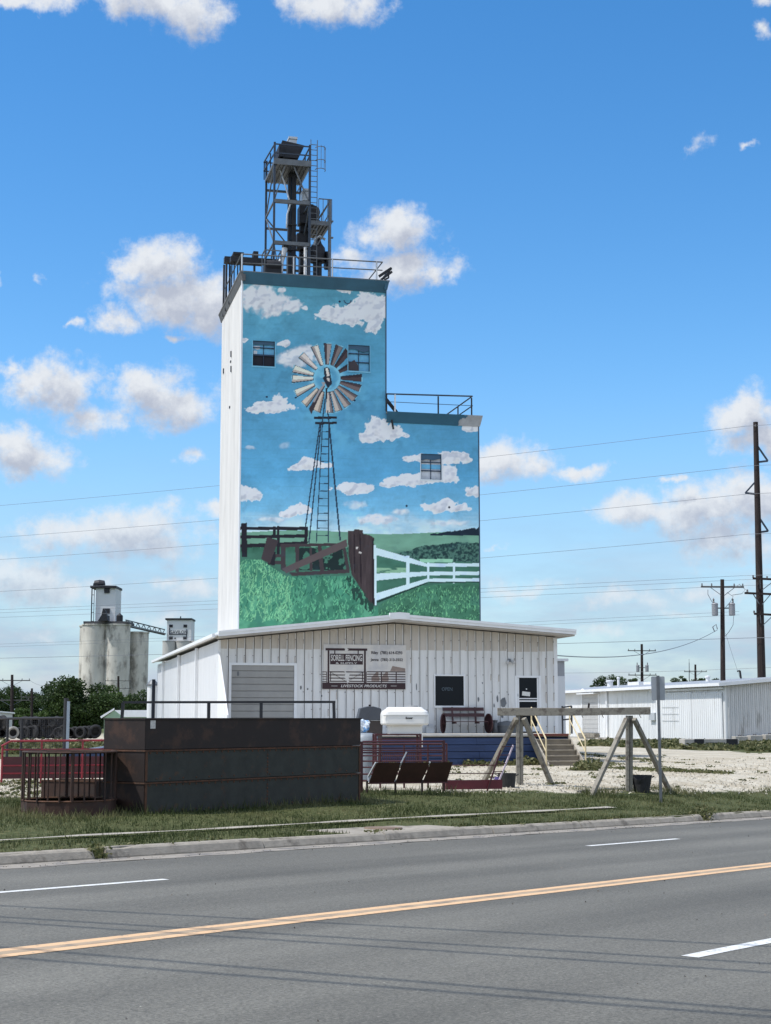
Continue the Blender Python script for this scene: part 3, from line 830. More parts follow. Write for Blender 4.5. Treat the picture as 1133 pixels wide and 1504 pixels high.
    for p in ([(62, 400), (86, 400), (90, 990), (70, 990)], [(85, 430), (380, 516), (590, 588), (590, 620), (380, 572), (85, 502)], [(85, 682), (590, 664), (590, 700), (85, 752)],
              [(85, 876), (590, 730), (590, 764), (85, 948)], [(378, 506), (410, 506), (410, 852), (378, 852)], [(585, 576), (607, 576), (607, 762), (585, 762)], [(605, 582), (1110, 582), (1110, 614), (605, 616)],
              [(605, 664), (1110, 662), (1110, 696), (605, 700)], [(605, 732), (1110, 728), (1110, 760), (605, 764)], [(835, 576), (858, 576), (858, 776), (835, 776)]):
        put(inpoly(X, Y, B(p)), WF)
    put(inpoly(X, Y, B([(90, 950), (590, 766), (590, 776), (95, 972)])), pc(26, 52, 50)); put(inpoly(X, Y, B([(605, 765), (1110, 762), (1110, 772), (605, 774)])), pc(26, 56, 50))
    # weathered outline and drill holes
    for a, b in ((392, 583), (434.5, 584), (521, 588), (597.6, 743), (660, 745), (499, 443)): put(np.hypot(X - a, Y - b) < 1.5, pc(20, 34, 60))
    put((np.abs(np.hypot(X - 511, Y - 441) - 5) < .8) & (Y > 441), pc(40, 60, 90))
    dirt = sst(.60, .78, fbm(X, Y, .06, 5, 71)) * .16
    put(dirt, pc(40, 74, 96))
    return np.clip(C, 0.004, 0.88)

def painted_skin(name, parent, frame, u0, u1, zf0, zf1, v, step, keep, holes=(), fn=paint):
    us = np.arange(u0, u1 + step * .5, step); zs = np.arange(zf0, zf1 + step * .5, step)
    ZZ, UU = np.meshgrid(zs, us, indexing='ij')
    WX = frame.o.x + U.x * UU + V.x * v; WY = frame.o.y + U.y * UU + V.y * v; WZ = frame.o.z + ZZ
    c, s = math.cos(PITCH), math.sin(PITCH); d = WY * c + (WZ - EYE) * s; w = -WY * s + (WZ - EYE) * c
    PX = 566.5 + FPX * WX / d; PY = 752 - FPX * w / d
    colr = fn(PX, PY)
    ny, nx = UU.shape
    cu = (us[:-1] + us[1:]) / 2; cz = (zs[:-1] + zs[1:]) / 2
    CZ, CU = np.meshgrid(cz, cu, indexing='ij')
    k = keep(CU, CZ)
    for a, b, e, f_ in holes: k &= ~((CU > a) & (CU < b) & (CZ > e) & (CZ < f_))
    idx = np.arange(ny * nx).reshape(ny, nx)
    f = np.stack([idx[:-1, :-1], idx[:-1, 1:], idx[1:, 1:], idx[1:, :-1]], -1)[k]
    used = np.unique(f); remap = np.zeros(ny * nx, int); remap[used] = np.arange(len(used)); f = remap[f]
    co = np.stack([UU, np.full(UU.shape, v), ZZ], -1).reshape(-1, 3)[used]
    me = bpy.data.meshes.new(name)
    me.vertices.add(len(co)); me.vertices.foreach_set('co', co.reshape(-1))
    me.loops.add(f.size); me.loops.foreach_set('vertex_index', f.reshape(-1))
    me.polygons.add(len(f)); me.polygons.foreach_set('loop_start', np.arange(0, f.size, 4)); me.polygons.foreach_set('loop_total', np.full(len(f), 4))
    me.update(calc_edges=True)
    a = me.attributes.new('paint', 'FLOAT_COLOR', 'POINT')
    cc = np.ones((len(used), 4), np.float32); cc[:, :3] = colr.reshape(-1, 3)[used]
    a.data.foreach_set('color', cc.reshape(-1))
    me.materials.append(mat('mural paint', (1, 1, 1), 0.75, var=0.06, vscale=1.5, attr='paint', bump=0.07, bscale=8, spec=0.3))
    o = bpy.data.objects.new(name, me); COL.objects.link(o); o.parent = parent
    return o
# ============================================================ MATERIALS
STUCCO = mat('white stucco', (0.60, 0.59, 0.57), 0.85, var=0.12, vscale=1.2, col2=(0.50, 0.485, 0.46), c2scale=1.6, c2lo=0.52, c2hi=0.74, bump=0.2, bscale=6, stretch=(1, 1, .25))
TEAL = mat('teal fascia paint', tuple(pc(40, 82, 108)), 0.6, var=0.22, vscale=1.2, bump=0.1)
TRIMW = mat('white trim metal', (0.74, 0.75, 0.76), 0.45, var=0.06, vscale=3)
GALV = mat('galvanised steel', (0.13, 0.14, 0.15), 0.5, 0.35, var=0.25, vscale=4, col2=(0.16, 0.13, 0.11), c2scale=3, c2lo=.6, c2hi=.75)
GALVL = mat('light galvanised steel', (0.50, 0.52, 0.54), 0.45, 0.3, var=0.18, vscale=5)
DARKST = mat('dark weathered steel', (0.016, 0.017, 0.022), 0.6, 0.2, var=0.35, vscale=4, col2=(0.04, 0.03, 0.025), c2scale=3, c2lo=.6, c2hi=.75)
BLUEST = mat('blue grey steel', (0.04, 0.055, 0.08), 0.55, 0.3, var=0.25, vscale=4)
ROOFG = mat('grey roof membrane', (0.20, 0.20, 0.20), 0.9, var=0.2, vscale=1.5)
GLASS = mat('dark glass', (0.008, 0.010, 0.014), 0.08, var=0.0, spec=0.18)

# ============================================================ TOWER
troot = empty('painted_elevator_tower', T.o, AZ, 'tall white concrete grain elevator with farm mural of windmill and fences painted on its front', 'grain elevator')
def X0(px, py, v=0): return T.pix(px, py, v)
uR = T.pix(567, 500)[0]; uL = T.pix(704, 700)[0]
zT = X0(352, 404)[1]; zTr = X0(567, 413)[1]; zLo = X0(704, 613)[1]; zLoL = X0(567, 607)[1]
zT = (zT + zTr) / 2; zLo = (zLo + zLoL) / 2
DT = 7.0
b = MB()
b.box(0.0, uR, 0.14, DT, 0, zT, 0)
b.box(uR, uL, 0.14, 4.6, 0, zLo, 0)
body = b.build('wall', STUCCO, troot)
holes = []
for (x0, y0, x1, y1) in ((371, 501.5, 404.5, 537), (511.5, 508, 543.5, 544), (618.5, 667, 649, 703.5)):
    a = X0(x0, y1); c = X0(x1, y0); holes.append((a[0], c[0], a[1], c[1]))
st = 0.025
holes = [tuple(round(h / st) * st for h in H) for H in holes]
zc_hi = X0(352, 416)[1] - .03; zc_lo = X0(600, 622)[1]
uRs = round(uR / st) * st
painted_skin('mural', troot, T, 0.0, math.floor(uL / st) * st, 4.0, math.ceil(zT / st) * st - st, 0.0, st,
             lambda cu, cz: ((cu < uRs) | (cz < zLo - 0.02)) & (cz < zT - 0.02), holes)
tr = MB()
tr.box(-0.035, 0.03, -0.012, 0.16, 3.5, zT, 0)
o_ = tr.build('corner_trim', TRIMW, troot)
tr = MB()
tr.box(uR - 0.02, uR + 0.03, -0.012, 0.16, zLo + .1, zT - .1); tr.box(uL - 0.03, uL + 0.02, -0.012, 0.16, 3.5, zLo - .1)
tr.build('corner_trim', mat('dark corner trim', (0.05, 0.08, 0.12), .7), troot)
# fascias and roofs (outward at the top, flush at the foot)
def fascia(u0, u1, d, zt, hf, over, name='fascia', m=TEAL, side=.22):
    fb = MB()
    fb.prism([(-over, zt), (-over + .03, zt - hf * .15), (-0.03, zt - hf), (0.1, zt - hf), (0.1, zt)], u0 - side, u1 + side, plane='YZ')
    return fb.build(name, m, troot)
hf = zT - zc_hi
fascia(0, uR, DT, zT + .02, hf, .24, side=.0)
def side_fascia(v0, v1, u, sgn, zt, h_, over, m):
    fb = MB(); fb.prism([(u - sgn * .1, zt), (u + sgn * over, zt), (u + sgn * (over - .03), zt - h_ * .2), (u + sgn * .02, zt - h_), (u - sgn * .1, zt - h_)], v0, v1, plane='XZ'); fb.build('fascia', m, troot)
side_fascia(-0.2, DT + .25, 0, -1, zT + .02, hf * .75, .14, mat('grey side fascia', (0.10, 0.10, 0.10), .7, var=.2))
side_fascia(-0.2, DT + .25, uR, 1, zT + .02, hf * .8, .12, TEAL)
rf = MB(); rf.box(-.15, uR + .13, -.2, DT + .25, zT + .02, zT + .07); rf.build('roof', ROOFG, troot)
# lower step: fascia with the painted cloud running across its right end
def fasc_paint(X, Y):
    C = np.zeros(X.shape + (3,)); C[:] = pc(42, 84, 110)
    C *= (0.85 + 0.3 * fbm(X, Y, .08, 4, 3))[..., None]
    d = 1 - np.hypot((X - 698 + 6 * (fbm(X, Y, .1, 3, 9) - .5)) / 27, (Y - 624) / 16); g = d + (fbm(X, Y, .2, 4, 12) - .5) * .6
    m = sst(0, .08, g)[..., None]; C = C * (1 - m) + pc(140, 148, 160) * (.8 + .4 * fbm(X, Y, .2, 3, 5))[..., None] * m
    return np.clip(C, .004, .8)
hl = zLo - zc_lo
fo = painted_skin('fascia', troot, T, round(uR / st) * st, uL + .04, zLo - hl, zLo + .03, -0.0, st, lambda cu, cz: cu > -99, (), fasc_paint)
me = fo.data
for v_ in me.vertices:
    t = (v_.co.z - (zLo - hl)) / hl; v_.co.y = -0.03 - 0.22 * max(0, min(1, t)); v_.co.x += (0.06 * t if v_.co.x > uL - .3 else 0) * max(0, 1 - (uL + .04 - v_.co.x) / .3)
fb = MB(); fb.box(uR, uL + .09, -.2, 4.8, zLo - .02, zLo + .03); fb.prism([(uL - .02, zLo - .02), (uL + .09, zLo - .02), (uL + .02, zLo - hl)], -.02, 4.7, plane='XZ')
fb.box(uR + .05, uL - .05, -.2, 0.0, zLo - .06, zLo - .02)
fb.build('roof', ROOFG, troot)
# windows: real recesses, panes painted over or broken open
PB = mat('painted over pane blue', tuple(pc(86, 160, 206)), .35, var=.15, vscale=6); PD = mat('painted shadow band', tuple(pc(36, 74, 104)), .4, var=.1)  # last one: dark shadow bands painted across the pane tops
PWt = mat('painted over pane cloud', tuple(pc(178, 190, 208)), .45, var=.2, vscale=6); OPEN_ = mat('dark opening', (0.02, 0.02, 0.03), .9, var=0)
FRB = mat('painted window frame', tuple(pc(104, 170, 206)), .5, var=.1); FRW = mat('pale window frame', tuple(pc(190, 205, 220)), .5, var=.1); FRD = mat('dark window frame', tuple(pc(24, 48, 76)), .5, var=.1)
for i, (a, c, e, f_) in enumerate(holes):
    w_, h_ = c - a, f_ - e
    rv = MB()
    for q in ((a, a + .012, e, f_), (c - .012, c, e, f_)): rv.box(q[0], q[1], 0.001, .139, q[2], q[3])
    rv.box(a + .012, c - .012, 0.001, .139, e, e + .012); rv.box(a + .012, c - .012, .001, .139, f_ - .012, f_)
    win = rv.build('window', [FRD, FRD, FRD][i], troot)
    fr = MB()
    fr.box(a - .04, c + .04, -.03, -.002, e - .06, e - .001); fr.box(a - .03, a, -.02, -.002, e, f_); fr.box(c, c + .03, -.02, -.002, e, f_)
    fr.build('sill', [FRB, FRB, FRW][i], win)
    fr = MB()
    zs_ = [(.33, .35), (.66, .68)] if i else [(.42, .46), (.72, .74)]
    for z0_, z1_ in zs_: fr.box(a + .012, c - .012, .06, .11, e + z0_ * h_, e + z1_ * h_ + .02)
    fr.box(a + w_ / 2 - .012, a + w_ / 2 + .012, .07, .11, e + .012, f_ - .012)
    fr.build('frame', [FRD, FRD, FRD][i], win)
    pn = MB()
    if i == 0:
        pn.box(a + .012, c - .012, .115, .125, e + .44 * h_, f_ - .012, 0); pn.box(a + .012, c - .012, .125, .135, e + .012, e + .44 * h_, 2)
        pn.box(a + .05, a + .20, .100, .110, e + .47 * h_, e + .62 * h_, 1); pn.prism([(a + .04, e + .8 * h_), (a + .3, e + .82 * h_), (a + .34, e + .7 * h_), (a + .2, e + .66 * h_), (a + .05, e + .72 * h_)], .1, .112, 1)
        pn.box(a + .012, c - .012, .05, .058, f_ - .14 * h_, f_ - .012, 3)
        pn.build('pane', [PB, PWt, OPEN_, PD], win)
    elif i == 1:
        pn.box(a + .012, c - .012, .115, .125, e + .012, f_ - .012, 0)
        pn.prism([(a + .012, e + .012), (a + .5 * w_, e + .012), (a + .48 * w_, e + .22 * h_), (a + .3 * w_, e + .44 * h_), (a + .012, e + .28 * h_)], .05, .056, 2)
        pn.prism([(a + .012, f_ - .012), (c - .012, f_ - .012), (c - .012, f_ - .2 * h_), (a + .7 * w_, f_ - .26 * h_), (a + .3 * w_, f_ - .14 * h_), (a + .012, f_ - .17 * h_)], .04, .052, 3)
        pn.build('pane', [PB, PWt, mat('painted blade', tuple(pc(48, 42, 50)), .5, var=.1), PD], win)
    else:
        pn.box(a + .012, c - .012, .115, .125, e + .012, f_ - .012, 1)
        pn.box(a + .012, c - .012, .1, .112, e + .42 * h_, e + .6 * h_, 0)
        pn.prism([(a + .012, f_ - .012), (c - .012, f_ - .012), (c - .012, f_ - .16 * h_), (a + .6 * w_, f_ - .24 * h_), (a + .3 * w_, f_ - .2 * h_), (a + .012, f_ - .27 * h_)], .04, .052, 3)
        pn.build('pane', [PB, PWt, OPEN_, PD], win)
# small dark louvres on the white side
for (px, py, hh) in ((340, 520, .34), (339.5, 531, .10), (340, 542, .34), (338, 598, .12), (329, 545, .3)):
    vv, zz = T.side(px, py)
    lv = MB(); lv.prism([(vv - .14, zz - hh / 2), (vv + .14, zz - hh * .3), (vv + .12, zz + hh / 2), (vv - .10, zz + hh * .35)], -.03, .02, plane='YZ'); lv.build('vent', DARKST, troot)
hb = MB(); q = X0(574.5, 621); hb.bar((q[0], -.15, q[1] + .1), (q[0] + .08, -.12, q[1] - .3), .06); hb.build('bracket', DARKST, troot)

# ============================================================ ROOFTOP STEEL
zr = zT + .07
def P_(px, py, v): u, z = T.pix(px, py, v); return Vector((u, v, z))
def thing_T(name, label, cat, group=None, u=0, v=0, z=0):
    o = empty(name, T.world(u, v, z), AZ, label, cat, group); return o
class Loc(MB):
    """mesh collected in the tower's frame, then moved to its thing's base"""
    def __init__(s, base): super().__init__(); s.base = Vector(base)
    def build(s, *a, **k):
        s.v = [tuple(Vector(p) - s.base) for p in s.v]; return super().build(*a, **k)
vF, vB = 1.3, 3.7
uA = T.pix(403, 300, vF)[0]; uB = T.pix(455, 300, vF)[0]
zP = T.pix(430, 239.5, vF)[1]; zRail = T.pix(430, 213.5, vF)[1]
base = (uA, vF, zr)
frm = thing_T('steel_service_tower', 'tall braced steel frame tower with railed top platform on the high roof', 'steel tower', None, *base)
m_ = Loc(base)
for u in (uA, uB):
    for v in (vF, vB): m_.bar((u, v, zr), (u, v, zP + (.9 if True else 0)), .09, .09)
m_.build('post', BLUEST, frm)
zl = [zr, T.pix(430, 358, vF)[1], T.pix(430, 297, vF)[1], zP]
m_ = Loc(base)
for z in zl[1:]:
    m_.bar((uA, vF, z), (uB, vF, z), .14, .16)
    m_.bar((uA, vB, z - .5), (uB, vB, z - .5), .08, .1)
    m_.bar((uA, vF, z), (uA, vB, z), .07); m_.bar((uB, vF, z), (uB, vB, z), .07)
m_.build('cross_beam', GALV, frm)
m_ = Loc(base)
for i in range(3):
    z0_, z1_ = zl[i], zl[i + 1]
    a, c = ((vF, vB) if i % 2 else (vB, vF))
    m_.bar((uA, a, z0_), (uA, c, z1_), .05); m_.bar((uB, c, z0_), (uB, a, z1_), .05)
    if i != 2: m_.bar((uA, vB, z1_), (uB, vB, z0_), .05)
    m_.bar((uA if i % 2 else uB, vF, z0_), ((uA + uB) / 2, vF, z1_), .05) if i == 2 else None
m_.bar((uA, vF, zl[2]), (uA + .5, vF, zl[3]), .05); m_.bar((uB - .55, vF, zl[2] + .5), (uB, vF, zl[3] - .1), .05)
m_.bar((uA + .3, vF - .05, zl[0]), (uA, vF, zl[1]), .05)
m_.build('brace', GALV, frm)
m_ = Loc(base)
m_.box(uA - .05, uB + .05, vF - .05, vB + .1, zP - .10, zP + .02)
for k in range(9): m_.bar((uA + .1 + k * .17, vF, zP - .14), (uA + .1 + k * .17, vB, zP - .14), .03, .08)
m_.box(uA - .05, uB + .05, vF - .12, vF - .05, zP - .14, zP + .12)
m_.build('platform', GALV, frm)
m_ = Loc(base)
for z in (zRail, (zRail + zP) / 2):
    for (a, c) in (((uA, vF), (uB, vF)), ((uA, vF), (uA - .12, vB)), ((uB, vF), (uB, vB)), ((uA - .12, vB), (uB, vB))): m_.bar((a[0], a[1], z), (c[0], c[1], z), .05)
for (a, c) in ((uA, vF), (uB, vF), (uA - .1, vB), (uB, vB), (uA, (vF + vB) / 2), (uB, (vF + vB) / 2)): m_.bar((a, c, zP), (a, c, zRail), .05)
m_.build('railing', BLUEST, frm)

def leg(name, label, px0, px1, ytop, v, split=.42, head=None, motor=None):
    u0, z1 = T.pix(px0, ytop, v); u1 = T.pix(px1, ytop, v)[0]
    base = ((u0 + u1) / 2, v, zr); o = thing_T(name, label, 'bucket elevator', None, *base)
    w = u1 - u0; m = Loc(base)
    m.box(u0, u0 + w * split - .02, v - .12, v + .16, zr, z1); m.box(u0 + w * split + .02, u1, v - .18, v + .16, zr, z1)
    m.build('casing', DARKST, o)
    f = Loc(base); z = zr + .6
    while z < z1 - .3: f.box(u0 - .03, u1 + .03, v - .21, v + .19, z, z + .05); z += 1.15
    f.build('flange', DARKST, o)
    return o, base
l1, b1 = leg('bucket_elevator', 'tallest black bucket elevator rising inside the braced steel tower', 424, 435, 236, 2.2, .35)
h = Loc(b1)
hx0, hz1 = T.pix(411, 217, 2.2); hx1, hz0 = T.pix(441, 238, 2.2)
hm = T.pix(436, 222, 2.2)
h.prism([(hx0 - .05, hz0), (hx1 - .15, hz0), (hx1 + .12, hz0 + .62), (hx1 - .1, hz0 + .66), (hx0 + .05, hz0 + .78), (hx0 - .02, hz0 + .5)], 1.75, 2.6)
h.box(hx0 - .12, hx0 + .1, 1.6, 2.5, hz0, hz0 + .5)
h.build('head', DARKST, l1)
h = Loc(b1); a = T.pix(424, 216, 2.2); c = T.pix(435, 204, 2.2)
h.box(a[0], c[0], 2.0, 2.45, a[1] - .1, c[1] - .1, 0); h.box(a[0] - .03, c[0] + .03, 1.95, 2.5, c[1] - .1, c[1], 0); h.build('motor', GALVL, l1)
sp = Loc(b1); a = P_(405, 243, 1.9); 
pts = [P_(404, 232, 1.9), P_(410, 245, 1.85), P_(418, 268, 1.8), P_(424, 290, 1.6), P_(427, 300, 1.6), P_(422, 315, 1.6), P_(421, 335, 1.6)]
sp.tube(pts, .035, 6); sp.build('cable', GALVL, l1)
l2, b2 = leg('bucket_elevator', 'middle dark bucket elevator beside the tallest one, with small light grey motor on top', 441, 455, 296, 3.0, .5)
h = Loc(b2); a = T.pix(442.5, 297, 3.0); c = T.pix(454, 281, 3.0)
h.box(a[0], c[0], 2.7, 3.3, a[1], c[1] - .12); h.box(a[0] + .03, c[0] - .03, 2.65, 3.35, c[1] - .1, c[1]); h.build('motor', GALVL, l2)
h = Loc(b2); a = T.pix(439, 332, 2.8); c = T.pix(469, 306, 2.8)
h.box(a[0], a[0] + .5, 2.6, 3.2, a[1] + .1, c[1]); h.lathe([(0, -.25), (.3, -.25), (.34, 0), (.3, .25), (0, .25)], (c[0] - .3, 2.8, c[1] - .25), 12, axis='Y')
h.box(c[0] - .55, c[0], 2.6, 3.2, a[1], a[1] + .3); h.box(c[0] - .62, c[0] - .3, 2.6, 3.2, a[1] + .3, c[1] + .1)
h.box(a[0] - .1, a[0] + .3, 2.6, 3.1, a[1] - 1.1, a[1] - .4); h.box(a[0] + .05, a[0] + .45, 2.6, 3.1, a[1] - 2.2, a[1] - 1.5)
h.build('head', DARKST, l2)
l3, b3 = leg('bucket_elevator', 'shortest black bucket elevator with domed head near the right end of the roof machinery', 461, 472, 374, 2.4, .5)
h = Loc(b3); a = T.pix(466.5, 374, 2.4)
h.lathe([(.36, -.35), (.40, .0), (.34, .3), (.20, .5), (.12, .75), (0, .78)], (a[0], 2.4, a[1]), 14)
h.lathe([(0, -.06), (.42, -.06), (.42, .06), (0, .06)], (a[0] + .42, 2.4, a[1] - .25), 16, axis='X'); h.build('head', DARKST, l3)
h = Loc(b3); h.tube([P_(478, 352, 2.2), P_(470, 347, 2.2), P_(464, 350, 2.2), P_(462, 360, 2.2)], .06, 8); h.build('pipe', GALVL, l3)
# second platform with post and cage
v2 = 2.0
uC, zC = T.pix(457, 327, v2); uD = T.pix(484.5, 327, v2)[0]
base = (uD, v2, zr)
pf = thing_T('service_platform', 'small railed steel platform on a single post right of the braced steel tower', 'platform', None, *base)
m_ = Loc(base); m_.tube([(uD, v2, zr), (uD, v2, T.pix(484, 294, v2)[1])], .075, 10); m_.build('post', GALV, pf)
m_ = Loc(base); m_.box(uC, uD, v2, v2 + 2.0, zC - .08, zC); m_.box(uC, uD, v2 - .05, v2, zC - .1, zC + .1)
for k in range(6): m_.bar((uC + k * .15, v2, zC - .12), (uC + k * .15, v2 + 2, zC - .12), .03, .06)
m_.build('deck', GALV, pf)
zg = T.pix(470, 292, v2)[1]
m_ = Loc(base)
m_.bar((uC + .35, v2, zg), (uD + .1, v2, zg), .04); m_.bar((uD, v2, zg - .1), (uD, v2 + 2, zg - .1), .04); m_.bar((uD, v2, zC + .5), (uD, v2 + 2, zC + .5), .04)
for k in range(4): m_.bar((uC + .35 + k * .2, v2, zC), (uC + .35 + k * .2, v2, zg), .025)
m_.bar((uD, v2 + 2, zC), (uD, v2 + 2, zg - .1), .04); m_.bar((uD, v2, zg - .1), (uC + .2, v2 + 1, zC), .05); m_.bar((uC + .3, v2, zC - 1.0), (uD, v2, zC - .1), .05)
for y_ in (325, 349): m_.box(uD - .06, uD + .16, v2 - .06, v2 + .06, T.pix(484, y_, v2)[1] - .03, T.pix(484, y_, v2)[1] + .03)
m_.build('railing', GALV, pf)
# caged ladder
vl = 1.6; uE, zE = T.pix(457, 205, vl); uG = T.pix(466.5, 205, vl)[0]; zLd = T.pix(461, 328, vl)[1]
base = (uE, vl, zr)
ld = thing_T('caged_ladder', 'thin steel ladder with hooped safety cage up the right side of the braced steel tower', 'ladder', None, *base)
m_ = Loc(base); m_.bar((uE, vl, zr), (uE, vl, zE), .03); m_.bar((uG, vl, zLd - .2), (uG, vl, zE), .03); m_.bar((uG, vl, zr), (uG, vl, zLd), .03); m_.build('rail', GALV, ld)
m_ = Loc(base); z = zr + .2
while z < zE: m_.bar((uE, vl, z), (uG, vl, z), .025); z += .245
m_.build('rung', GALV, ld)
m_ = Loc(base); z = T.pix(461, 250, vl)[1]; cxu = (uE + uG) / 2
for k in range(3):
    zz = T.pix(461, (251, 238, 219)[k], vl)[1]
    m_.tube([(cxu + .25 + .0 + .24 * math.cos(t), vl - .1 - .32 * math.sin(t), zz) for t in [-.2 + i * (math.pi - .1) / 8 for i in range(9)]] , .018, 5)
for t in (0.2, .9, 1.6, 2.4): m_.bar((cxu + .25 + .24 * math.cos(t), vl - .1 - .32 * math.sin(t), T.pix(461, 251, vl)[1]), (cxu + .25 + .24 * math.cos(t), vl - .1 - .32 * math.sin(t), T.pix(461, 217, vl)[1]), .018)
m_.build('cage', GALV, ld)
# light downpipes and dust housing
base = (T.pix(449, 400, 1.9)[0], 1.9, zr)
dp = thing_T('spout_pipe', 'pale vertical spout pipe standing between the dark bucket elevators on the roof', 'pipe', None, *base)
m_ = Loc(base); a = T.pix(449, 362, 1.9); m_.tube([(a[0], 1.9, zr), (a[0], 1.9, a[1])], .075, 10); m_.build('tube', TRIMW, dp)
m_ = Loc(base); m_.box(a[0] - .1, a[0] + .1, 1.8, 2.0, a[1], a[1] + .12); m_.build('collar', GALV, dp)
base = (T.pix(412, 396, 1.5)[0], 1.5, zr)
dp = thing_T('grain_spout', 'bent light grey grain spout leaning at the foot of the braced steel tower', 'pipe', None, *base)
m_ = Loc(base); m_.tube([P_(419, 362, 1.5), P_(417, 373, 1.5), P_(413, 384, 1.5), P_(412, 400, 1.5)], .12, 9); m_.build('tube', GALVL, dp)
m_ = Loc(base); m_.tube([P_(420, 357, 1.5), P_(419, 364, 1.5)], .15, 9); m_.build('collar', DARKST, dp)
# boxed conveyor and motor housings on the left of the roof
a = T.pix(355, 392, 2.2); c = T.pix(409, 384, 2.2); base = (a[0], 2.2, zr)
cv = thing_T('roof_conveyor', 'long dark boxed conveyor lying low along the left half of the high roof', 'conveyor', None, *base)
m_ = Loc(base); m_.box(a[0] - .5, c[0], 2.0, 2.4, c[1] - .18, c[1] + .04); m_.box(a[0] - .6, c[0] - .5, 3.4, 3.8, c[1] + .2, c[1] + .45); m_.build('trough', DARKST, cv)
m_ = Loc(base)
for k in (0, .35, .7, 1.0): uu = a[0] + (c[0] - a[0]) * k; m_.bar((uu, 2.2, zr), (uu, 2.2, c[1] - .15), .09)
m_.box(a[0] + .5, a[0] + .72, 2.0, 2.5, c[1] + .04, c[1] + .34); m_.build('support', DARKST, cv)
a = T.pix(389, 404, 1.0); c = T.pix(413, 388, 1.0); base = (a[0], 1.0, zr)
mh = thing_T('motor_housing', 'low dark motor housing under a small pipe frame at the foot of the steel tower', 'motor', None, *base)
m_ = Loc(base); m_.box(a[0], c[0], .8, 1.5, zr, c[1]); m_.lathe([(0, -.3), (.2, -.3), (.22, 0), (.2, .3), (0, .3)], ((a[0] + c[0]) / 2, .9, c[1] - .1), 12, axis='X'); m_.build('housing', DARKST, mh)
m_ = Loc(base); t1 = T.pix(390, 367, 1.0)[1]
for uu in (a[0], c[0]): m_.bar((uu, 1.0, zr), (uu, 1.0, t1), .045); m_.bar((uu, 1.8, zr), (uu, 1.8, t1), .045); m_.bar((uu, 1.0, t1), (uu, 1.8, t1), .045)
m_.bar((a[0], 1.0, t1), (c[0], 1.0, t1), .045); m_.bar((a[0], 1.0, (t1 + zr) / 2), (c[0], 1.0, (t1 + zr) / 2), .045); m_.build('frame', GALV, mh)
# main roof railing
base = (0, 0, zr)
rl = thing_T('roof_railing', 'pipe safety railing along the front edge of the highest roof', 'railing', None, *base)
vv = 0.0
m_ = Loc(base)
uu0, z0_ = T.pix(355, 373, vv); uu1, z1_ = T.pix(562, 385, vv)
m_.tube([(uu0, vv, z0_), (uu1, vv, z1_)], .03, 6); zm0, zm1 = T.pix(355, 386, vv)[1], T.pix(562, 397, vv)[1]
m_.tube([(uu0, vv, zm0), (uu1, vv, zm1)], .026, 6)
m_.tube([(uu0, vv, z0_), (uu0, 5.5, z0_)], .028, 6); m_.tube([(uu1, vv, z1_), (uu1, 5.5, z1_)], .028, 6); m_.build('rail', GALV, rl)
for px in (355.6, 422, 431.5, 488.5, 553.5):
    u_ = T.pix(px, 395, vv)[0]; t = (u_ - uu0) / (uu1 - uu0)
    m_ = Loc(base); m_.tube([(u_, vv, zr - .02), (u_, vv, z0_ + (z1_ - z0_) * t)], .035, 8); m_.build('post', GALVL if px in (355.6, 431.5, 488.5, 553.5) else GALV, rl)
# side bracket platform on the right, vertical pipes beyond the left edge
base = (uR, .5, zT - .3)
br = thing_T('side_bracket', 'short steel bracket sticking out past the right end of the high roof', 'bracket', None, *base)
m_ = Loc(base)
p1, p2, p3, p4 = P_(557, 406, .3), P_(575, 394, .3), P_(571, 408, .3), P_(552, 403, .3)
m_.bar(p1, p2, .08, .12); m_.bar(P_(560, 411, .3), P_(576, 399, .3), .08, .1); m_.bar(P_(571, 397, .3), p3, .06); m_.bar(p2, p2 + Vector((0, 1.6, 0)), .07); m_.bar(P_(565, 411, .3), p3, .07)
m_.build('arm', DARKST, br)
gp = 'dark vertical pipes at the left edge of the high roof'
for i, (px, yt, v, txt) in enumerate(((329.5, 389, 6.2, 'farthest left of the dark pipes rising at the left edge of the high roof'), (333, 388, 5.2, 'second dark pipe from the left at the left edge of the high roof'), (338, 390, 4.0, 'third dark pipe from the left at the left edge of the high roof'))):
    u_, z_ = T.pix(px, yt, v); base = (u_, v, zT - .2)
    o = thing_T('vent_pipe', txt, 'pipe', gp, *base)
    m_ = Loc(base); m_.tube([(u_, v, zT - .3), (u_, v, z_)], .05, 8); m_.build('tube', DARKST, o)
    m_ = Loc(base); m_.bar((u_, v, zT - .1), (max(u_ + .3, .0), v, zT - .1), .05); m_.build('bracket', DARKST, o)
a = T.pix(341, 381, 3.0); c = T.pix(353, 384, 3.0); base = (a[0], 3.0, zr)
pl = thing_T('roof_frame', 'small dark pipe frame with flat top at the left rear corner of the high roof', 'frame', None, *base)
m_ = Loc(base)
for uu in (a[0], c[0]):
    for v in (2.2, 3.0, 3.8): m_.bar((uu, v, zr), (uu, v, a[1]), .05)
m_.build('leg', DARKST, pl)
m_ = Loc(base); m_.box(a[0] - .05, c[0] + .05, 2.15, 3.85, a[1], a[1] + .1); m_.build('deck', DARKST, pl)
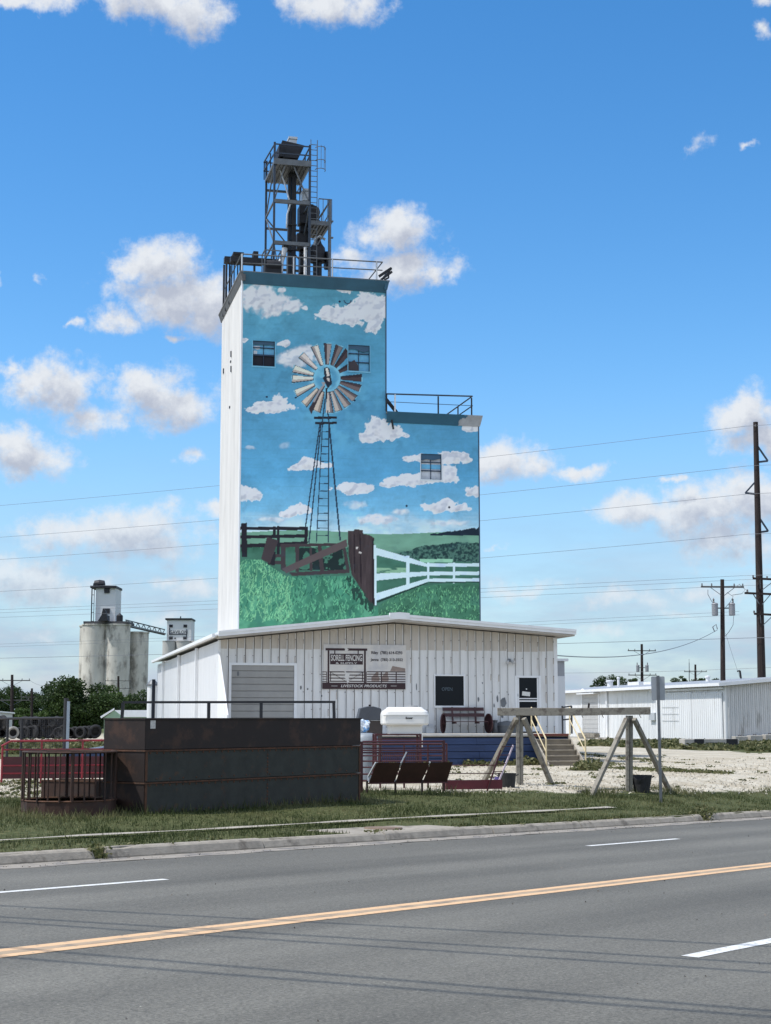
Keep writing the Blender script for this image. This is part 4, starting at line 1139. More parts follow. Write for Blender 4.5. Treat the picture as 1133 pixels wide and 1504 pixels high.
# railing on the lower roof
zl_ = zLo + .03; base = (uR, 0, zl_)
r2 = thing_T('roof_railing', 'pipe safety railing around the lower step of the painted tower', 'railing', None, *base)
vv = -.1
m_ = Loc(base); a = T.pix(568, 578.5, vv); c = T.pix(694, 582, vv)
m_.tube([(a[0], vv, a[1]), (c[0], vv, c[1])], .035, 6); zb = T.pix(694, 596, vv)[1]
m_.tube([(a[0], vv, zb), (c[0], vv, zb)], .014, 5)
m_.tube([(c[0], vv, c[1]), (c[0], 4.5, c[1])], .03, 6); m_.tube([(c[0], vv, zb), (c[0], 4.5, zb)], .026, 6)
m_.build('rail', BLUEST, r2)
for px, mt in ((568, DARKST), (580.5, TRIMW), (644, DARKST), (693, DARKST)):
    u_ = T.pix(px, 600, vv)[0]; m_ = Loc(base); m_.tube([(u_, vv, zl_), (u_, vv, a[1])], .035, 8); m_.build('post', mt, r2)
for v in (2.2, 4.5): m_ = Loc(base); m_.tube([(c[0], v, zl_), (c[0], v, c[1])], .032, 8); m_.build('post', DARKST, r2)
m_ = Loc(base); m_.bar(P_(567, 586, .2), P_(583, 606, .2), .14, .12); m_.build('brace', DARKST, r2)
# ============================================================ SHED
SID = mat('shed siding white', (0.67, 0.67, 0.66), 0.55, var=0.10, vscale=1.6, col2=(0.52, 0.49, 0.46), c2scale=1.3, c2lo=0.5, c2hi=0.75, stretch=(2.5, 2.5, .35))
SIDL = mat('shed side siding', (0.74, 0.75, 0.76), 0.5, var=0.07, vscale=1.6, col2=(0.42, 0.41, 0.39), c2scale=1.6, c2lo=0.6, c2hi=0.8, stretch=(1, 2.5, .25))
DIRT = mat('dirty upper siding', (0.50, 0.46, 0.41), 0.6, var=0.14, vscale=1.4, stretch=(2.5, 2.5, .4), col2=(0.27, 0.23, 0.19), c2scale=2.2, c2lo=.55, c2hi=.75)
SEAM = mat('siding seam', (0.11, 0.092, 0.082), 0.8, var=0.3, vscale=2)
SOF = mat('soffit', (0.42, 0.40, 0.37), 0.7, var=.1, col2=(0.22, 0.16, 0.11), c2scale=2, c2lo=.6, c2hi=.75)
sroot = empty('fencing_supply_shed', S.o, AZ, 'low white ribbed metal shed with shallow gable front, business sign and roll up door', 'shed')
def SP(px, py, v=0.0): u, z = S.pix(px, py, v); return Vector((u, v, z))
W = S.pix(818, 1000)[0]
OV = -0.95
eL = S.pix(320, 934.5, OV)[1]; eR = S.pix(846, 932, OV)[1]; rd_u, rd_z = S.pix(587, 909.5, OV)
rd_u = S.pix(587, 909, OV)[0]
UL, UR = -.12, S.pix(846, 930, OV)[0]
def zroof(u):     # underside line of the fascia
    return eL + (rd_z - eL) * (u - UL) / (rd_u - UL) if u < rd_u else rd_z + (eR - rd_z) * (u - rd_u) / (UR - rd_u)
DEP = S.side(232, 1040)[0]
zw = lambda u: zroof(u) - .10
# ribbed front: separate sheets with a real gap between them
openings = {}
def op(name, x0, y0, x1, y1):
    a = S.pix(x0, y1); c = S.pix(x1, y0); openings[name] = (a[0], c[0], a[1], c[1])
op('garage', 337, 976, 434.5, 1078); op('window', 637.5, 991.5, 683, 1038); op('door', 757.5, 992.5, 794.5, 1077)
DK_Z = S.pix(700, 1078, -3)[1]
openings['garage'] = openings['garage'][:2] + (0.95,) + openings['garage'][3:]
openings['door'] = openings['door'][:2] + (DK_Z,) + openings['door'][3:]
pit = (S.pix(596, 1000)[0] - S.pix(475, 1000)[0]) / 10.0
back = MB(); back.prism([(0, 0), (W, 0), (W, zw(W)), (rd_u, zw(rd_u)), (0, zw(0))], 0.05, 0.12)
fw = back.build('front_wall', SEAM, sroot)
CUTS = sorted({round(x, 4) for o_ in openings.values() for x in o_[:2]})
sh = MB(); k = 0; u = 0.05; dz_ = S.pix(600, 955)[1]
while u < W - .02:
    u2 = min(u + pit - .028, W)
    ua, ub = u, u2
    marks = [ua] + [x for x in CUTS if ua + .004 < x < ub - .004] + [ub]
    for pa_, pb_ in zip(marks[:-1], marks[1:]):
        spans = [(0.0, 99.0)]; mid_ = (pa_ + pb_) / 2
        for a, c, e, f_ in openings.values():
            if a < mid_ < c:
                new = []
                for s0, s1 in spans:
                    if e > s0: new.append((s0, min(s1, e)))
                    if f_ < s1: new.append((max(s0, f_), s1))
                spans = new
        for s0, s1 in spans:
            if s1 - s0 < .05: continue
            ta, tb = (zw(pa_), zw(pb_)) if s1 > 90 else (s1, s1)
            zl0 = dz_ + random.uniform(-.02, .02)
            if ta > zl0 > s0:
                sh.prism([(pa_, s0), (pb_, s0), (pb_, zl0), (pa_, zl0)], 0.0, 0.05, 0); sh.prism([(pa_, zl0), (pb_, zl0), (pb_, tb), (pa_, ta)], -0.004, 0.05, 1)
            else: sh.prism([(pa_, s0), (pb_, s0), (pb_, tb), (pa_, ta)], 0.0, 0.05, 0 if ta <= zl0 + .5 else 1)
            if pb_ == ub: sh.box(u2 - .035, u2 - .003, -.022, -.001, s0 + .01, (zw(u2) if s1 > 90 else s1) - .02, 0)
    u += pit
for i_ in range(int(W / pit)):
    us_ = .05 + (i_ + 1) * pit - .02
    for z_ in (1.35, 2.0, 2.65, 3.3, 3.95, 4.6):
        if z_ < zw(us_) - .1 and not any(a - .1 < us_ < c + .1 and e - .1 < z_ < f_ + .1 for a, c, e, f_ in openings.values()) and random.random() < .8:
            dz2 = random.uniform(-.03, .03); sh.box(us_ - .052, us_ - .026, -.034, -.001, z_ + dz2, z_ + dz2 + .026, 2)
            if random.random() < .25: sh.box(us_ - .05, us_ - .035, -.0235, -.001, z_ - random.uniform(.12, .4), z_ - .002, 3)
sh.build('siding', [SID, DIRT, mat('screw head', (0.12, 0.09, 0.075), .7), mat('rust run', (0.36, 0.28, 0.21), .8, var=.2, vscale=6)], sroot)
# rust and paint scars
sc_m = MB()
for (px, py, w_, h_) in ((731, 1027, .06, .2), (739, 1033, .16, .3), (743, 1043, .07, .14), (703, 1027, .05, .12), (726, 1036, .04, .1), (738, 1052, .08, .1), (709, 1003, .04, .05), (442, 1010, .05, .12), (452, 1012, .04, .05), (472, 1022, .06, .06), (350, 990, .05, .12), (746, 1020, .05, .05), (612, 1010, .03, .2)):
    a = SP(px, py); n_ = 7; pts = [(a.x + w_ * math.cos(t) * random.uniform(.5, 1), a.z + h_ * math.sin(t) * random.uniform(.5, 1)) for t in [2 * math.pi * i / n_ for i in range(n_)]]
    sc_m.prism(pts, -.008, -.003)
sc_m.build('paint_scar', mat('bare grey metal', (0.13, 0.14, 0.15), .6, var=.3), sroot)
# openings
a, c, e, f_ = openings['garage']
gd = MB(); nseg = 11; hh = (f_ - e) / nseg
for i in range(nseg): gd.prism([(.045, e + i * hh), (.015, e + i * hh + .02), (.015, e + (i + 1) * hh - .02), (.045, e + (i + 1) * hh)], a + .05, c - .05, plane='YZ')
gdo = gd.build('garage_door', mat('beige roll door', (0.30, 0.295, 0.28), .6, var=.12, vscale=1.5), sroot)
tr = MB()
for q in ((a - .05, a + .05, e, f_ + .05), (c - .05, c + .05, e, f_ + .05)): tr.box(q[0], q[1], -.035, .048, q[2], q[3])
tr.box(a + .05, c - .05, -.035, .048, f_ - .04, f_ + .05); tr.build('frame', TRIMW, gdo)
a, c, e, f_ = openings['window']
wn = MB(); wn.box(a + .05, c - .05, .02, .04, e + .04, f_ - .04); wo = wn.build('window', GLASS, sroot)
tr = MB(); tr.box(a + .01, a + .05, -.04, .048, e - .02, f_ + .04); tr.box(c - .05, c - .01, -.04, .048, e - .02, f_ + .04); tr.box(a + .05, c - .05, -.04, .048, f_ - .04, f_ + .01); tr.box(a + .05, c - .05, -.05, .048, e - .04, e + .04)
tr.build('frame', TRIMW, wo)
p = SP(657, 1012, .015)
text_mesh('open_sign', 'OPEN', mat('unlit sign tube', (0.07, 0.10, 0.13), .3), wo, p, .3, width=.42, height=.13)
a, c, e, f_ = openings['door']
dm = MB(); dm.box(a + .09, c - .09, .02, .04, e + .05, f_ - .08); do = dm.build('door', GLASS, sroot)
tr = MB()
tr.box(a, a + .09, -.03, .048, e, f_); tr.box(c - .09, c, -.03, .048, e, f_); tr.box(a + .09, c - .09, -.03, .048, f_ - .08, f_)
tr.build('frame', TRIMW, do)
tr = MB()
zmid = S.pix(775, 1029.5)[1]
tr.box(a + .10, a + .16, -.015, .018, e + .06, f_ - .09); tr.box(c - .16, c - .10, -.015, .018, e + .06, f_ - .09); tr.box(a + .16, c - .16, -.015, .018, zmid - .03, zmid + .02); tr.box(a + .16, c - .16, -.015, .018, zmid + .07, zmid + .11); tr.box(a + .16, c - .16, -.015, .018, e + .06, e + .25)
tr.build('storm_frame', TRIMW, do)
tr = MB(); q = SP(759.5, 1021, .0); tr.box(q.x, q.x + .06, -.04, .02, q.z - .05, q.z + .06); tr.build('handle', GALVL, do)
pp = MB(); q = SP(773, 1019, .012); pp.box(-.16, .16, 0, .004, -.08, .08); pp.xform(Matrix.Translation(q) @ Matrix.Rotation(R(6), 4, 'Y')); pp.build('notice', mat('paper', (0.65, 0.65, 0.62), .8, var=.25, vscale=20), do)
pp = MB(); q = SP(773.5, 1012, .012); pp.lathe([(0, -.004), (.025, -.004), (.025, .004), (0, .004)], q, 10, axis='Y'); pp.build('sticker', TRIMW, do)
# wall lamp with twin heads
lp = MB(); q = SP(748, 970); lp.box(q.x - .04, q.x + .04, -.1, 0, q.z - .06, q.z + .06)
wl = lp.build('flood_light', GALV, sroot)
for s_ in (-1, 1):
    lp = MB(); lp.lathe([(.03, 0), (.05, -.05), (.08, -.16), (.0, -.17)], (0, 0, 0), 12); lp.xform(Matrix.Translation((q.x + s_ * .06, -.1, q.z)) @ Matrix.Rotation(R(-35 * s_), 4, 'Y') @ Matrix.Rotation(R(-40), 4, 'X')); lp.build('lamp_head', GALVL, wl)
# corner trims
tr = MB(); tr.box(W - .10, W + .03, -.03, .12, 0, zw(W) - .02); tr.box(-.03, .06, -.03, .12, 0, zw(0)); tr.build('corner_trim', TRIMW, sroot)
# roof slabs, fascia, ridge cap
rf = MB(); TH = S.pix(587, 900.5, OV)[1] - rd_z
for (ua, ub) in ((UL, rd_u), (rd_u, UR)):
    za, zb = zroof(ua), zroof(ub)
    rf.prism([(ua, za + .02), (ub, zb + .02), (ub, zb + TH * .8), (ua, za + TH * .8)], OV + .06, DEP + .3)
rf.build('roof', mat('white roof metal', (0.62, 0.63, 0.64), .45, var=.08), sroot)
fc = MB()
for (ua, ub) in ((UL - .02, rd_u), (rd_u, UR + .02)):
    za, zb = zroof(ua), zroof(ub)
    fc.prism([(ua, za + TH * .45), (ub, zb + TH * .45), (ub, zb + TH * .86), (ua, za + TH * .86)], OV - .03, OV + .06, 0)
    fc.prism([(ua, za), (ub, zb), (ub, zb + TH * .44), (ua, za + TH * .44)], OV + .0, OV + .06, 0)
fc.build('fascia', TRIMW, sroot)
cp = MB(); a = SP(573, 909, OV - .04); c = SP(602, 900.5, OV - .04); cp.prism([(a.x, a.z), (c.x, a.z), (c.x, c.z), ((a.x + c.x) / 2, c.z + .03), (a.x, c.z)], OV - .05, OV + .1); cp.build('ridge_cap', TRIMW, sroot)
sf = MB()
for (ua, ub) in ((UL + .02, rd_u), (rd_u, UR - .02)): sf.prism([(ua, zroof(ua) - .06), (ub, zroof(ub) - .06), (ub, zroof(ub) - .002), (ua, zroof(ua) - .002)], OV + .065, .0)
sf.prism([(W + .02, zroof(W) - .06), (UR - .02, zroof(UR) - .06), (UR - .02, zroof(UR) - .002), (W + .02, zroof(W) - .002)], 0.0, DEP)
sf.build('soffit', SOF, sroot)
# long left side: ribbed sheets, pilaster trims, gutter
sb = MB(); sb.box(0.02, .12, .12, DEP, 0, eL - .1); sb.box(0.12, W, DEP - .1, DEP, 0, eL - .1); sb.box(W - .12, W, .12, DEP, 0, eR - .1); sb.build('side_wall', SEAM, sroot)
sl_ = MB(); v = .13
while v < DEP - .05:
    v2 = min(v + .9, DEP); sl_.box(-.03, .02, v, v2 - .012, 0, eL - .12)
    for j in range(3): sl_.box(-.045, -.03, v + .1 + j * .3, v + .13 + j * .3, 0.02, eL - .14)
    v += .9
sl_.build('side_siding', SIDL, sroot)
pv = [S.side(px, 1000)[0] for px in (292, 265.5, 242.5)]
for i, v in enumerate(pv):
    t_ = MB(); t_.box(-.16, -.046, v - .10, v + .10, 0, eL - .10); t_.build('pilaster', TRIMW, sroot)
gt = MB(); gt.prism([(-.36, eL + .10), (-.36, eL - .02), (-.26, eL - .04), (-.25, eL + .10)], OV + .1, DEP + .3); gt.prism([(-.25, eL + .06), (.1, eL + .12), (.1, eL + .08), (-.25, eL + .02)], OV + .1, DEP + .3); gt.build('gutter_trim', TRIMW, sroot)
# wing wall flaring forward at the foot of the front left corner
ww = MB(); vb = S.side(335, 1052)[0]
ww.prism([(-.01, 0.6), (vb, 0.6), (vb, S.side(335, 1050)[1]), (-.01, eL - .5)], -.03, .02, plane='YZ'); ww.build('wing_wall', SIDL, sroot)
ds = MB(); q = S.side(230, 1000, -.1); ds.box(-.22, -.06, q[0] + 1.1, q[0] + 1.5, 0, S.side(230, 997, -.1)[1]); ds.build('downpipe', mat('dark navy steel', (0.02, 0.025, 0.04), .5), sroot)

# ============================================================ DOCK AND STEPS
BLU = mat('blue painted timber', (0.012, 0.034, 0.105), 0.6, var=0.3, vscale=3, col2=(0.025, 0.045, 0.09), c2scale=3, c2lo=.55, c2hi=.75, stretch=(.3, 1, 2.5))
WOOD = mat('weathered deck wood', (0.29, 0.25, 0.19), 0.9, var=0.25, vscale=4, col2=(0.13, 0.11, 0.085), c2scale=3, c2lo=.5, c2hi=.7, stretch=(.5, 2, 2), bump=.3)
DKD = -3.0
du0, du1 = .35, S.pix(835, 1078, DKD)[0]
dock = empty('loading_dock', S.world(du0, DKD, 0), AZ, 'raised timber loading dock with dark blue board skirt along the shed front', 'loading dock')
db = (du0, DKD, 0)
class LS(Loc): pass
m_ = LS(db); m_.box(du0, du1, DKD, -.06, DK_Z - .10, DK_Z); m_.build('deck', mat('pale dock boards', (0.42, 0.40, 0.36), .85, var=.2, vscale=2, stretch=(4, .4, 1)), dock)
m_ = LS(db); nb = 4; bh = (DK_Z - .14) / nb; su1 = S.pix(786, 1100, DKD)[0]
for i in range(nb):
    u = du0
    while u < du1 - .05:
        u2 = min(u + random.uniform(2.2, 3.2), du1)
        t = random.uniform(-.012, .02); m_.prism([(DKD - .03 - t, i * bh + .012), (DKD - .035 - t + random.uniform(-.015, .015), (i + 1) * bh - .01), (DKD + .01, (i + 1) * bh - .01), (DKD + .01, i * bh + .012)], u, u2 - .008, plane='YZ'); u = u2
m_.build('skirt', BLU, dock)
m_ = LS(db); m_.box(du0, du1, DKD + .02, DKD + .06, 0, DK_Z - .1); m_.box(du1 - .05, du1, DKD + .06, -.06, 0, DK_Z - .1); m_.box(du0, du0 + .05, DKD + .06, -.06, 0, DK_Z - .1); m_.build('frame', mat('under deck shade', (0.01, 0.015, 0.03), .9), dock)  # near-black sheets paint the shade behind the skirt and under the deck
m_ = LS(db); m_.box(du0, du1, DKD - .06, DKD, DK_Z - .06, DK_Z + .004); m_.build('edge_board', mat('worn white edge', (0.55, 0.54, 0.52), .7, var=.2, vscale=3), dock)
# steps
s0 = S.pix(783, 1078, DKD)[0]; s1 = S.pix(833, 1078, DKD)[0]; nst = 6; rise = DK_Z / (nst); tread = .29
base = (s0, DKD - .1, 0)
stp = empty('wooden_steps', S.world(*base), AZ, 'weathered wooden steps leading up to the dock by the glass door', 'steps')
for i in range(nst - 1):
    z = DK_Z - (i + 1) * rise; v = DKD - .08 - i * tread
    m_ = LS(base); m_.box(s0, s1, v - tread - .02, v - .01, z - .045, z); m_.build('tread', WOOD, stp)
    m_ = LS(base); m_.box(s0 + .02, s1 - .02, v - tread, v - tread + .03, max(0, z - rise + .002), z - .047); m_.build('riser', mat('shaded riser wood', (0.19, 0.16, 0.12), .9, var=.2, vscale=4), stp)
m_ = LS(base); m_.box(s0 - .02, s1 + .02, DKD - .12, DKD - .062, DK_Z - .08, DK_Z + .006); m_.build('nosing', mat('rust red nosing', (0.16, 0.045, 0.03), .7, var=.2), stp)
ve = DKD - .08 - (nst - 1) * tread
for u_ in (s0 - .05, s1 + .01):
    m_ = LS(base); m_.prism([(DKD - .065, DK_Z - .02), (DKD - .065, DK_Z - .3), (ve - .05, 0), (ve - .25, 0), (ve - .25, .1)], u_, u_ + .045, plane='YZ'); m_.build('stringer', mat('grey weathered timber', (0.34, 0.31, 0.26), .9, var=.25, vscale=4, col2=(0.16, 0.14, 0.12), c2scale=5, c2lo=.5, c2hi=.7, stretch=(2, 2, .5)), stp)
YR = mat('cream handrail', (0.55, 0.46, 0.28), .6, var=.15); DR = mat('dark handrail', (0.03, 0.032, 0.04), .5)
def handrail(name, label, u_, m1, px_top):
    base = (u_, DKD, 0); o = empty(name, S.world(*base), AZ, label, 'handrail', 'handrails beside the wooden steps')
    a = (u_, DKD - .1, DK_Z + .95); c = (u_, ve - .15, .95)
    m = LS(base); m.tube([a, c], .028, 8); m.tube([(u_, DKD - .1, DK_Z + .5), (u_, ve - .15, .5)], .02, 8); m.build('rail', m1, o)
    m = LS(base); m.tube([(u_, DKD - .1, DK_Z - .05), a], .028, 8); m.build('post', m1, o)
    m = LS(base); m.tube([c, (u_, ve - .15, 0)], .03, 8); m.build('post', m1, o)
    return o, base
h1, hb1 = handrail('handrail', 'cream pipe handrail down the left side of the wooden steps, before the glass door', s0 - .08, YR, 0)
h2, hb2 = handrail('handrail', 'cream pipe handrail with dark landing guard down the right side of the wooden steps', s1 + .08, YR, 0)
m = LS(hb2); g0, g1 = s1 - .12, s1 + .2
for v_ in (DKD + .05,):
    q1, q2 = S.pix(826.5, 1040, DKD)[0], S.pix(840, 1036, DKD)[0]; zt = S.pix(830, 1037, DKD)[1]
    for u_ in (q1, q2): m.bar((u_, DKD + .03, DK_Z), (u_, DKD + .03, zt), .05)
    m.bar((q1, DKD + .03, zt - .05), (q2, DKD + .03, zt), .05); m.bar((q1, DKD + .03, (zt + DK_Z) / 2), (q2, DKD + .03, (zt + DK_Z) / 2 + .04), .05)
m.build('landing_guard', DR, h2)

# ============================================================ SIGN
SGW = mat('sign panel', (0.62, 0.59, 0.55), .5, var=.06, vscale=2, col2=(0.50, 0.49, 0.49), c2scale=.8, c2lo=.45, c2hi=.6)
MAR = mat('sign maroon', (0.028, 0.008, 0.012), .5, var=.1); CRM = mat('sign cream lettering', (0.62, 0.60, 0.57), .5, var=0); INK = mat('sign ink', (0.025, 0.015, 0.018), .5, var=0)
a = SP(475, 1012, -.03); c = SP(596.5, 947.5, -.03)
base = ((a.x + c.x) / 2, -.03, a.z)
sg = empty('business_sign', S.world(*base), AZ, 'cream and maroon business sign with ranch gate drawing and phone numbers on the shed front', 'sign')
def SGP(zx, zy): return SP(465 + zx / 7.814, 930 + zy / 7.814, -.03)
m = LS(base); m.box(a.x, c.x, -.05, -.025, a.z, c.z); m.build('board', SGW, sg)
def sbox(m, x0, y0, x1, y1, d=.006):
    p, q = SGP(x0, y1), SGP(x1, y0); m.box(p.x, q.x, -.05 - d, -.0502, p.z, q.z)
m = LS(base); sbox(m, 66, 572, 1020, 640); m.build('band', MAR, sg)
m = LS(base)
sbox(m, 104, 176, 582, 198); sbox(m, 126, 199, 148, 571); sbox(m, 545, 199, 566, 571); sbox(m, 204, 199, 216, 238, .004); sbox(m, 472, 199, 484, 238, .004)
sbox(m, 156, 238, 532, 330, .004); sbox(m, 156, 331, 532, 358, .005)
for y_ in (440, 476, 512, 548): sbox(m, 150, y_, 543, y_ + 9, .004)
sbox(m, 156, 449, 166, 556, .005); sbox(m, 524, 449, 534, 556, .005)
for y_ in (440, 468, 496, 524, 552): sbox(m, 580, y_, 1020, y_ + 8, .004); sbox(m, 66, y_, 112, y_ + 8, .004)
for x_ in (738, 908): sbox(m, x_, 440, x_ + 12, 568, .005)
sbox(m, 112, 440, 120, 568, .004); sbox(m, 568, 440, 576, 568, .004)
for (x0_, x1_) in ((170, 330), (524, 364)):
    p, q = SGP(x0_, 452), SGP(x1_, 548); m.bar((p.x, -.054, p.z), (q.x, -.054, q.z), .035, .008)
m.build('ranch_gate_drawing', MAR, sg)
m = LS(base)
p = SGP(343, 190); m.prism([(p.x + .09 * math.cos(t) * (1, .55)[i % 2], p.z + .09 * math.sin(t) * (1, .6)[i % 2]) for i, t in enumerate([2 * math.pi * i / 10 for i in range(10)])], -.062, -.0575)
p = SGP(348, 500); m.prism([(p.x - .12, p.z + .25), (p.x, p.z + .15), (p.x + .13, p.z + .12), (p.x + .06, p.z), (p.x + .10, p.z - .16), (p.x + .02, p.z - .26), (p.x - .03, p.z - .08), (p.x - .12, p.z - .02), (p.x - .05, p.z + .1)], -.062, -.0575)
m.build('emblem', CRM, sg)
m = LS(base)
p = [SGP(*t) for t in ((845, 436), (872, 376), (1018, 405), (1018, 438))]; m.prism([(t.x, t.z) for t in p], -.053, -.0502)
for (x_, w_) in ((690, 60), (800, 50)): 
    p = [SGP(*t) for t in ((x_ - w_, 556), (x_ - w_, 500), (x_ - 30, 478), (x_, 440), (x_ + 22, 450), (x_ + 20, 490), (x_ + w_ * .6, 520), (x_ + w_ * .5, 556))]; m.prism([(t.x, t.z) for t in p], -.052, -.0502)
m.build('horse_drawing', mat('faded brown print', (0.26, 0.20, 0.17), .6, var=.2, vscale=8), sg)
B = Vector(base)
def stx(body, x0, y0, x1, y1, m, bold=.0, shear=0.0):
    p, q = SGP(x0, y1), SGP(x1, y0); ctr = Vector(((p.x + q.x) / 2, -.0575, (p.z + q.z) / 2)) - B
    return text_mesh('lettering', body, m, sg, ctr, .3, depth=.002, width=abs(q.x - p.x), height=abs(q.z - p.z), bold=bold, shear=shear)
stx('SORELL FENCING', 166, 250, 524, 318, CRM, .006); stx('& SUPPLY', 220, 336, 468, 353, CRM, .004); stx('LIVESTOCK PRODUCTS', 280, 592, 806, 620, CRM, .004, .25)
stx('Riley  (785) 614-0293', 628, 208, 984, 250, INK, .006); stx('Jenna  (785) 313-3552', 620, 290, 990, 328, INK, .006)
m = LS(base); sbox(m, 170, 604, 240, 608, .009); sbox(m, 852, 604, 918, 608, .009); m.build('rule', CRM, sg)
# ============================================================ YARD OBJECTS
RUST = mat('rusty steel', (0.050, 0.024, 0.016), 0.85, 0.1, var=0.35, vscale=4, col2=(0.035, 0.022, 0.018), c2scale=2.5, c2lo=.45, c2hi=.65, bump=.15)
RUSTL = mat('bright rust seam', (0.085, 0.038, 0.020), 0.9, 0, var=0.35, vscale=8, col2=(0.05, 0.03, 0.02), c2scale=6)
MILL = mat('mill scale steel', (0.029, 0.031, 0.026), 0.75, 0.1, var=0.35, vscale=3.5, bump=.3, bscale=2.5, col2=(0.060, 0.034, 0.020), c2scale=4, c2lo=.56, c2hi=.68)
DRK = mat('dark brown steel', (0.017, 0.009, 0.007), 0.7, 0.1, var=0.3, vscale=2, col2=(0.038, 0.018, 0.011), c2scale=2, bump=.25, bscale=3)
REDP = mat('red gate paint', (0.22, 0.012, 0.022), 0.45, var=0.2, vscale=4, col2=(0.10, 0.01, 0.015), c2scale=3)
MARP = mat('maroon paint', (0.060, 0.010, 0.013), 0.5, var=0.25, vscale=4)
BLK = mat('black steel pipe', (0.018, 0.018, 0.022), 0.5, 0.1, var=.2)
RUBB = mat('black rubber', (0.022, 0.022, 0.023), 0.85, var=.3, vscale=8, bump=.2)
WOODG = mat('grey weathered beam', (0.25, 0.23, 0.19), 0.9, var=0.28, vscale=5, col2=(0.10, 0.085, 0.07), c2scale=5, c2lo=.46, c2hi=.64, stretch=(1, 1, 1), bump=.4, bscale=20)

def fr_on(p, q):
    """empty transform: origin at p, x axis towards q (flat)"""
    d = Vector((q.x - p.x, q.y - p.y, 0)); return math.atan2(d.y, d.x), d.length

# ---- stack of three steel feed bunks
pL, pR = hit(212, 1196), hit(529, 1177)
rz, ln = fr_on(pL, pR); zb = 0.03; HB = (EYE + .01 - zb) / 3
col_ = 'steel feed bunks stacked three high'
bw = 1.12
for i in range(3):
    txt = ['dull grey riveted steel feed bunk at the bottom of the stack of three', 'dull grey riveted steel feed bunk in the middle of the stack of three', 'dark brown steel feed bunk on top of the stack, with a small pale sticker'][i]
    o = empty('feed_bunk', (pL.x, pL.y, zb + i * HB), rz, txt, 'feed bunk', col_)
    m1 = DRK if i == 2 else MILL
    b = MB(); b.box(0.0, ln, 0.0, .03, .004, HB - .008); b.box(0, ln, bw - .03, bw, .004, HB - .008); b.box(.0, ln, .03, bw - .03, .06, .09)
    b.build('side_panel', m1, o, bevel=.006)
    b = MB(); b.box(-.02, .0, 0, bw, .004, HB - .008); b.build('end_panel', DRK, o, bevel=.005); b = MB(); b.box(ln, ln + .02, 0, bw, .03, HB - .012); b.build('end_panel', DRK, o, bevel=.005)
    b = MB(); b.box(-.035, ln + .035, -.02, .05, HB - .035, HB - .004); b.box(-.035, ln + .035, bw - .05, bw + .02, HB - .035, HB - .004); b.box(-.035, -.0, .05, bw - .05, HB - .035, HB - .004); b.box(ln, ln + .035, .05, bw - .05, HB - .035, HB - .004)
    b.build('rim', RUSTL if i < 2 else DRK, o, bevel=.004)
    if i < 2:
        b = MB()
        for u in (0.0, ln - .05): b.box(u, u + .05, -.015, -.001, .02, HB - .04)
        b.build('corner_angle', RUSTL, o)
        b = MB()
        for k in range(36):
            u = .12 + k * (ln - .24) / 35; b.lathe([(0, -.012), (.02, -.006), (.024, .0)], (u, 0, HB - .06), 6, axis='Y')
            if k % 2: b.lathe([(0, -.012), (.018, -.006), (.02, .0)], (u, 0, .06), 6, axis='Y')
        for k in range(6): b.lathe([(0, -.012), (.02, -.006), (.024, .0)], (ln * .53, 0, .1 + k * .07), 6, axis='Y')
        b.build('weld', RUSTL, o)
        b = MB(); b.box(ln * .53 - .004, ln * .53 + .004, -.004, -.0005, .04, HB - .05); b.build('seam', RUST, o)
    else:
        b = MB(); b.box(.11, .24, -.005, -.001, HB - .2, HB - .05); b.build('sticker', mat('faded sticker', (0.5, 0.48, 0.45), .6, var=.35, vscale=18), o)
# ---- black pipe frame behind the stack
Yp = 33.5
def PZ(px, py, Y): return at(px, py, Y)
g = empty('pipe_rack', PZ(229, 1100, Yp) * 1, 0, 'black square pipe rack with one long top rail standing behind the stacked feed bunks', 'rack')
g.location.z = 0; gb = g.location.copy()
class LW(MB):
    def __init__(s, base): super().__init__(); s.base = Vector(base)
    def build(s, *a, **k):
        s.v = [tuple(Vector(p) - s.base) for p in s.v]; return super().build(*a, **k)
b = LW(gb); a, c = PZ(181, 1031.5, Yp), PZ(493, 1031, Yp); b.bar(a, c, .07, .05); b.build('rail', BLK, g)
for px0, px1 in ((181, 177), (307, 307), (384, 384), (490.5, 493)):
    a = PZ(px0, 1032, Yp); c = PZ(px1, 1056, Yp); d = (c - a); c = a + d * ((a.z - .1) / (a.z - c.z)); c.x = a.x + (c.x - a.x) * .3
    b = LW(gb); b.bar(a, c, .065, .065); b.build('post', BLK, g)
# ---- round bale feeder
pf_ = hit(92, 1196); cF = Vector((pf_.x, pf_.y + .55, 0)); RF = 135 / 2 / FPX * cF.y; zt = at(92, 1104, cF.y).z; zg = gz(cF.x, cF.y)
zb1 = at(92, 1178, cF.y - RF).z
o = empty('round_bale_feeder', (cF.x, cF.y, zg), R(12), 'rusty round bale feeder with vertical bars above a solid lower band, in the grass', 'hay feeder')
def ngon(r, n=10): return [(r * math.cos(2 * math.pi * i / n), r * math.sin(2 * math.pi * i / n)) for i in range(n)]
b = MB(); P0_, P1_ = ngon(RF, 12), ngon(RF - .012, 12); n = 12; H1 = zb1 - zg
b.add([(x, y, -.05) for x, y in P0_] + [(x, y, H1) for x, y in P0_] + [(x, y, -.05) for x, y in P1_] + [(x, y, H1) for x, y in P1_],
      [(i, (i + 1) % n, n + (i + 1) % n, n + i) for i in range(n)] + [(2 * n + i, 3 * n + i, 3 * n + (i + 1) % n, 2 * n + (i + 1) % n) for i in range(n)] + [(n + i, n + (i + 1) % n, 3 * n + (i + 1) % n, 3 * n + i) for i in range(n)])
b.build('skirt', RUST, o)
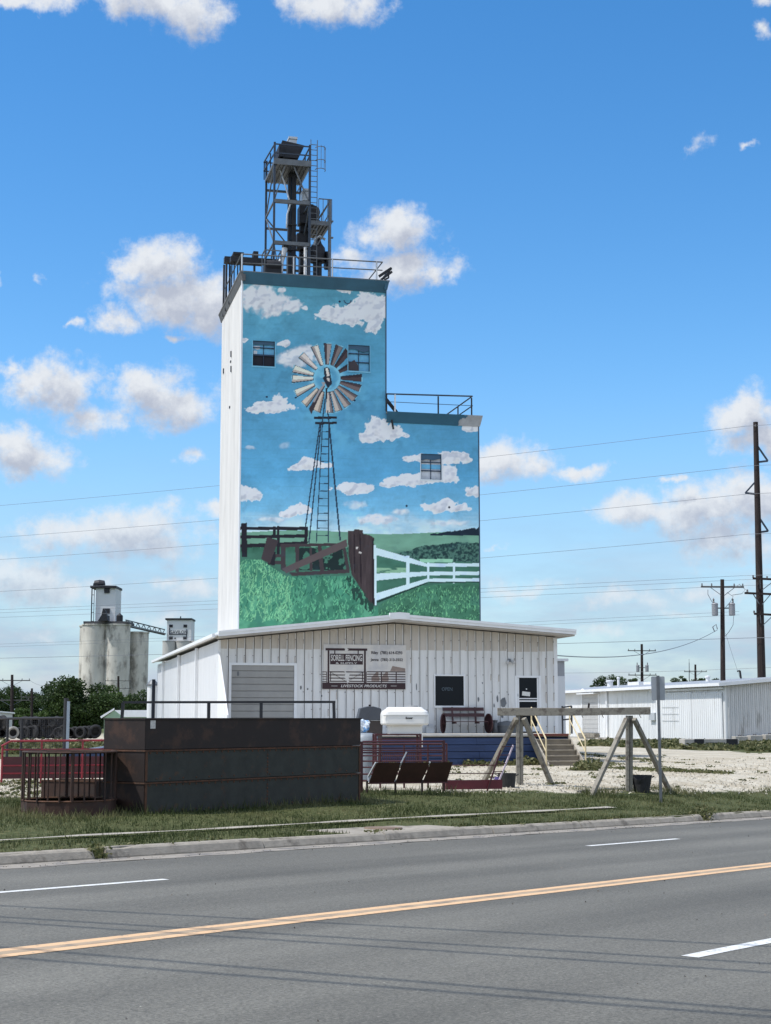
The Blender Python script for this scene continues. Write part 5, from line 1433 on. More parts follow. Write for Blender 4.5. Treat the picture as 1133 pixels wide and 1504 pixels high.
b = MB(); b.lathe([(RF - .005, -.018), (RF + .014, 0), (RF - .005, .018), (RF - .024, 0), (RF - .005, -.018)], (0, 0, H1), 12); b.build('lower_ring', RUSTL, o)
b = MB(); b.lathe([(RF - .005, -.022), (RF + .018, 0), (RF - .005, .022), (RF - .028, 0), (RF - .005, -.022)], (0, 0, zt - zg), 12); b.build('top_ring', RUST, o)
for k in range(24):
    t = 2 * math.pi * k / 24 + .05; rr = RF * (.985 if k % 2 else .97)
    b = MB(); b.tube([(rr * math.cos(t), rr * math.sin(t), H1 - .02), (rr * math.cos(t), rr * math.sin(t), zt - zg)], .016 if k % 6 else .032, 6); b.build('bar', RUST, o)
# ---- small rusty tank behind it
pa, pb = PZ(61, 1146, 33.5), PZ(141, 1146, 33.0)
o = empty('rusty_trough', (pa.x, pa.y, 0.08), math.atan2(pb.y - pa.y, pb.x - pa.x), 'small open rusty steel trough sitting behind the round bale feeder', 'trough')
lw = (pb - pa).length; th_ = pa.z - .08
b = MB(); b.box(0, lw, 0, .02, 0, th_); b.box(0, lw, .7, .72, 0, th_); b.box(0, .02, .02, .7, 0, th_); b.box(lw - .02, lw, .02, .7, 0, th_); b.box(.02, lw - .02, .02, .7, .02, .05); b.build('tub', RUST, o, bevel=.004)
b = MB(); b.box(-.015, lw + .015, -.015, .02, th_ - .02, th_ + .015); b.box(-.015, lw + .015, .7, .735, th_ - .02, th_ + .015); b.build('rim', RUSTL, o)
# ---- red bunk with rails
Yr = 40.0
a, c = PZ(4, 1100, Yr), PZ(150, 1100, Yr + .6)
o = empty('red_feed_bunk', (a.x, a.y, LOT), math.atan2(c.y - a.y, c.x - a.x), 'red steel feed bunk with pipe rails and solid lower panel at the left edge', 'feed bunk')
L_ = (c - a).length + 1.6
def zz(py, Y=Yr): return at(0, py, Y).z - LOT
b = MB()
b.tube([(-.03, 0, zz(1096)), (.2, 0, zz(1088.5)), (L_, 0, zz(1087.5))], .028, 8); b.build('top_rail', REDP, o)
for py in (1101, 1124.5, 1136): b = MB(); b.tube([(0, 0, zz(py)), (L_, 0, zz(py))], .022, 8); b.build('rail', REDP, o)
b = MB(); b.prism([(.0, zz(1111.5)), (.0, zz(1144)), (.35, zz(1144)), (.5, zz(1113)), (.47, zz(1113)), (.33, zz(1142)), (.03, zz(1142)), (.03, zz(1111.5))], 0.0, L_, plane='YZ'); b.build('trough', mat('dark red panel', (0.055, 0.006, 0.010), .5, var=.25, vscale=3), o)
for u in (0, .98, 2.02, 3.4): b = MB(); b.tube([(u, 0, 0.02), (u, 0, zz(1089 if u > .1 else 1097))], .028, 8); b.build('post', REDP, o)
for u in (1.3, 2.3): b = MB(); b.tube([(u, 0.1, 0.0), (u, .15, zz(1140))], .028, 8); b.build('leg', REDP, o)
# blue panel leaning behind
a = PZ(98, 1096, 46); o = empty('blue_trailer_bed', (a.x, a.y, LOT), R(8), 'dark blue steel panel with pale edge lying behind the red feed bunk', 'steel panel')
b = MB(); b.prism([(0, .05), (2.6, .05), (2.6, .95), (1.3, .85), (0, .65)], 0, .5); b.build('panel', mat('dark blue steel', (0.02, 0.04, 0.10), .5, var=.2), o)
b = MB(); b.bar((0, -.03, .68), (1.3, -.03, .88), .04, .04); b.bar((1.3, -.03, .88), (2.6, -.03, .98), .04, .04); b.build('edge', mat('pale blue edge', (0.3, 0.38, 0.5), .4), o)
# ---- dark wire panel fence and pale post
Yf = 45.0; a = PZ(-40, 1056, Yf); c = PZ(97, 1054, Yf)
o = empty('wire_panel_fence', (a.x, a.y, LOT), math.atan2(c.y - a.y, c.x - a.x), 'dark pipe fence panel with fine wire mesh at the left edge', 'fence')
L_ = (c - a).length; ht = a.z - LOT
b = MB(); b.tube([(0, 0, ht), (L_, 0, ht + .03)], .035, 8); b.build('rail', BLK, o)
for px in (12, 32.5): u = (PZ(px, 1055, Yf) - a).length; b = MB(); b.tube([(u, 0, 0), (u, 0, ht)], .04, 8); b.build('post', BLK, o)
b = MB(); b.tube([(L_, 0, 0), (L_, 0, ht + .6)], .07, 8); b.build('post', BLK, o)
b = MB(); u0 = (PZ(32.5, 1055, Yf) - a).length; x = u0
while x < L_: b.bar((x, 0, .1), (x, 0, ht), .006, .006); x += .06
z = .15
while z < ht: b.bar((u0, 0, z), (L_, 0, z), .006, .006); z += .06
b.build('mesh', BLK, o)
a = PZ(101, 1030, 44.2); o = empty('steel_post', (a.x, a.y, LOT), 0, 'pale blue grey steel post standing at the end of the dark wire fence', 'post')
b = MB(); b.box(-.038, .038, -.03, .03, 0, a.z - LOT); b.build('post', mat('pale blue paint', (0.22, 0.27, 0.32), .5, var=.1), o); b = MB(); b.box(-.08, .08, -.08, .08, 0, .02); b.build('base_plate', BLK, o)

# ---- fenceline feeder with three slanted panels
a, c = hit(533, 1164), hit(652, 1166); Yq = a.y
o = empty('slant_panel_feeder', (a.x, a.y, gz(a.x, a.y)), math.atan2(c.y - a.y, c.x - a.x), 'dark maroon steel feeder frame with three slanted sheet panels beside the stacked bunks', 'feeder')
zo = o.location.z; L_ = (c - a).length; k_ = L_ / 119.0
def FX(px): return (px - 533) * k_
def FZ(py): return at(590, py, Yq).z - zo
for py, r_ in ((1089.5, .024), (1099, .016), (1105.5, .018)): b = MB(); b.tube([(0, 0, FZ(py)), (L_, 0, FZ(py))], r_, 8); b.build('rail', MARP, o)
for px, yt in ((531, 1089), (652, 1088)): b = MB(); b.box(FX(px) - .03, FX(px) + .03, -.03, .03, 0, FZ(yt)); b.build('post', MARP, o)
for px in (534, 575, 614): b = MB(); b.box(FX(px) - .02, FX(px) + .02, -.30, -.26, 0, FZ(1146)); b.build('leg', DRK, o)
for (x0, x1, xt0, xt1) in ((537, 574, 551, 586), (575.5, 613, 588, 629), (615, 651, 629.5, 662)):
    b = MB(); A_, B_, C_, D_ = (FX(x0), -.28, FZ(1148)), (FX(x1), -.28, FZ(1148)), (FX(xt1) - .14, -.55, FZ(1119.5)), (FX(xt0) - .14, -.55, FZ(1119.5))
    n_ = Vector((0, -.012, .018))
    vs = [Vector(t) for t in (A_, B_, C_, D_)]; b.add(vs + [t - n_ for t in vs], [(0, 1, 2, 3), (7, 6, 5, 4), (0, 4, 5, 1), (1, 5, 6, 2), (2, 6, 7, 3), (3, 7, 4, 0)])
    pnl = b.build('slanted_panel', mat('red brown sheet', (0.045, 0.017, 0.013), .7, var=.3, vscale=3), o)
    b = MB(); b.bar((FX(x0) - .02, -.29, FZ(1148)), (FX(x0) - .02, -.27, FZ(1140)), .03, .02); b.bar((FX(x0) - .02, -.27, FZ(1140)), (FX(xt0) - .16, -.55, FZ(1119)), .03, .03)
    if x0 == 575.5: b.bar((FX(xt0) - .16, -.55, FZ(1119)), (FX(594) - .14, -.57, FZ(1104)), .035, .025)
    b.build('lit_edge_bar', GALVL, pnl)  # pale bars paint in the sunlit highlight on each left edge
b = MB(); b.bar((0, -.28, FZ(1150)), (L_, -.28, FZ(1150)), .03, .03); b.build('rail', MARP, o)
# ---- second pipe gate leaning behind the feeder
ga, gc = PZ(531, 1150, YqB := Yq + 1.6), PZ(657, 1150, Yq + 1.6)
go = empty('pipe_gate', (ga.x, ga.y, gz(ga.x, ga.y)), R(3), 'maroon pipe gate of close rails standing just behind the slant panel feeder', 'gate')
for py, r_ in ((1093, .024), (1102, .018), (1110, .018), (1118, .018), (1127, .018), (1137, .02), (1147, .022)):
    b = MB(); zz_ = at(590, py, Yq + 1.6).z - go.location.z; b.tube([(0, 0, zz_), (gc.x - ga.x, 0, zz_)], r_, 8); b.build('rail', MARP, go)
for t_ in (0, .22, .5, .78, 1.0):
    b = MB(); u_ = (gc.x - ga.x) * t_; b.tube([(u_, 0, 0), (u_, 0, at(590, 1092, Yq + 1.6).z - go.location.z)], .024, 8); b.build('post', MARP, go)
# ---- maroon slatted crate stand behind, carrying the white tank
Yc = 41.5; a, c = PZ(552, 1076, Yc), PZ(618, 1076, Yc)
o = empty('slatted_stand', (a.x, a.y, LOT), R(4), 'maroon slatted steel stand behind the slant panel feeder, holding the white tank', 'stand')
Lc = c.x - a.x; Hc = at(585, 1078, Yc).z - LOT
for z in (Hc, Hc - .12, Hc * .62, Hc * .2): b = MB(); b.box(0, Lc, -.02, .02, z - .035, z); b.build('rail', MARP, o)
b = MB(); b.box(0, Lc, .9, .94, Hc - .04, Hc); b.box(0, .05, .02, .9, Hc - .04, Hc); b.box(Lc - .05, Lc, .02, .9, Hc - .04, Hc); b.box(Lc * .5 - .03, Lc * .5 + .03, .02, .9, Hc - .04, Hc); b.build('top_frame', MARP, o)
for u in (0, Lc): 
    for v in (0, .92): b = MB(); b.box(u - .03, u + .03, v - .03, v + .03, 0, Hc); b.build('leg', MARP, o)
b = MB()
for k in range(22): u = Lc * (k + .5) / 22; b.box(u - .012, u + .012, .03, .045, Hc * .2, Hc * .62)
b.build('slats', MARP, o)
pk = PZ(590, 1081, Yc)
for (x0, x1, v) in ((586, 604, .45),): pass
# white tank
TNK = mat('white poly tank', (0.72, 0.71, 0.68), .35, var=.05, vscale=3, spec=.5)
a = PZ(594.5, 1079, Yc); tk = empty('white_poly_tank', (a.x, a.y + .45, LOT + Hc), R(4), 'white plastic tank with wide domed body on a narrower base above the maroon stand', 'tank')
kk = Yc / FPX
def rr_box(w, d, z0, z1, r, inset=0.0):
    pts = []
    for (sx, sy, t0) in ((1, 1, 0), (-1, 1, 90), (-1, -1, 180), (1, -1, 270)):
        for j in range(5): t = R(t0 + j * 22.5); pts.append((sx * (w / 2 - r) + r * math.cos(t), sy * (d / 2 - r) + r * math.sin(t)))
    return pts
def loft(b, sections, mi=0):
    n = len(sections[0][0]); vs = [(x, y, z) for pts, z in sections for x, y in pts]
    k = len(sections); fs = [(i * n + j, i * n + (j + 1) % n, (i + 1) * n + (j + 1) % n, (i + 1) * n + j) for i in range(k - 1) for j in range(n)]
    fs += [tuple(range(n))[::-1], tuple((k - 1) * n + j for j in range(n))]
    return b.add(vs, fs, mi)
w0, w1 = 68 * kk, 50 * kk; zA, zB = 0.0, at(594, 1065, Yc).z - LOT - Hc; zC = at(594, 1044, Yc).z - LOT - Hc; zD = at(594, 1038.5, Yc).z - LOT - Hc
b = MB(); loft(b, [(rr_box(w1, .7, 0, 0, .1), .0), (rr_box(w1, .7, 0, 0, .1), zB - .03), (rr_box(w1 + .05, .75, 0, 0, .1), zB)]); b.build('base', TNK, tk, smooth=False, bevel=.01)
b = MB(); loft(b, [(rr_box(w0 - .05, .95, 0, 0, .12), zB), (rr_box(w0, 1.0, 0, 0, .14), zB + .04), (rr_box(w0, 1.0, 0, 0, .14), zC - .10), (rr_box(w0 - .04, .96, 0, 0, .14), zC - .02), (rr_box(w0 - .28, .8, 0, 0, .12), zC + .06), (rr_box(w0 - .33, .7, 0, 0, .1), zD)]); b.build('body', TNK, tk, bevel=.012)
b = MB(); b.box(-w0 / 2 + .02, w0 / 2 - .02, -.51, -.495, zC - .13, zC - .11); b.build('seam_line', mat('tank seam', (.5, .5, .48), .5), tk)
b = MB(); b.lathe([(.14, 0), (.14, .04), (0, .045)], (w0 * .18, -.1, zD), 16); b.build('cap', mat('grey lid', (.3, .3, .3), .5), tk)
text_mesh('lettering', 'Bower', mat('black print', (.02, .02, .02), .5, var=0), tk, (.09, -.505, (zB + zC) / 2 + .0), .1, width=.19, height=.06, bold=.004)
b = MB(); b.box(w1 / 2 - .06, w1 / 2, -.42, -.36, -.35, .0); b.build('leg', TNK, tk)
# black hooded grill-like mineral feeder
Yg = 47; a = PZ(543, 1080, Yg); mf = empty('mineral_feeder', (a.x, a.y, LOT), R(6), 'dark grey hooded mineral feeder with sloping lid behind the stacked bunks', 'feeder')
kg = Yg / FPX; z0_, z1_ = at(543, 1058, Yg).z - LOT, at(543, 1037.5, Yg).z - LOT
HOOD = mat('dark grey hood', (0.055, 0.062, 0.075), .55, var=.15)
b = MB(); b.prism([(-19 * kg, z0_), (19 * kg, z0_), (15 * kg, z1_ - .06), (4 * kg, z1_), (-4 * kg, z1_), (-15 * kg, z1_ - .06)], -.35, .35); b.build('hood', HOOD, mf, bevel=.02)
b = MB(); b.prism([(-16 * kg, .5), (16 * kg, .5), (18 * kg, z0_ - .01), (-18 * kg, z0_ - .01)], -.3, .3); b.build('body', mat('dark brown body', (0.05, 0.038, 0.035), .7, var=.2), mf)
for sx in (-1, 1):
    for sy in (-1, 1): b = MB(); b.box(sx * .28 - .03, sx * .28 + .03, sy * .25 - .03, sy * .25 + .03, 0, .5); b.build('leg', DRK, mf)
b = MB(); b.lathe([(.03, 0), (.03, .05), (0, .06)], (0, 0, z1_), 8); b.build('knob', DRK, mf)
# tarp bundle and grey upturned tub on a low barrel
Yt = 43; a = PZ(534, 1068, Yt); tb = empty('plastic_bundle', (a.x, a.y, at(534, 1076, Yt).z), 0, 'crumpled white and blue plastic bundle on the grey domed tub by the bunks', 'bundle')
b = MB(); rs = random.Random(4)
for i in range(1):
    n1, n2 = 9, 12; vs = []
    for p_ in range(n1 + 1):
        for q_ in range(n2):
            t = math.pi * p_ / n1; f_ = 2 * math.pi * q_ / n2; r_ = .17 * (1 + .22 * math.sin(3 * f_ + 2 * t) + rs.uniform(-.12, .12))
            vs.append((r_ * math.sin(t) * math.cos(f_) * 1.0, r_ * math.sin(t) * math.sin(f_), .17 + r_ * math.cos(t)))
    b.add(vs, [(p_ * n2 + q_, p_ * n2 + (q_ + 1) % n2, (p_ + 1) * n2 + (q_ + 1) % n2, (p_ + 1) * n2 + q_) for p_ in range(n1) for q_ in range(n2)])
b.build('wrap', mat('white blue plastic', (0.62, 0.68, 0.74), .3, var=.1, col2=(0.10, 0.28, 0.55), c2scale=6, c2lo=.48, c2hi=.56), tb)
a = PZ(537, 1100, Yt); gt_ = empty('grey_tub', (a.x, a.y, LOT), 0, 'grey domed stock tub standing behind the right end of the stacked bunks', 'tub')
zt_ = at(537, 1075.5, Yt).z - LOT
b = MB(); b.lathe([(.30, 0), (.36, .02), (.36, zt_ - .28), (.33, zt_ - .12), (.22, zt_ - .03), (0, zt_)], (0, 0, 0), 20); b.build('shell', mat('grey poly', (0.22, 0.25, 0.28), .5, var=.1), gt_, smooth=True)
b = MB(); b.ring((0, 0, zt_ - .30), .38, .355, .05, 20); b.build('rim', mat('grey poly', (0,) * 3), gt_)
# ---- low dark red gate lying on edge with slanted end ladder
a, c = hit(655, 1161), hit(727, 1160); c.y = a.y + .35
o = empty('red_gate', (a.x, a.y, gz(a.x, a.y)), math.atan2(c.y - a.y, c.x - a.x), 'dark red gate with thin rails standing on the grass between feeder and wooden frame', 'gate')
zo = o.location.z; L_ = (c - a).length; Yq2 = a.y; k2 = Yq2 / FPX
def GZ(py): return at(690, py, Yq2).z - zo
b = MB(); b.box(0, L_ + .15, -.01, .03, 0.02, GZ(1146)); b.build('panel', mat('gate red panel', (0.12, 0.012, 0.02), .5, var=.2, vscale=3), o)
for py in (1124, 1136): b = MB(); b.tube([(-.1, 0, GZ(py)), (L_ + .12, 0, GZ(py + .5))], .013, 6); b.build('rail', MARP, o)
sb1, sb2 = (L_ - .0, .05, 0.02), (L_ + .47, .05, GZ(1095))
b = MB(); b.bar(sb1, sb2, .035, .035); b.build('side_bar', mat('pale pink primer', (0.62, 0.50, 0.55), .6, var=.15), o)
b = MB(); b.bar((L_ - .26, -.05, -.02), (L_ + .10, -.05, GZ(1102)), .035, .035); b.build('side_bar', MARP, o)
for py, t in ((1097, 1.0), (1109.5, .8), (1122, .55), (1134, .3)): b = MB(); b.bar((L_ - .26 + .36 * (GZ(py) / GZ(1102)), -.05, GZ(py)), (L_ + .47 * GZ(py) / GZ(1095), .05, GZ(py)), .02, .02); b.build('rung', MARP, o)
def tub(name, label, px, py, Y, r0, r1, h, m, tears=0, cat='bucket'):
    a = PZ(px, py, Y); z = gz(a.x, Y); o = empty(name, (a.x, Y, z - .02), 0, label, cat)
    b = MB(); n = 20; vs = []; 
    for rr, zz_ in ((r0, 0), (r0 + (r1 - r0) * .5, h * .5), (r1, h), (r1 - .02, h), (r0 - .02, .04)):
        for j in range(n):
            t = 2 * math.pi * j / n; dip = .13 * max(0, math.cos(t + 2.0)) ** 6 * tears if zz_ > h * .8 else 0
            vs.append((rr * math.cos(t), rr * math.sin(t), zz_ - dip))
    fs = [(i * n + j, i * n + (j + 1) % n, (i + 1) * n + (j + 1) % n, (i + 1) * n + j) for i in range(4) for j in range(n)] + [tuple(4 * n + j for j in range(n)), tuple(range(n))[::-1]]
    b.add(vs, fs); b.build('tub', m, o)
    b = MB()
    for s_ in (-1, 1): b.tube([(s_ * r1, -.06, h - .06), (s_ * (r1 + .05), -.03, h - .03), (s_ * (r1 + .05), .03, h - .03), (s_ * r1, .06, h - .06)], .012, 6)
    b.build('handle', m, o); return o
h_ = hit(943, 1164); tub('torn_tub', 'torn black rubber tub under the right end of the wooden beam', 943, 1164, h_.y, .19, .28, 26 * h_.y / FPX, RUBB, 1, 'tub')
h_ = hit(745, 1156); tub('rubber_tub', 'black rubber tub in the grass behind the left wooden post', 745, 1156, h_.y, .2, .24, 21 * h_.y / FPX, RUBB, 0, 'tub')
h_ = hit(734, 1154); tub('plastic_bucket', 'small violet blue bucket beside the slanted end of the red gate', 734, 1154, h_.y - .3, .09, .13, 15 * h_.y / FPX, mat('violet blue plastic', (0.10, 0.08, 0.26), .5), 0)

# ---- wooden beam frame
fA = {'post': hit(763.5, 1152), 'l': hit(710, 1147), 'r': hit(811, 1151)}
fB = {'post': hit(924, 1163), 'l': hit(868, 1168), 'r': hit(985, 1162)}
YA, YB = fA['post'].y, fB['post'].y
bA, bB = at(731, 1045.5, YA), at(955, 1044, YB)
wf = empty('timber_hoist_frame', (fA['post'].x, fA['post'].y, fA['post'].z), 0, 'weathered timber frame, one long beam on two braced posts, at the grass edge', 'timber frame')
wb = Vector(wf.location)
bm_ = LW(wb); hb_ = 11.5 * YA / FPX
dirb = (bB - bA).normalized(); pts = [bA + (bB - bA) * t for t in (0, .25, .5, .75, 1)]
for i, (p, q) in enumerate(zip(pts[:-1], pts[1:])):
    pass
sag = [0, -.005, -.012, -.006, 0]
vs = []; 
for i, p in enumerate(pts):
    w_ = .10 + random.uniform(-.006, .006); h2 = hb_ / 2 * (.88 + .12 * random.random()); s_ = Vector((dirb.y, -dirb.x, 0))
    for a_, c_ in ((-1, -1), (1, -1), (1, 1), (-1, 1)): vs.append(p + s_ * a_ * w_ + Vector((0, 0, c_ * h2 + sag[i])))
bm_.add(vs, [(3, 2, 1, 0), (16, 17, 18, 19)] + [(i * 4 + j, i * 4 + (j + 1) % 4, (i + 1) * 4 + (j + 1) % 4, (i + 1) * 4 + j) for i in range(4) for j in range(4)])
bm_.build('beam', WOODG, wf, bevel=.012)
for F_, Y_, tx in ((fA, YA, 763), (fB, YB, 924.5)):
    top = at(tx, 1051, Y_); p = F_['post']
    b = LW(wb); b.bar(p - Vector((.045, 0, .1)), top - Vector((.045, 0, 0)), .085, .13); b.build('post', WOODG, wf, bevel=.008)
    b = LW(wb); b.bar(p + Vector((.055, .04, -.1)), top + Vector((.055, .04, 0)), .085, .13); b.build('post', WOODG, wf, bevel=.008)
    for k_, ox in (('l', -5), ('r', 6)):
        f_ = F_[k_]; tp = at(tx + ox, 1056 if F_ is fB else 1055, Y_); 
        b = LW(wb); b.bar(f_ - Vector((0, 0, .05)), tp + Vector((0, -.13, 0)), .11, .11); b.build('brace', WOODG, wf, bevel=.008)
for px in (855, 885, 940): a = at(px, 1049, (YA + YB) / 2); b = LW(wb); b.tube([a + Vector((0, 0, .05)), a - Vector((0, 0, .05)), a + Vector((.03, 0, -.09))], .01, 5); b.build('hook', DRK, wf)
a = at(864.5, 1039.5, (YA + YB) / 2); b = LW(wb); b.bar(a - Vector((0, 0, .03)), a + Vector((.02, 0, .12)), .05, .03); b.build('bracket', DRK, wf)
a = fB['l'] + Vector((-.3, .6, .04)); c = fB['r'] + Vector((-.3, .7, .04))
gp_ = empty('ground_timber', a, 0, 'grey timber lying on the ground across the foot of the right hand post', 'timber')
b = LW(a); b.bar(a, c, .12, .10); b.build('plank', WOODG, gp_, bevel=.008); b = LW(a); b.lathe([(0, .05), (.02, .06), (.02, .045)], a + Vector((.2, 0, 0)), 6); b.build('bolt', RUST, gp_)

# ---- traffic sign seen from behind
h_ = hit(971, 1178); kS = h_.y / FPX
ts = empty('road_sign', h_, R(-3), 'bare grey back of a rectangular road sign on a tall steel post by the kerb', 'road sign')
zt_, zb_ = at(971, 993.5, h_.y).z - h_.z, at(971, 1028.5, h_.y).z - h_.z
b = MB(); w_ = 9.8 * kS
pts = []
for (sx, sz, t0) in ((1, 1, 0), (-1, 1, 90), (-1, -1, 180), (1, -1, 270)):
    for j in range(4): t = R(t0 + j * 30); pts.append((sx * (w_ - .03) + .03 * math.cos(t), (zt_ + zb_) / 2 + sz * ((zt_ - zb_) / 2 - .03) + .03 * math.sin(t)))
b.prism(pts, .03, .034); b.build('plate', mat('aluminium sign back', (0.33, 0.35, 0.37), .45, .5, var=.12, vscale=5), ts)
b = MB(); b.box(-.035, .035, -.02, -.014, -.2, zt_ + .02); b.box(-.035, -.028, -.014, .028, -.2, zt_ + .02); b.box(.028, .035, -.014, .028, -.2, zt_ + .02); b.build('post', GALV, ts)
for z in (zb_ + .12, zt_ - .12): b = MB(); b.lathe([(0, -.03), (.012, -.03), (.012, .0), (0, 0)], (0, 0, z), 8, axis='Y'); b.build('bolt', GALV, ts)

# ---- wagon wheel bench on the dock
q0, q1 = S.pix(648, 1073, -.45)[0], S.pix(720, 1073, -.45)[0]
be = empty('wagon_wheel_bench', S.world((q0 + q1) / 2, -.5, DK_Z), AZ, 'dark red bench with wagon wheel ends on the dock under the window', 'bench')
hw = (q1 - q0) / 2; WR = .37
WHL = mat('dark red brown paint', (0.045, 0.012, 0.014), .6, var=.25, vscale=5)
for s_ in (-1, 1):
    u_ = s_ * (hw - .07); b = MB(); b.ring((0, 0, 0), WR, WR - .045, .04, 24, axis='X')
    b.lathe([(0, -.06), (.07, -.05), (.07, .05), (0, .06)], (0, 0, 0), 10, axis='X')
    for k in range(8): t = 2 * math.pi * k / 8; b.bar((0, .05 * math.cos(t), .05 * math.sin(t)), (0, (WR - .05) * math.cos(t), (WR - .03) * math.sin(t)), .02)
    b.xform(Matrix.Translation((u_, 0, WR)) @ Matrix.Rotation(R(8 if s_ > 0 else -30), 4, 'Z')); b.build('wagon_wheel', WHL, be)
b = MB()
for v in (-.2, -.08, .04, .16): b.box(-hw + .16, hw - .16, v, v + .1, .42, .45)
b.build('seat', WHL, be)
for z in (.62, .84): b = MB(); b.prism([(.20 + (z - .45) * .25, z), (.23 + (z - .45) * .25, z), (.25 + (z - .4) * .25, z + .13), (.22 + (z - .4) * .25, z + .13)], -hw + .14, hw - .16, plane='YZ'); b.build('back_slat', WHL, be)
for u_ in (-.45, .45): b = MB(); b.bar((u_, .2, .36), (u_, .34, .98), .06, .035); b.build('back_post', WHL, be)
for u_ in (-.45, .45): b = MB(); b.box(u_ - .03, u_ + .03, -.2, .26, .36, .42); b.build('seat_bearer', WHL, be)
# grey covered items by the wall
a = S.world(S.pix(744, 1075, -.3)[0], -.35, DK_Z); o = empty('covered_tub', a, AZ, 'low grey tub with rounded lid on the dock between bench and glass door', 'tub')
b = MB(); b.lathe([(.36, 0), (.40, .25), (.40, .30), (.3, .42), (0, .47)], (0, 0, 0), 18); b.build('shell', mat('mid grey poly', (0.10, 0.11, 0.12), .6, var=.15), o, smooth=True)
b = MB(); b.ring((0, 0, .28), .42, .39, .04, 18); b.build('rim', mat('mid grey poly', (0,) * 3), o)
a = S.world(S.pix(728, 1075, -.3)[0], -.3, DK_Z); o = empty('milk_can', a, AZ, 'small grey metal can on the dock just right of the bench', 'can')
b = MB(); b.lathe([(.13, 0), (.15, .03), (.15, .3), (.08, .40), (.09, .46)], (0, 0, 0), 14); b.build('body', GALV, o, smooth=True)
b = MB(); b.lathe([(.1, .46), (.1, .49), (0, .50)], (0, 0, 0), 14); b.build('lid', GALV, o)
a = S.world(S.pix(632, 1072, -.3)[0], -.25, DK_Z); o = empty('electrical_box', a, AZ, 'small grey box on the dock against the wall left of the bench', 'box')
b = MB(); b.box(-.16, .16, -.12, .12, 0, .24); b.build('body', GALVL, o, bevel=.01); b = MB(); b.box(-.17, .17, -.13, .13, .24, .26); b.build('lid', GALVL, o)
# ============================================================ RIGHT: WAREHOUSE, ANNEX
Wf = Frame(1066, 104.5)
wr = empty('white_metal_warehouse', Wf.o, AZ, 'long low white ribbed metal warehouse at the right, on a concrete base', 'warehouse')
WW = mat('warehouse siding', (0.74, 0.75, 0.75), .5, var=.05, vscale=.8, col2=(0.52, 0.52, 0.50), c2scale=.6, c2lo=.58, c2hi=.8, stretch=(1, 1, .3))
WS = mat('warehouse front siding', (0.58, 0.58, 0.57), .55, var=.08, vscale=1, col2=(0.34, 0.33, 0.31), c2scale=.9, c2lo=.52, c2hi=.72, stretch=(1.5, 1.5, .4))  # greyer and blotchier than the long side's siding
def ws(px, py, u=0.0): return Wf.side(px, py, u)
DW = ws(812, 1050)[0]; zE = ws(1066, 1004)[1]; zbW = ws(1066, 1089)[1]
b = MB(); b.box(.1, 16, .1, DW, zbW, zE - .05); b.build('core_wall', SEAM, wr)
b = MB(); v = 0.0; k = 0
while v < DW:
    b.box(0, .1, v, v + .86, zbW, zE - .05); 
    for j in range(3): b.box(-.03, 0, v + .08 + j * .29, v + .115 + j * .29, zbW + .02, zE - .08)
    v += .88
b.build('side_siding', WW, wr)
b = MB(); u = .1
zr_ = lambda u: zE + .10 * min(u, 5.0)
while u < 15.5:
    b.prism([(u, zbW), (u + .28, zbW), (u + .28, zr_(u + .28) - .06), (u, zr_(u) - .06)], -.0, .1); b.box(u + .12, u + .15, -.03, 0, zbW + .02, zr_(u) - .1); u += .3
b.build('front_siding', WS, wr)
b = MB(); b.prism([(-.45, zE - .03), (5, zr_(5) - .03), (16.2, zr_(5) - .03), (16.2, zr_(5) + .06), (5, zr_(5) + .06), (-.45, zE + .05)], -.3, DW + .2); b.build('roof', mat('grey metal roof', (0.33, 0.34, 0.35), .5, .2, var=.12), wr)
b = MB(); b.box(-.60, -.45, -.32, DW + .2, zE - .16, zE + .05); b.prism([(-.6, zE - .18), (5, zr_(5) - .2), (16.2, zr_(5) - .2), (16.2, zr_(5) + .05), (5, zr_(5) + .05), (-.6, zE + .05)], -.42, -.3); b.build('fascia', TRIMW, wr)
# concrete base with loading blocks
b = MB(); b.box(-.08, 16, -.08, DW, 0 - .1, zbW - .01); b.build('concrete_base', mat('pale concrete', (0.40, 0.38, 0.34), .9, var=.2, vscale=1.5), wr)
# doors on the long side
def rect(px0, px1, py0, py1, u=0): v1, z0_ = ws(px0, py1, u); v0, z1_ = ws(px1, py0, u); return v0, v1, z0_, z1_
v0, v1, z0_, z1_ = rect(856.5, 881, 1019, 1076)
b = MB(); nz = 9
for i in range(nz): b.box(-.05, -.032, v0 + .15, v1 - .15, z0_ + (z1_ - z0_) * i / nz + .02, z0_ + (z1_ - z0_) * (i + 1) / nz - .0)
do = b.build('roll_door', mat('pale roll door', (0.42, 0.42, 0.41), .6, var=.1), wr)
b = MB(); b.box(-.10, -.03, v0, v0 + .15, z0_, z1_); b.box(-.10, -.03, v1 - .15, v1, z0_, z1_); b.box(-.55, -.03, v0, v1, z1_, z1_ + .12); b.build('frame', TRIMW, do)
b = MB(); b.box(-.5, -.08, v0 + .1, v1 - .1, z0_ - .35, z0_ - .02); b.build('dock_bumper', WOODG, wr)
b = MB(); b.box(-.4, -.08, v0 - .5, v1 + .4, -.1, z0_ - .37); b.build('ramp_block', mat('pale concrete', (0,) * 3), wr)
lp = MB(); v_, z_ = ws(861, 1013.5); lp.lathe([(.0, .12), (.1, .08), (.3, -.12), (.0, -.12)], (-.3, v_, z_), 12); lp.build('wall_lamp', TRIMW, wr)
v_ = ws(893.5, 1050)[0]; b = MB(); b.box(-.16, -.03, v_ - .12, v_ + .12, zbW, zE - .1); b.build('downpipe', TRIMW, wr)
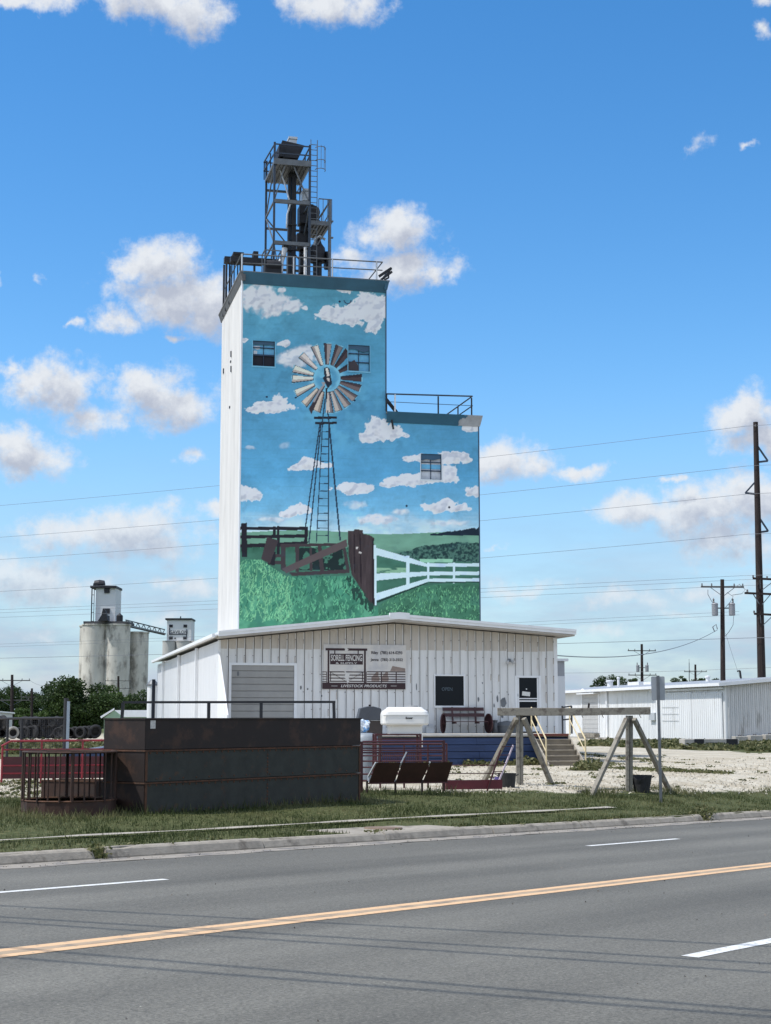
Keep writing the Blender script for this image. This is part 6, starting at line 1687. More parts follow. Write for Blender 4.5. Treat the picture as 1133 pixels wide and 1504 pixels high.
for (x0, x1) in ((967, 1018), (1019, 1062)):
    v0, v1, z0_, z1_ = rect(x0, x1, 1016.5, 1088)
    b = MB(); b.box(-.12, -.06, v0, v1, max(z0_, .25), z1_)
    k = v0 + .1
    while k < v1 - .1: b.box(-.15, -.12, k, k + .035, max(z0_, .27), z1_ - .03); k += .33
    do = b.build('sliding_door', WW, wr)
    if x0 == 967:
        b = MB()
        for z in (.42, .56, .70): zz_ = z0_ + (z1_ - z0_) * z; b.box(-.158, -.152, v0 + (v1 - v0) * .35, v0 + (v1 - v0) * .82, zz_, zz_ + .04)
        b.build('brace_line', mat('faint line', (.5, .51, .52), .5), do)
v0, v1, _, _ = rect(960, 1064, 1012, 1088); z_ = ws(1010, 1014.5)[1]
b = MB(); b.box(-.24, -.05, v0, v1, z_ - .0, z_ + .14); b.build('door_track', TRIMW, wr)
v_, z_ = ws(961, 1052); b = MB(); b.box(-.20, -.03, v_ - .55, v_ + .55, z_ - .3, z_ + .25); vb_ = b.build('wall_vent', GALVL, wr)
# roof clutter
for (px, w_, h_) in ((872, .5, .5), (905, 2.4, .28), (925, 1.5, .22), (1012, .3, .35), (884, .2, .7)):
    v_, z_ = ws(px, 1000, 1.5); b = MB()
    if w_ < .4 or w_ == .5: b.lathe([(w_ / 2, 0), (w_ / 2, h_), (w_ * .7, h_), (w_ * .7, h_ + .1), (0, h_ + .15)], (3.0, v_, zr_(3.0)), 10)
    else: b.box(3.0, 3.8, v_ - w_ / 2, v_ + w_ / 2, zr_(3.8), zr_(3.8) + h_)
    b.build('roof_vent', TRIMW, wr)
# loose concrete blocks by the corner
for i, (px, py, w_, lab) in enumerate(((1042, 1094, 1.5, 'concrete wheel stop block with dark recesses beside the utility pole'),)):
    h_ = hit(px, py + 4); o = empty('concrete_block', h_, AZ, lab, 'concrete block')
    b = MB(); b.box(-1.7, 1.7, -.4, .4, 0, .5); b.build('block', mat('pale concrete', (0,) * 3), o, bevel=.03)
    b = MB(); b.box(-1.1, -.5, -.42, -.4, .1, .5); b.box(.9, 1.6, -.42, -.4, .1, .5); b.box(-.4, .8, -.42, -.4, .12, .3); b.build('recess_shade', DARKST, o)  # dark plates paint the shade of recesses on the block front
for i, (px, lab) in enumerate(((1086, 'grey concrete block, left of three under the warehouse front'), (1108, 'grey concrete block, middle of three under the warehouse front'), (1130, 'grey concrete block, right of three under the warehouse front'))):
    h_ = Wf.world(Wf.pix(px, 1090, -.6)[0], -.7, -.02); o = empty('concrete_block', h_, AZ, lab, 'concrete block', 'grey blocks under the warehouse front')
    b = MB(); b.box(-.45, .45, -.3, .3, 0, .5 + .06 * i); b.build('block', mat('pale concrete', (0,) * 3), o, bevel=.03); b = MB(); b.tube([(-.1, 0, .5 + .06 * i), (-.1, 0, .58 + .06 * i), (.1, 0, .58 + .06 * i), (.1, 0, .5 + .06 * i)], .02, 5); b.build('lifting_eye', RUST, o)
# tall narrow annex behind the shed's right end
a = PZ(819, 1080, 74); c = PZ(832, 1080, 74)
an = empty('white_annex', (a.x, a.y, LOT), AZ, 'narrow tall white building with grey upper panel just behind the shed right corner', 'building')
ha = at(825, 971, 74).z - LOT; hm_ = at(825, 993, 74).z - LOT; wA = c.x - a.x
b = MB(); b.box(-1.5, wA, 0, 6, 0, hm_); b.build('wall', WW, an); b = MB(); b.box(-1.5, wA + .0, .03, 6, hm_, ha); b.build('upper_panel', mat('grey upper siding', (0.35, 0.36, 0.38), .6, var=.1, vscale=2), an)
b = MB(); b.box(-1.6, wA + .15, -.12, 6.1, ha, ha + .12); b.build('roof', TRIMW, an); b = MB(); b.box(wA, wA + .04, .4, 1.2, .2, 2.2); b.build('door', GALVL, an)

# ============================================================ POLES AND WIRES
POLE = mat('creosoted pole', (0.018, 0.011, 0.010), .9, var=.3, vscale=3, stretch=(3, 3, .4), col2=(.035, .022, .018), c2scale=2)
WIRE = mat('wire', (0.13, 0.14, 0.16), .5, var=0)
INS = mat('insulator', (0.10, 0.09, 0.09), .3, var=0)
WH = R(-64.3); wd = Vector((math.sin(WH), math.cos(WH), 0)); wn_ = Vector((math.cos(WH), -math.sin(WH), 0))
class LP(LW): pass
# tall transmission pole
pb_ = at(1121, 1085, 118.0); pb_.z = LOT; ptop = at(1110, 620, 118.0)
tp = empty('transmission_pole', pb_, 0, 'tallest dark wooden pole at the right edge with three stand off brackets', 'utility pole')
b = LP(pb_); b.tube([pb_ - Vector((0, 0, 1)), pb_ + (ptop - pb_) * .5, ptop], .36, 12, r2=.19); b.build('pole', POLE, tp)
kT = 118 / FPX
def tpz(py): return at(1115, py, 118).z
def tpx(py): return pb_ + (ptop - pb_) * ((tpz(py) - LOT) / (ptop.z - LOT))
for (px_out, py_out, py_up, s) in ((1128, 677, 652, 1), (1095, 724, 705, -1), (1128.5, 780, 757, 1)):
    c = tpx(py_out + 2); o_ = at(px_out, py_out, 118); u_ = tpx(py_up)
    b = LP(pb_); b.bar(c, o_, .14); b.bar(u_, o_, .12); b.build('standoff', BLUEST, tp)
for k, (py, w0_, w1_) in enumerate(((850, -12, 30), (871.5, -24, 24), (902, -10, 26))):
    c = tpx(py); a = at(1118 + w0_, py - .5, 117.6); d = at(1118 + w1_, py + 1.5, 117.6)
    b = LP(pb_); b.bar(a, d, .14, .16); b.build('crossarm', POLE, tp)
    b = LP(pb_); b.bar(c - Vector((0, .2, 1.0)), a + (d - a) * .25, .06); b.bar(c - Vector((0, .2, 1.0)), a + (d - a) * .8, .06); b.build('arm_brace', GALV, tp)
for px, py in ((1110, 627), (1106.5, 849), (1127, 850.5), (1098, 870), (1108, 901)):
    q = at(px, py, 117.6); b = LP(pb_); b.lathe([(.04, 0), (.09, .06), (.05, .12), (.09, .18), (0, .24)], q, 8); b.build('insulator', INS, tp)
# pole with transformers
def dist_pole(name, label, px, pyt, pyb, Y, arms, r=.17, trans=True, arm_w=1.9):
    a = at(px, pyb, Y); a.z = LOT; t = at(px - (pyb - pyt) * .006, pyt, Y); o = empty(name, a, 0, label, 'utility pole')
    b = LP(a); b.tube([a - Vector((0, 0, .5)), t], r * 1.15, 10, r2=r * .75); b.build('pole', POLE, o)
    for z_off, rot in arms:
        c = t - Vector((0, 0, z_off)); d = Vector((math.cos(rot), math.sin(rot), 0)) * arm_w / 2
        b = LP(a); b.bar(c - d, c + d, .10, .12); b.build('crossarm', mat('weathered crossarm', (0.10, 0.095, 0.09), .9, var=.2), o)
        b = LP(a); b.bar(c - Vector((0, .1, .7)), c + d * .6, .04); b.bar(c - Vector((0, .1, .7)), c - d * .6, .04); b.build('arm_brace', GALV, o)
        for s_ in (-.95, -.5, .55, .95): q = c + d * s_; b = LP(a); b.lathe([(.03, .05), (.06, .12), (.035, .17), (.06, .22), (0, .27)], q, 6); b.build('insulator', INS, o)
    if trans:
        for s_ in (-1, 1):
            q = t + Vector((s_ * .62, -.1, -trans)); b = LP(a); b.lathe([(0, -.55), (.20, -.55), (.23, -.5), (.23, .25), (.25, .28), (.2, .36), (0, .42)], q, 14); tr_ = b.build('transformer', mat('transformer grey', (0.22, 0.23, 0.25), .5, var=.1), o)
            b = LP(a); b.lathe([(.05, .38), (.08, .45), (.04, .52), (.08, .6), (.04, .68), (0, .75)], q + Vector((s_ * .08, 0, 0)), 7); b.build('bushing', INS, tr_)
            b = LP(a); b.bar(q, q - Vector((s_ * .6, -.1, 0)), .08); b.build('bracket', DARKST, tr_)
    return o, a, t
d1, a1, t1 = dist_pole('utility_pole', 'dark wooden pole with crossarm and two grey transformers in front of the warehouse', 1062.5, 851, 1087, 112, [(.55, R(5))], .19, 2.1, 3.2)
b = LP(a1); q = at(1059, 1067, 111.6); b.box(q.x - .22, q.x + .22, q.y - .1, q.y + .1, q.z - .38, q.z + .38); b.build('meter_box', GALVL, d1)
b = LP(a1); pts = [at(1054, 924, 111.7), at(1052, 917, 111.7), at(1047, 921, 111.7), at(1050, 928, 111.7)]; b.tube(pts, .04, 6); b.build('drip_loop', WIRE, d1)
for ps in ([(1040, 866), (1040, 873), (1046, 884), (1053, 889)], [(1068, 870), (1077, 876), (1073, 884), (1066, 892)], [(1078, 905), (1077, 918), (1071, 928), (1064, 936)], [(1081, 862), (1086, 858), (1095, 866), (1090, 872), (1076, 874)]):
    b = LP(a1); b.tube([at(x, y, 111.8) for x, y in ps], .022, 5); b.build('jumper_wire', WIRE, d1)
d2, a2, t2 = dist_pole('utility_pole', 'distant wooden pole with crossarm and transformer rack behind the warehouse roof', 943.5, 946, 1055, 210, [(.9, R(10)), (4.2, R(10))], .22, 3.2, 4.0)
d3, a3, t3 = dist_pole('utility_pole', 'small far pole with one crossarm between the road sign and warehouse corner', 1022, 976, 1050, 260, [(1.2, R(0))], .22, False, 3.8)
a = at(1012.5, 1050, 262); a.z = LOT; t = at(1012.5, 973, 262); o = empty('thin_mast', a, 0, 'thin bare grey mast beside the small far pole right of the road sign', 'mast'); b = LP(a); b.tube([a, t], .12, 6, r2=.06); b.build('mast', GALV, o); b = LP(a); b.tube([t, t + Vector((0, 0, .6))], .03, 5); b.build('tip', GALV, o)
a = at(1088, 1040, 150); a.z = LOT; t = at(1087, 985, 150); o = empty('leaning_mast', a, 0, 'short leaning dark mast with bent head above the warehouse roof', 'mast'); b = LP(a); b.tube([a, at(1089, 1000, 150), t], .10, 6); b.build('mast', DARKST, o); b = LP(a); b.tube([t, at(1083, 986, 150)], .08, 6); b.build('head', DARKST, o)
d4, a4, t4 = dist_pole('utility_pole', 'dark wooden pole with two crossarms at the far left above the tyre yard', 18.5, 991, 1060, 190, [(.7, R(8)), (3.1, R(8))], .22, False, 4.4)
d5, a5, t5 = dist_pole('utility_pole', 'slimmer dark pole with a short crossarm right of the far left pole', 47.5, 1011, 1060, 215, [(1.2, R(8))], .20, False, 3.0)
d6, a6, t6 = dist_pole('utility_pole', 'dark pole with crossarm standing in front of the grey silos', 174.5, 993, 1055, 330, [(1.0, R(6)), (2.6, R(6))], .30, False, 5.5)
def wire(p, q, s, r, label, n=24, grp='overhead wires'):
    r = r * (.46 if grp == 'overhead wires' else .62)
    pts = [p + (q - p) * (i / n) - Vector((0, 0, 4 * s * (i / n) * (1 - i / n))) for i in range(n + 1)]
    b = MB(); b.tube(pts, r, 5, cap=False); o = b.build('overhead_wire', WIRE); tag(o, label, 'wire', grp); return o
# transmission wires, running left away from the tall pole, then on to the right
base_t = Vector((pb_.x, pb_.y, 0))
names = ['highest thin wire, meeting the top of the tallest pole', 'second highest wire crossing the sky behind the painted tower', 'third highest wire, from the left stand off bracket of the tallest pole', 'fourth highest wire, just above the lowest stand off bracket']
for (py, lab) in zip((626, 684.5, 725.5, 784.5), names):
    z = at(1108, py, 118).z; p = base_t + Vector((-.6, 0, z)); q = p + wd * 172
    wire(p + Vector((0, 0, 0)), q, 1.9, .030, lab, 40)
    wire(p, p - wd * 60 + Vector((0, 0, .6)), .5, .030, lab, 8)
for (py, dy, lab) in ((845.5, 0, 'upper of the three close wires on the crossarms of the tallest pole'), (850, .9, 'middle of the three close wires on the crossarms of the tallest pole'), (857, 2.0, 'lowest of the three close wires on the crossarms of the tallest pole')):
    z = at(1108, py, 118).z; p = base_t + Vector((-1.2, dy, z)); wire(p, p + wd * 172 + Vector((0, 0, .25)), .55, .026, lab, 40); wire(p, p - wd * 60, .2, .026, lab, 8)
for (py, lab) in ((898, 'thin wire sloping up to the lower crossarm of the tallest pole, upper one'), (903, 'thin wire sloping up to the lower crossarm of the tallest pole, lower one')):
    z = at(1108, py, 118).z; p = base_t + Vector((-1.5, 0, z)); wire(p, p + wd * 172 + Vector((0, 0, -.6)), .8, .022, lab, 40)
z = at(1108, 937, 118).z; p = base_t + Vector((-.4, -.3, z)); wire(p, p + wd * 172, .35, .04, 'thick cable running level through the shed roofline to the far left', 40); wire(p, p - wd * 60, .3, .04, 'thick cable running level through the shed roofline to the far left', 8)
z = at(1108, 981, 118).z
p = at(1062, 978, 200); wire(at(560, 984, 235), at(1250, 974, 190), .8, .045, 'low thin distant wire above the warehouse roof', 20)
wire(at(1054, 925, 111.7), S.world(W + .1, .4, S.pix(820, 962)[1]), .7, .045, 'black service cable sagging from the transformer pole to the shed wall', 30)
wire(t4 - Vector((2.2, 0, .7)), t4 - Vector((60, 4, .6)), .4, .03, 'short wire running off the far left pole to the left', 8); wire(t4 + Vector((2.2, 0, -.7)), at(85, 1003, 190), .5, .03, 'short wire sagging from the far left pole to the trees', 8)
wire(at(215, 1052, 330), t6 + Vector((2.5, 0, -1)), .5, .05, 'short dark wire right of the pole before the silos', 8); wire(at(120, 1000, 330), t6 + Vector((-2.5, 0, -1)), .5, .05, 'short dark wire left of the pole before the silos', 8)
wire(at(1066, 930, 111.8), at(1122, 1086, 117), .4, .02, 'thin guy wire slanting down to the foot of the tallest pole', 6)
# street wires overhead: only their shadows show on the asphalt
Hs = 10.5; soff = Vector((sun_dir.x, sun_dir.y, 0)) * (Hs / sun_dir.z)
ends = []
for i, ((xa, ya), (xb, yb)) in enumerate((((0, 1330), (1083, 1387.7)), ((0, 1346.5), (1133, 1415.6)), ((0, 1353.7), (1133, 1428.7)), ((0, 1391), (1133, 1484.9)), ((0, 1405), (1133, 1494)))):
    sA, sB = road_hit(xa, ya), road_hit(xb, yb)
    A_ = Vector((*xy(*sA), Z0 - RSL * sA[0])) ; B_ = Vector((*xy(*sB), Z0 - RSL * sB[0])); d = (B_ - A_).normalized(); mid = (A_ + B_) / 2
    rise = Vector((sun_dir.x, sun_dir.y, sun_dir.z)) * (Hs / sun_dir.z)
    p, q = mid - d * 34 + rise, mid + d * 34 + rise
    p.z = q.z = mid.z + Hs; ends.append((p, q)); wire(p, q, 0.0, .047, 'street wire passing overhead of the camera, casting its shadow on the asphalt', 4, 'street wires above the road')
for j, lab in ((0, 'street pole beyond the left edge carrying the wires over the road'), (1, 'street pole beyond the right edge carrying the wires over the road')):
    c = sum((e[j] for e in ends), Vector()) / 5; a = Vector((c.x, c.y, -.8)); o = empty('utility_pole', a, 0, lab, 'utility pole')
    b = LP(a); b.tube([a, Vector((c.x, c.y, c.z + .6))], .17, 10, r2=.13); b.build('pole', POLE, o)
    w_ = (ends[0][j] - ends[-1][j]); b = LP(a); b.bar(ends[0][j] - Vector((0, 0, .08)) + w_ * .03, ends[-1][j] - Vector((0, 0, .08)) - w_ * .03, .1, .12); b.build('crossarm', POLE, o)

# ============================================================ LEFT: SILOS
CON = mat('stained silo concrete', (0.56, 0.53, 0.47), .9, var=.2, vscale=.3, col2=(0.26, 0.24, 0.21), c2scale=.35, c2lo=.47, c2hi=.66, stretch=(1, 1, .45), bump=.1, bscale=1)
FARW = mat('white painted concrete', (0.62, 0.63, 0.63), .8, var=.06, vscale=.2)
Ys = 560.0; ks = Ys / FPX; zg_ = -.5
def sp_(px, Y=Ys): return ray(px, 1055).x / ray(px, 1055).y * Y
o = empty('silo_block', (sp_(150), Ys, 0), 0, 'tall stained concrete grain silos with white headhouse on top, far left beyond the trees', 'grain silos'); ob = Vector(o.location)
rS = 18.7 * ks; zS = at(150, 917, Ys).z; zS2 = at(150, 919, Ys).z
for (px, dy, zt_) in ((137, 0, zS), (170, 0, zS), (133, rS * 1.7, zS), (200.5, 10, at(200, 926, Ys).z), (199, 24, at(200, 926, Ys).z)):
    r_ = rS if px < 199 else 15.8 * ks
    b = LW(ob); b.lathe([(r_, zg_), (r_, zt_ - .5), (r_ + .25, zt_ - .5), (r_ + .25, zt_), (0, zt_ + .1)], (sp_(px, Ys + dy), Ys + dy, 0), 40); c_ = b.build('silo', CON, o, smooth=True)
b = LW(ob); b.box(sp_(122), sp_(188), Ys - rS * .8, Ys + rS * 2.2, zS + .1, zS + .9); b.build('roof_deck', mat('dark deck', (.06, .06, .065), .8, var=.2), o)
hz0, hz1 = at(150, 916, Ys).z, at(150, 863, Ys).z
b = LW(ob); b.box(sp_(135), sp_(164.5), Ys + 2, Ys + 14, hz0, hz1); hh_ = b.build('headhouse', FARW, o)
b = LW(ob); b.box(sp_(127), sp_(165.5), Ys + 1, Ys + 14.6, hz1, hz1 + .8); b.build('roof', DARKST, hh_)
b = LW(ob); b.lathe([(0, -2.2), (1.4, -1.8), (1.7, 0), (1.4, 1.8), (0, 2.2)], (sp_(137), Ys + 6, hz1 + 1.7), 16, axis='X'); b.box(sp_(129), sp_(136), Ys + 4, Ys + 8, hz1 + .8, hz1 + 1.9); b.build('fan_housing', DARKST, hh_)
for py in (867, 897.5): q = at(157.5, py, Ys + 1.9); b = LW(ob); b.box(q.x - 1.0, q.x + 1.0, Ys + 1.6, Ys + 1.99, q.z - 1, q.z + 1); b.build('window', DARKST, hh_)
for px in (129.5, 133): b = LW(ob); b.bar((sp_(px), Ys + 1.5, hz0), (sp_(px), Ys + 1.5, hz1), .35 if px < 131 else .2); b.build('ladder_rail', DARKST, hh_)
b = LW(ob); z = hz0 + 1
while z < hz1: b.bar((sp_(129.5), Ys + 1.5, z), (sp_(133), Ys + 1.5, z), .2); z += 3.2
b.build('rungs', DARKST, hh_)
b = LW(ob); b.box(sp_(148), sp_(158), Ys - 3, Ys, zS + .9, zS + 3); b.prism([(sp_(145), zS + .9), (sp_(160), zS + .9), (sp_(156), zS + 4.5), (sp_(152), zS + 5.5), (sp_(150), zS + 3)], Ys - 6, Ys - 4); b.lathe([(1.2, 0), (1.2, 3), (0, 4)], (sp_(174), Ys - 2, zS), 10); b.build('conveyor_head', DARKST, o)
# second elevator and the sloping conveyor bridge
Y2 = 640.0; k2_ = Y2 / FPX
o2 = empty('far_elevator', (sp_(260, Y2), Y2, 0), 0, 'distant white grain elevator headhouse with dark lettering and pale silos, behind the shed roof', 'grain elevator'); ob2 = Vector(o2.location)
z0_, z1_ = at(260, 941, Y2).z, at(260, 910.5, Y2).z
b = LW(ob2); b.box(sp_(243, Y2), sp_(279, Y2), Y2, Y2 + 11, z0_, z1_); hh2 = b.build('headhouse', FARW, o2)
b = LW(ob2); b.box(sp_(240.5, Y2), sp_(280, Y2), Y2 - .6, Y2 + 11.5, z1_, z1_ + .7); b.bar((sp_(263, Y2), Y2, z1_ + .7), (sp_(263, Y2), Y2, z1_ + 1.5), .4); b.build('roof', DARKST, hh2)
for px, py in ((251.5, 919.5), (272.5, 919.5), (251.5, 937), (272, 937)): q = at(px, py, Y2); b = LW(ob2); b.box(q.x - .75, q.x + .75, Y2 - .2, Y2 - .02, q.z - .6, q.z + .6); b.build('window', DARKST, hh2)
q = at(257.5, 937.5, Y2); b = LW(ob2); b.box(q.x - .3, q.x + .3, Y2 - .2, Y2 - .02, q.z - .25, q.z + .25); b.build('vent', DARKST, hh2)
q = at(262.5, 928.5, Y2) - ob2; q.y = -.12
text_mesh('lettering', 'GAVILON', mat('dark wall lettering', (.03, .04, .06), .7, var=0), hh2, q, 2, width=26 * k2_, height=5.2 * k2_, bold=.02)
b = LW(ob2); a, c = at(248.5, 932, Y2), at(275, 931.3, Y2); b.box(a.x, c.x, Y2 - .15, Y2 - .02, a.z - .1, a.z + .25); b.box(a.x, a.x + .4, Y2 - .15, Y2 - .02, a.z + .25, at(0, 922, Y2).z); b.box(c.x - .35, c.x, Y2 - .15, Y2 - .02, a.z - 1.2, a.z + 2.2); b.build('underline', mat('dark wall lettering', (0,) * 3), hh2)
zt2 = at(250, 943, Y2).z
for px, dy in ((246.5, -6), (268, -5), (290, -4)): 
    b = LW(ob2); b.lathe([(9.5 * k2_ * (1 if px < 250 else 1.25), zg_), (9.5 * k2_ * (1 if px < 250 else 1.25), zt2)], (sp_(px, Y2 + dy + 6), Y2 + dy + 6, 0), 28); b.lathe([(0, zt2 + .1), (9.9 * k2_ * (1 if px < 250 else 1.25), zt2 + .1), (9.9 * k2_ * (1 if px < 250 else 1.25), zt2 + .5), (0, zt2 + .7)], (sp_(px, Y2 + dy + 6), Y2 + dy + 6, 0), 28); b.build('silo', mat('pale silo concrete', (0.46, 0.45, 0.43), .9, var=.1, vscale=.1, stretch=(1, 1, .3)), o2)
cb = empty('conveyor_bridge', (sp_(186), Ys, 0), 0, 'sloping lattice conveyor bridge between the two distant grain elevators', 'conveyor'); cbb = Vector(cb.location)
p, q = at(185, 915.5, Ys), at(242, 929, Y2); h_ = 2.2
for dz in (0, h_): b = LW(cbb); b.bar(p + Vector((0, 0, dz - 1)), q + Vector((0, 0, dz - 1)), .35); b.build('chord', DARKST, cb)
b = LW(cbb)
for i in range(14):
    a, c = p + (q - p) * (i / 14), p + (q - p) * ((i + 1) / 14); b.bar(a + Vector((0, 0, -1 if i % 2 else h_ - 1)), c + Vector((0, 0, h_ - 1 if i % 2 else -1)), .22)
b.build('lattice', DARKST, cb)
b = LW(cbb); b.bar(p + Vector((0, 0, -.6)), q + Vector((0, 0, -.6)), 1.2, .5); b.build('walkway', GALV, cb)

# ============================================================ SMALL BUILDINGS LEFT
a = PZ(-6, 1060, 175); c = PZ(36, 1060, 178)
o = empty('pale_warehouse', (a.x - 8, a.y, LOT), math.atan2(c.y - a.y, c.x - a.x), 'small pale grey building with a gently sloping roof at the far left edge', 'building')
L_ = (c - a).length + 8; h0, h1 = at(0, 1042, 175).z - LOT, at(36, 1048, 178).z - LOT
b = MB(); b.prism([(0, 0), (L_, 0), (L_, h1), (0, h0 + .4)], 0, 8); b.build('wall', mat('pale grey wall', (.5, .51, .5), .7, var=.06), o)
b = MB(); b.prism([(-.2, h0 + .42), (L_ + .2, h1), (L_ + .2, h1 + .15), (-.2, h0 + .57)], -.2, 8.2); b.build('roof', TRIMW, o)
b = MB(); b.box(8.2, L_ - 1.6, -.03, -.002, h1 * .52, h1 * .68); b.build('canopy', GALV, o); b = MB(); b.box(L_ - 1.3, L_ - .5, -.03, -.002, h1 * .35, h1 * .6); b.build('window', GLASS, o)
a = PZ(153, 1062, 140); o = empty('green_gable_house', (a.x, a.y, LOT), R(10), 'small house with pale green gable and bright white roof behind the stacked bunks', 'house')
kh = 140 / FPX; hw_ = 18 * kh; he, hr = at(153, 1054, 140).z - LOT, at(168, 1043, 140).z - LOT
b = MB(); b.prism([(0, 0), (hw_ * 1.6, 0), (hw_ * 1.6, he), (hw_ * .8, hr), (0, he)], 0, 7); b.build('wall', mat('pale green wall', (0.22, 0.33, 0.24), .8, var=.08), o)
b = MB(); b.prism([(-.25, he - .05), (hw_ * .8, hr + .02), (hw_ * .8, hr + .2), (-.35, he + .1)], -.3, 7.3); b.build('roof', TRIMW, o)
a = PZ(160, 1060, 150); o = empty('white_roof_shed', (a.x, a.y, LOT), R(4), 'long low shed with bright white metal roof left of the fencing shed', 'shed')
b = MB(); b.box(.4, 4.4, 0, 5, 0, 1.8); b.build('wall', mat('pale green wall', (0,) * 3), o); b = MB(); b.prism([(0, 1.8), (4.7, 1.8), (4.2, at(190, 1043, 150).z - LOT), (.6, at(190, 1043, 150).z - LOT)], -.3, 3.2); b.build('roof', TRIMW, o)
a = PZ(221, 1060, 92); o = empty('small_bin', (a.x, a.y, LOT), 0, 'small white bin with dark conical cap behind the far corner of the shed', 'bin')
hb1_ = at(221, 1007, 92).z - LOT; b = MB(); b.lathe([(.32, 0), (.32, hb1_)], (.1, 0, 0), 16); b.build('body', WW, o); b = MB(); b.lathe([(.38, hb1_), (.36, hb1_ + .08), (.12, hb1_ + .35), (0, hb1_ + .36)], (.1, 0, 0), 16); b.build('cap', GALV, o)

# ============================================================ TYRES
TYR = mat('old tyre rubber', (0.013, 0.013, 0.015), .85, var=.25, vscale=4, bump=.3)
def tyre_proto(grey=False):
    o = empty('tyre', (0, 0, 0), 0, 'old dark tyre', 'tyre', 'old tyres piled behind the yard')
    b = MB(); prof = []
    for j in range(10): t = 2 * math.pi * j / 9; prof.append((.40 + .12 * math.cos(t), .13 * math.sin(t)))
    b.lathe(prof, (0, 0, 0), 20, axis='Y'); b.build('carcass', mat('dusty tyre', (.25, .24, .22), .9, var=.2) if grey else TYR, o, smooth=True)
    b = MB(); b.lathe([(.29, -.05), (.295, 0), (.29, .05), (.25, .04), (.25, -.04), (.29, -.05)], (0, 0, 0), 16, axis='Y'); b.build('bead', RUBB, o); return o
t0 = tyre_proto(); tg = tyre_proto(True)
Yt_ = 128.0; used_ = False; kt = Yt_ / FPX
spots = [(19.5, 1073.5, 1.0, True)]
rs = random.Random(3)
for px in list(range(-6, 12, 9)) + list(range(30, 100, 7)) + list(range(104, 146, 7)):
    spots.append((px + rs.uniform(-1, 1), 1074.5 + rs.uniform(-.5, .5), rs.uniform(.85, 1.15), False))
for px in range(36, 98, 8): spots.append((px + rs.uniform(-1.5, 1.5), 1065.5 + rs.uniform(-1.5, 1), rs.uniform(.8, 1.05), False))
for px in (-4, 6): spots.append((px, 1066, 1.2, False))
spots.sort(key=lambda t: (t[1] > 1070, t[0]))
lo_i = hi_i = 0; first = True
for (px, py, s_, g_) in spots:
    a = at(px, py, Yt_ + (rs.uniform(-.5, .5) if not g_ else -1)); a.z = LOT + (.52 * s_ if py > 1070 else 1.35)
    if g_: tg.location = a; tg.rotation_euler = (R(8), 0, R(25)); tg['label'] = 'pale dusty tyre standing alone, leftmost near the fence post'; continue
    if py > 1070: lo_i += 1; lab = 'old dark tyre in the lower row of the pile, number %d from the left' % lo_i
    else: hi_i += 1; lab = 'old dark tyre in the upper row of the pile, number %d from the left' % hi_i
    lab = 'old dark tyre in the ' + ('lower' if py > 1070 else 'upper') + ' row of the tyre pile at far left'
    if first: o = t0; first = False; o.location = a; o['label'] = lab
    else: o = dup(t0, a, None, lab)
    o.rotation_euler = (R(rs.uniform(-14, 14)), R(rs.uniform(0, 90)), R(rs.uniform(-50, 50))); o.scale = (s_, s_, s_)
    o['group'] = 'lower row of old tyres' if py > 1070 else 'upper row of old tyres'
# ============================================================ TREES
def leafmat(name, c1, c2):
    m = bpy.data.materials.new(name); m.use_nodes = True; nt = m.node_tree; N, L = nt.nodes.new, nt.links.new; b = nt.nodes['Principled BSDF']; b.inputs['Roughness'].default_value = .6; b.inputs['Specular IOR Level'].default_value = .25
    a = N('ShaderNodeAttribute'); a.attribute_name = 'tint'; sep = N('ShaderNodeSeparateXYZ'); L(a.outputs['Vector'], sep.inputs[0])
    mx = N('ShaderNodeMix'); mx.data_type = 'RGBA'; mx.inputs['A'].default_value = c1 + (1,); mx.inputs['B'].default_value = c2 + (1,); L(sep.outputs[0], mx.inputs['Factor']); L(mx.outputs['Result'], b.inputs['Base Color'])
    b.inputs['Transmission Weight'].default_value = 0
    tr = N('ShaderNodeBsdfTranslucent'); L(mx.outputs['Result'], tr.inputs['Color']); ms = N('ShaderNodeMixShader'); ms.inputs[0].default_value = .3
    L(b.outputs[0], ms.inputs[1]); L(tr.outputs[0], ms.inputs[2]); L(ms.outputs[0], nt.nodes['Material Output'].inputs['Surface']); return m
LF1 = leafmat('leaf dark', (0.018, 0.036, 0.010), (0.065, 0.105, 0.028)); LF2 = leafmat('leaf mid', (0.03, 0.06, 0.014), (0.10, 0.15, 0.04))
GRS = leafmat('grass blades', (0.046, 0.064, 0.018), (0.20, 0.19, 0.09))
BARK = mat('bark', (0.09, 0.07, 0.055), .9, var=.3, vscale=2)
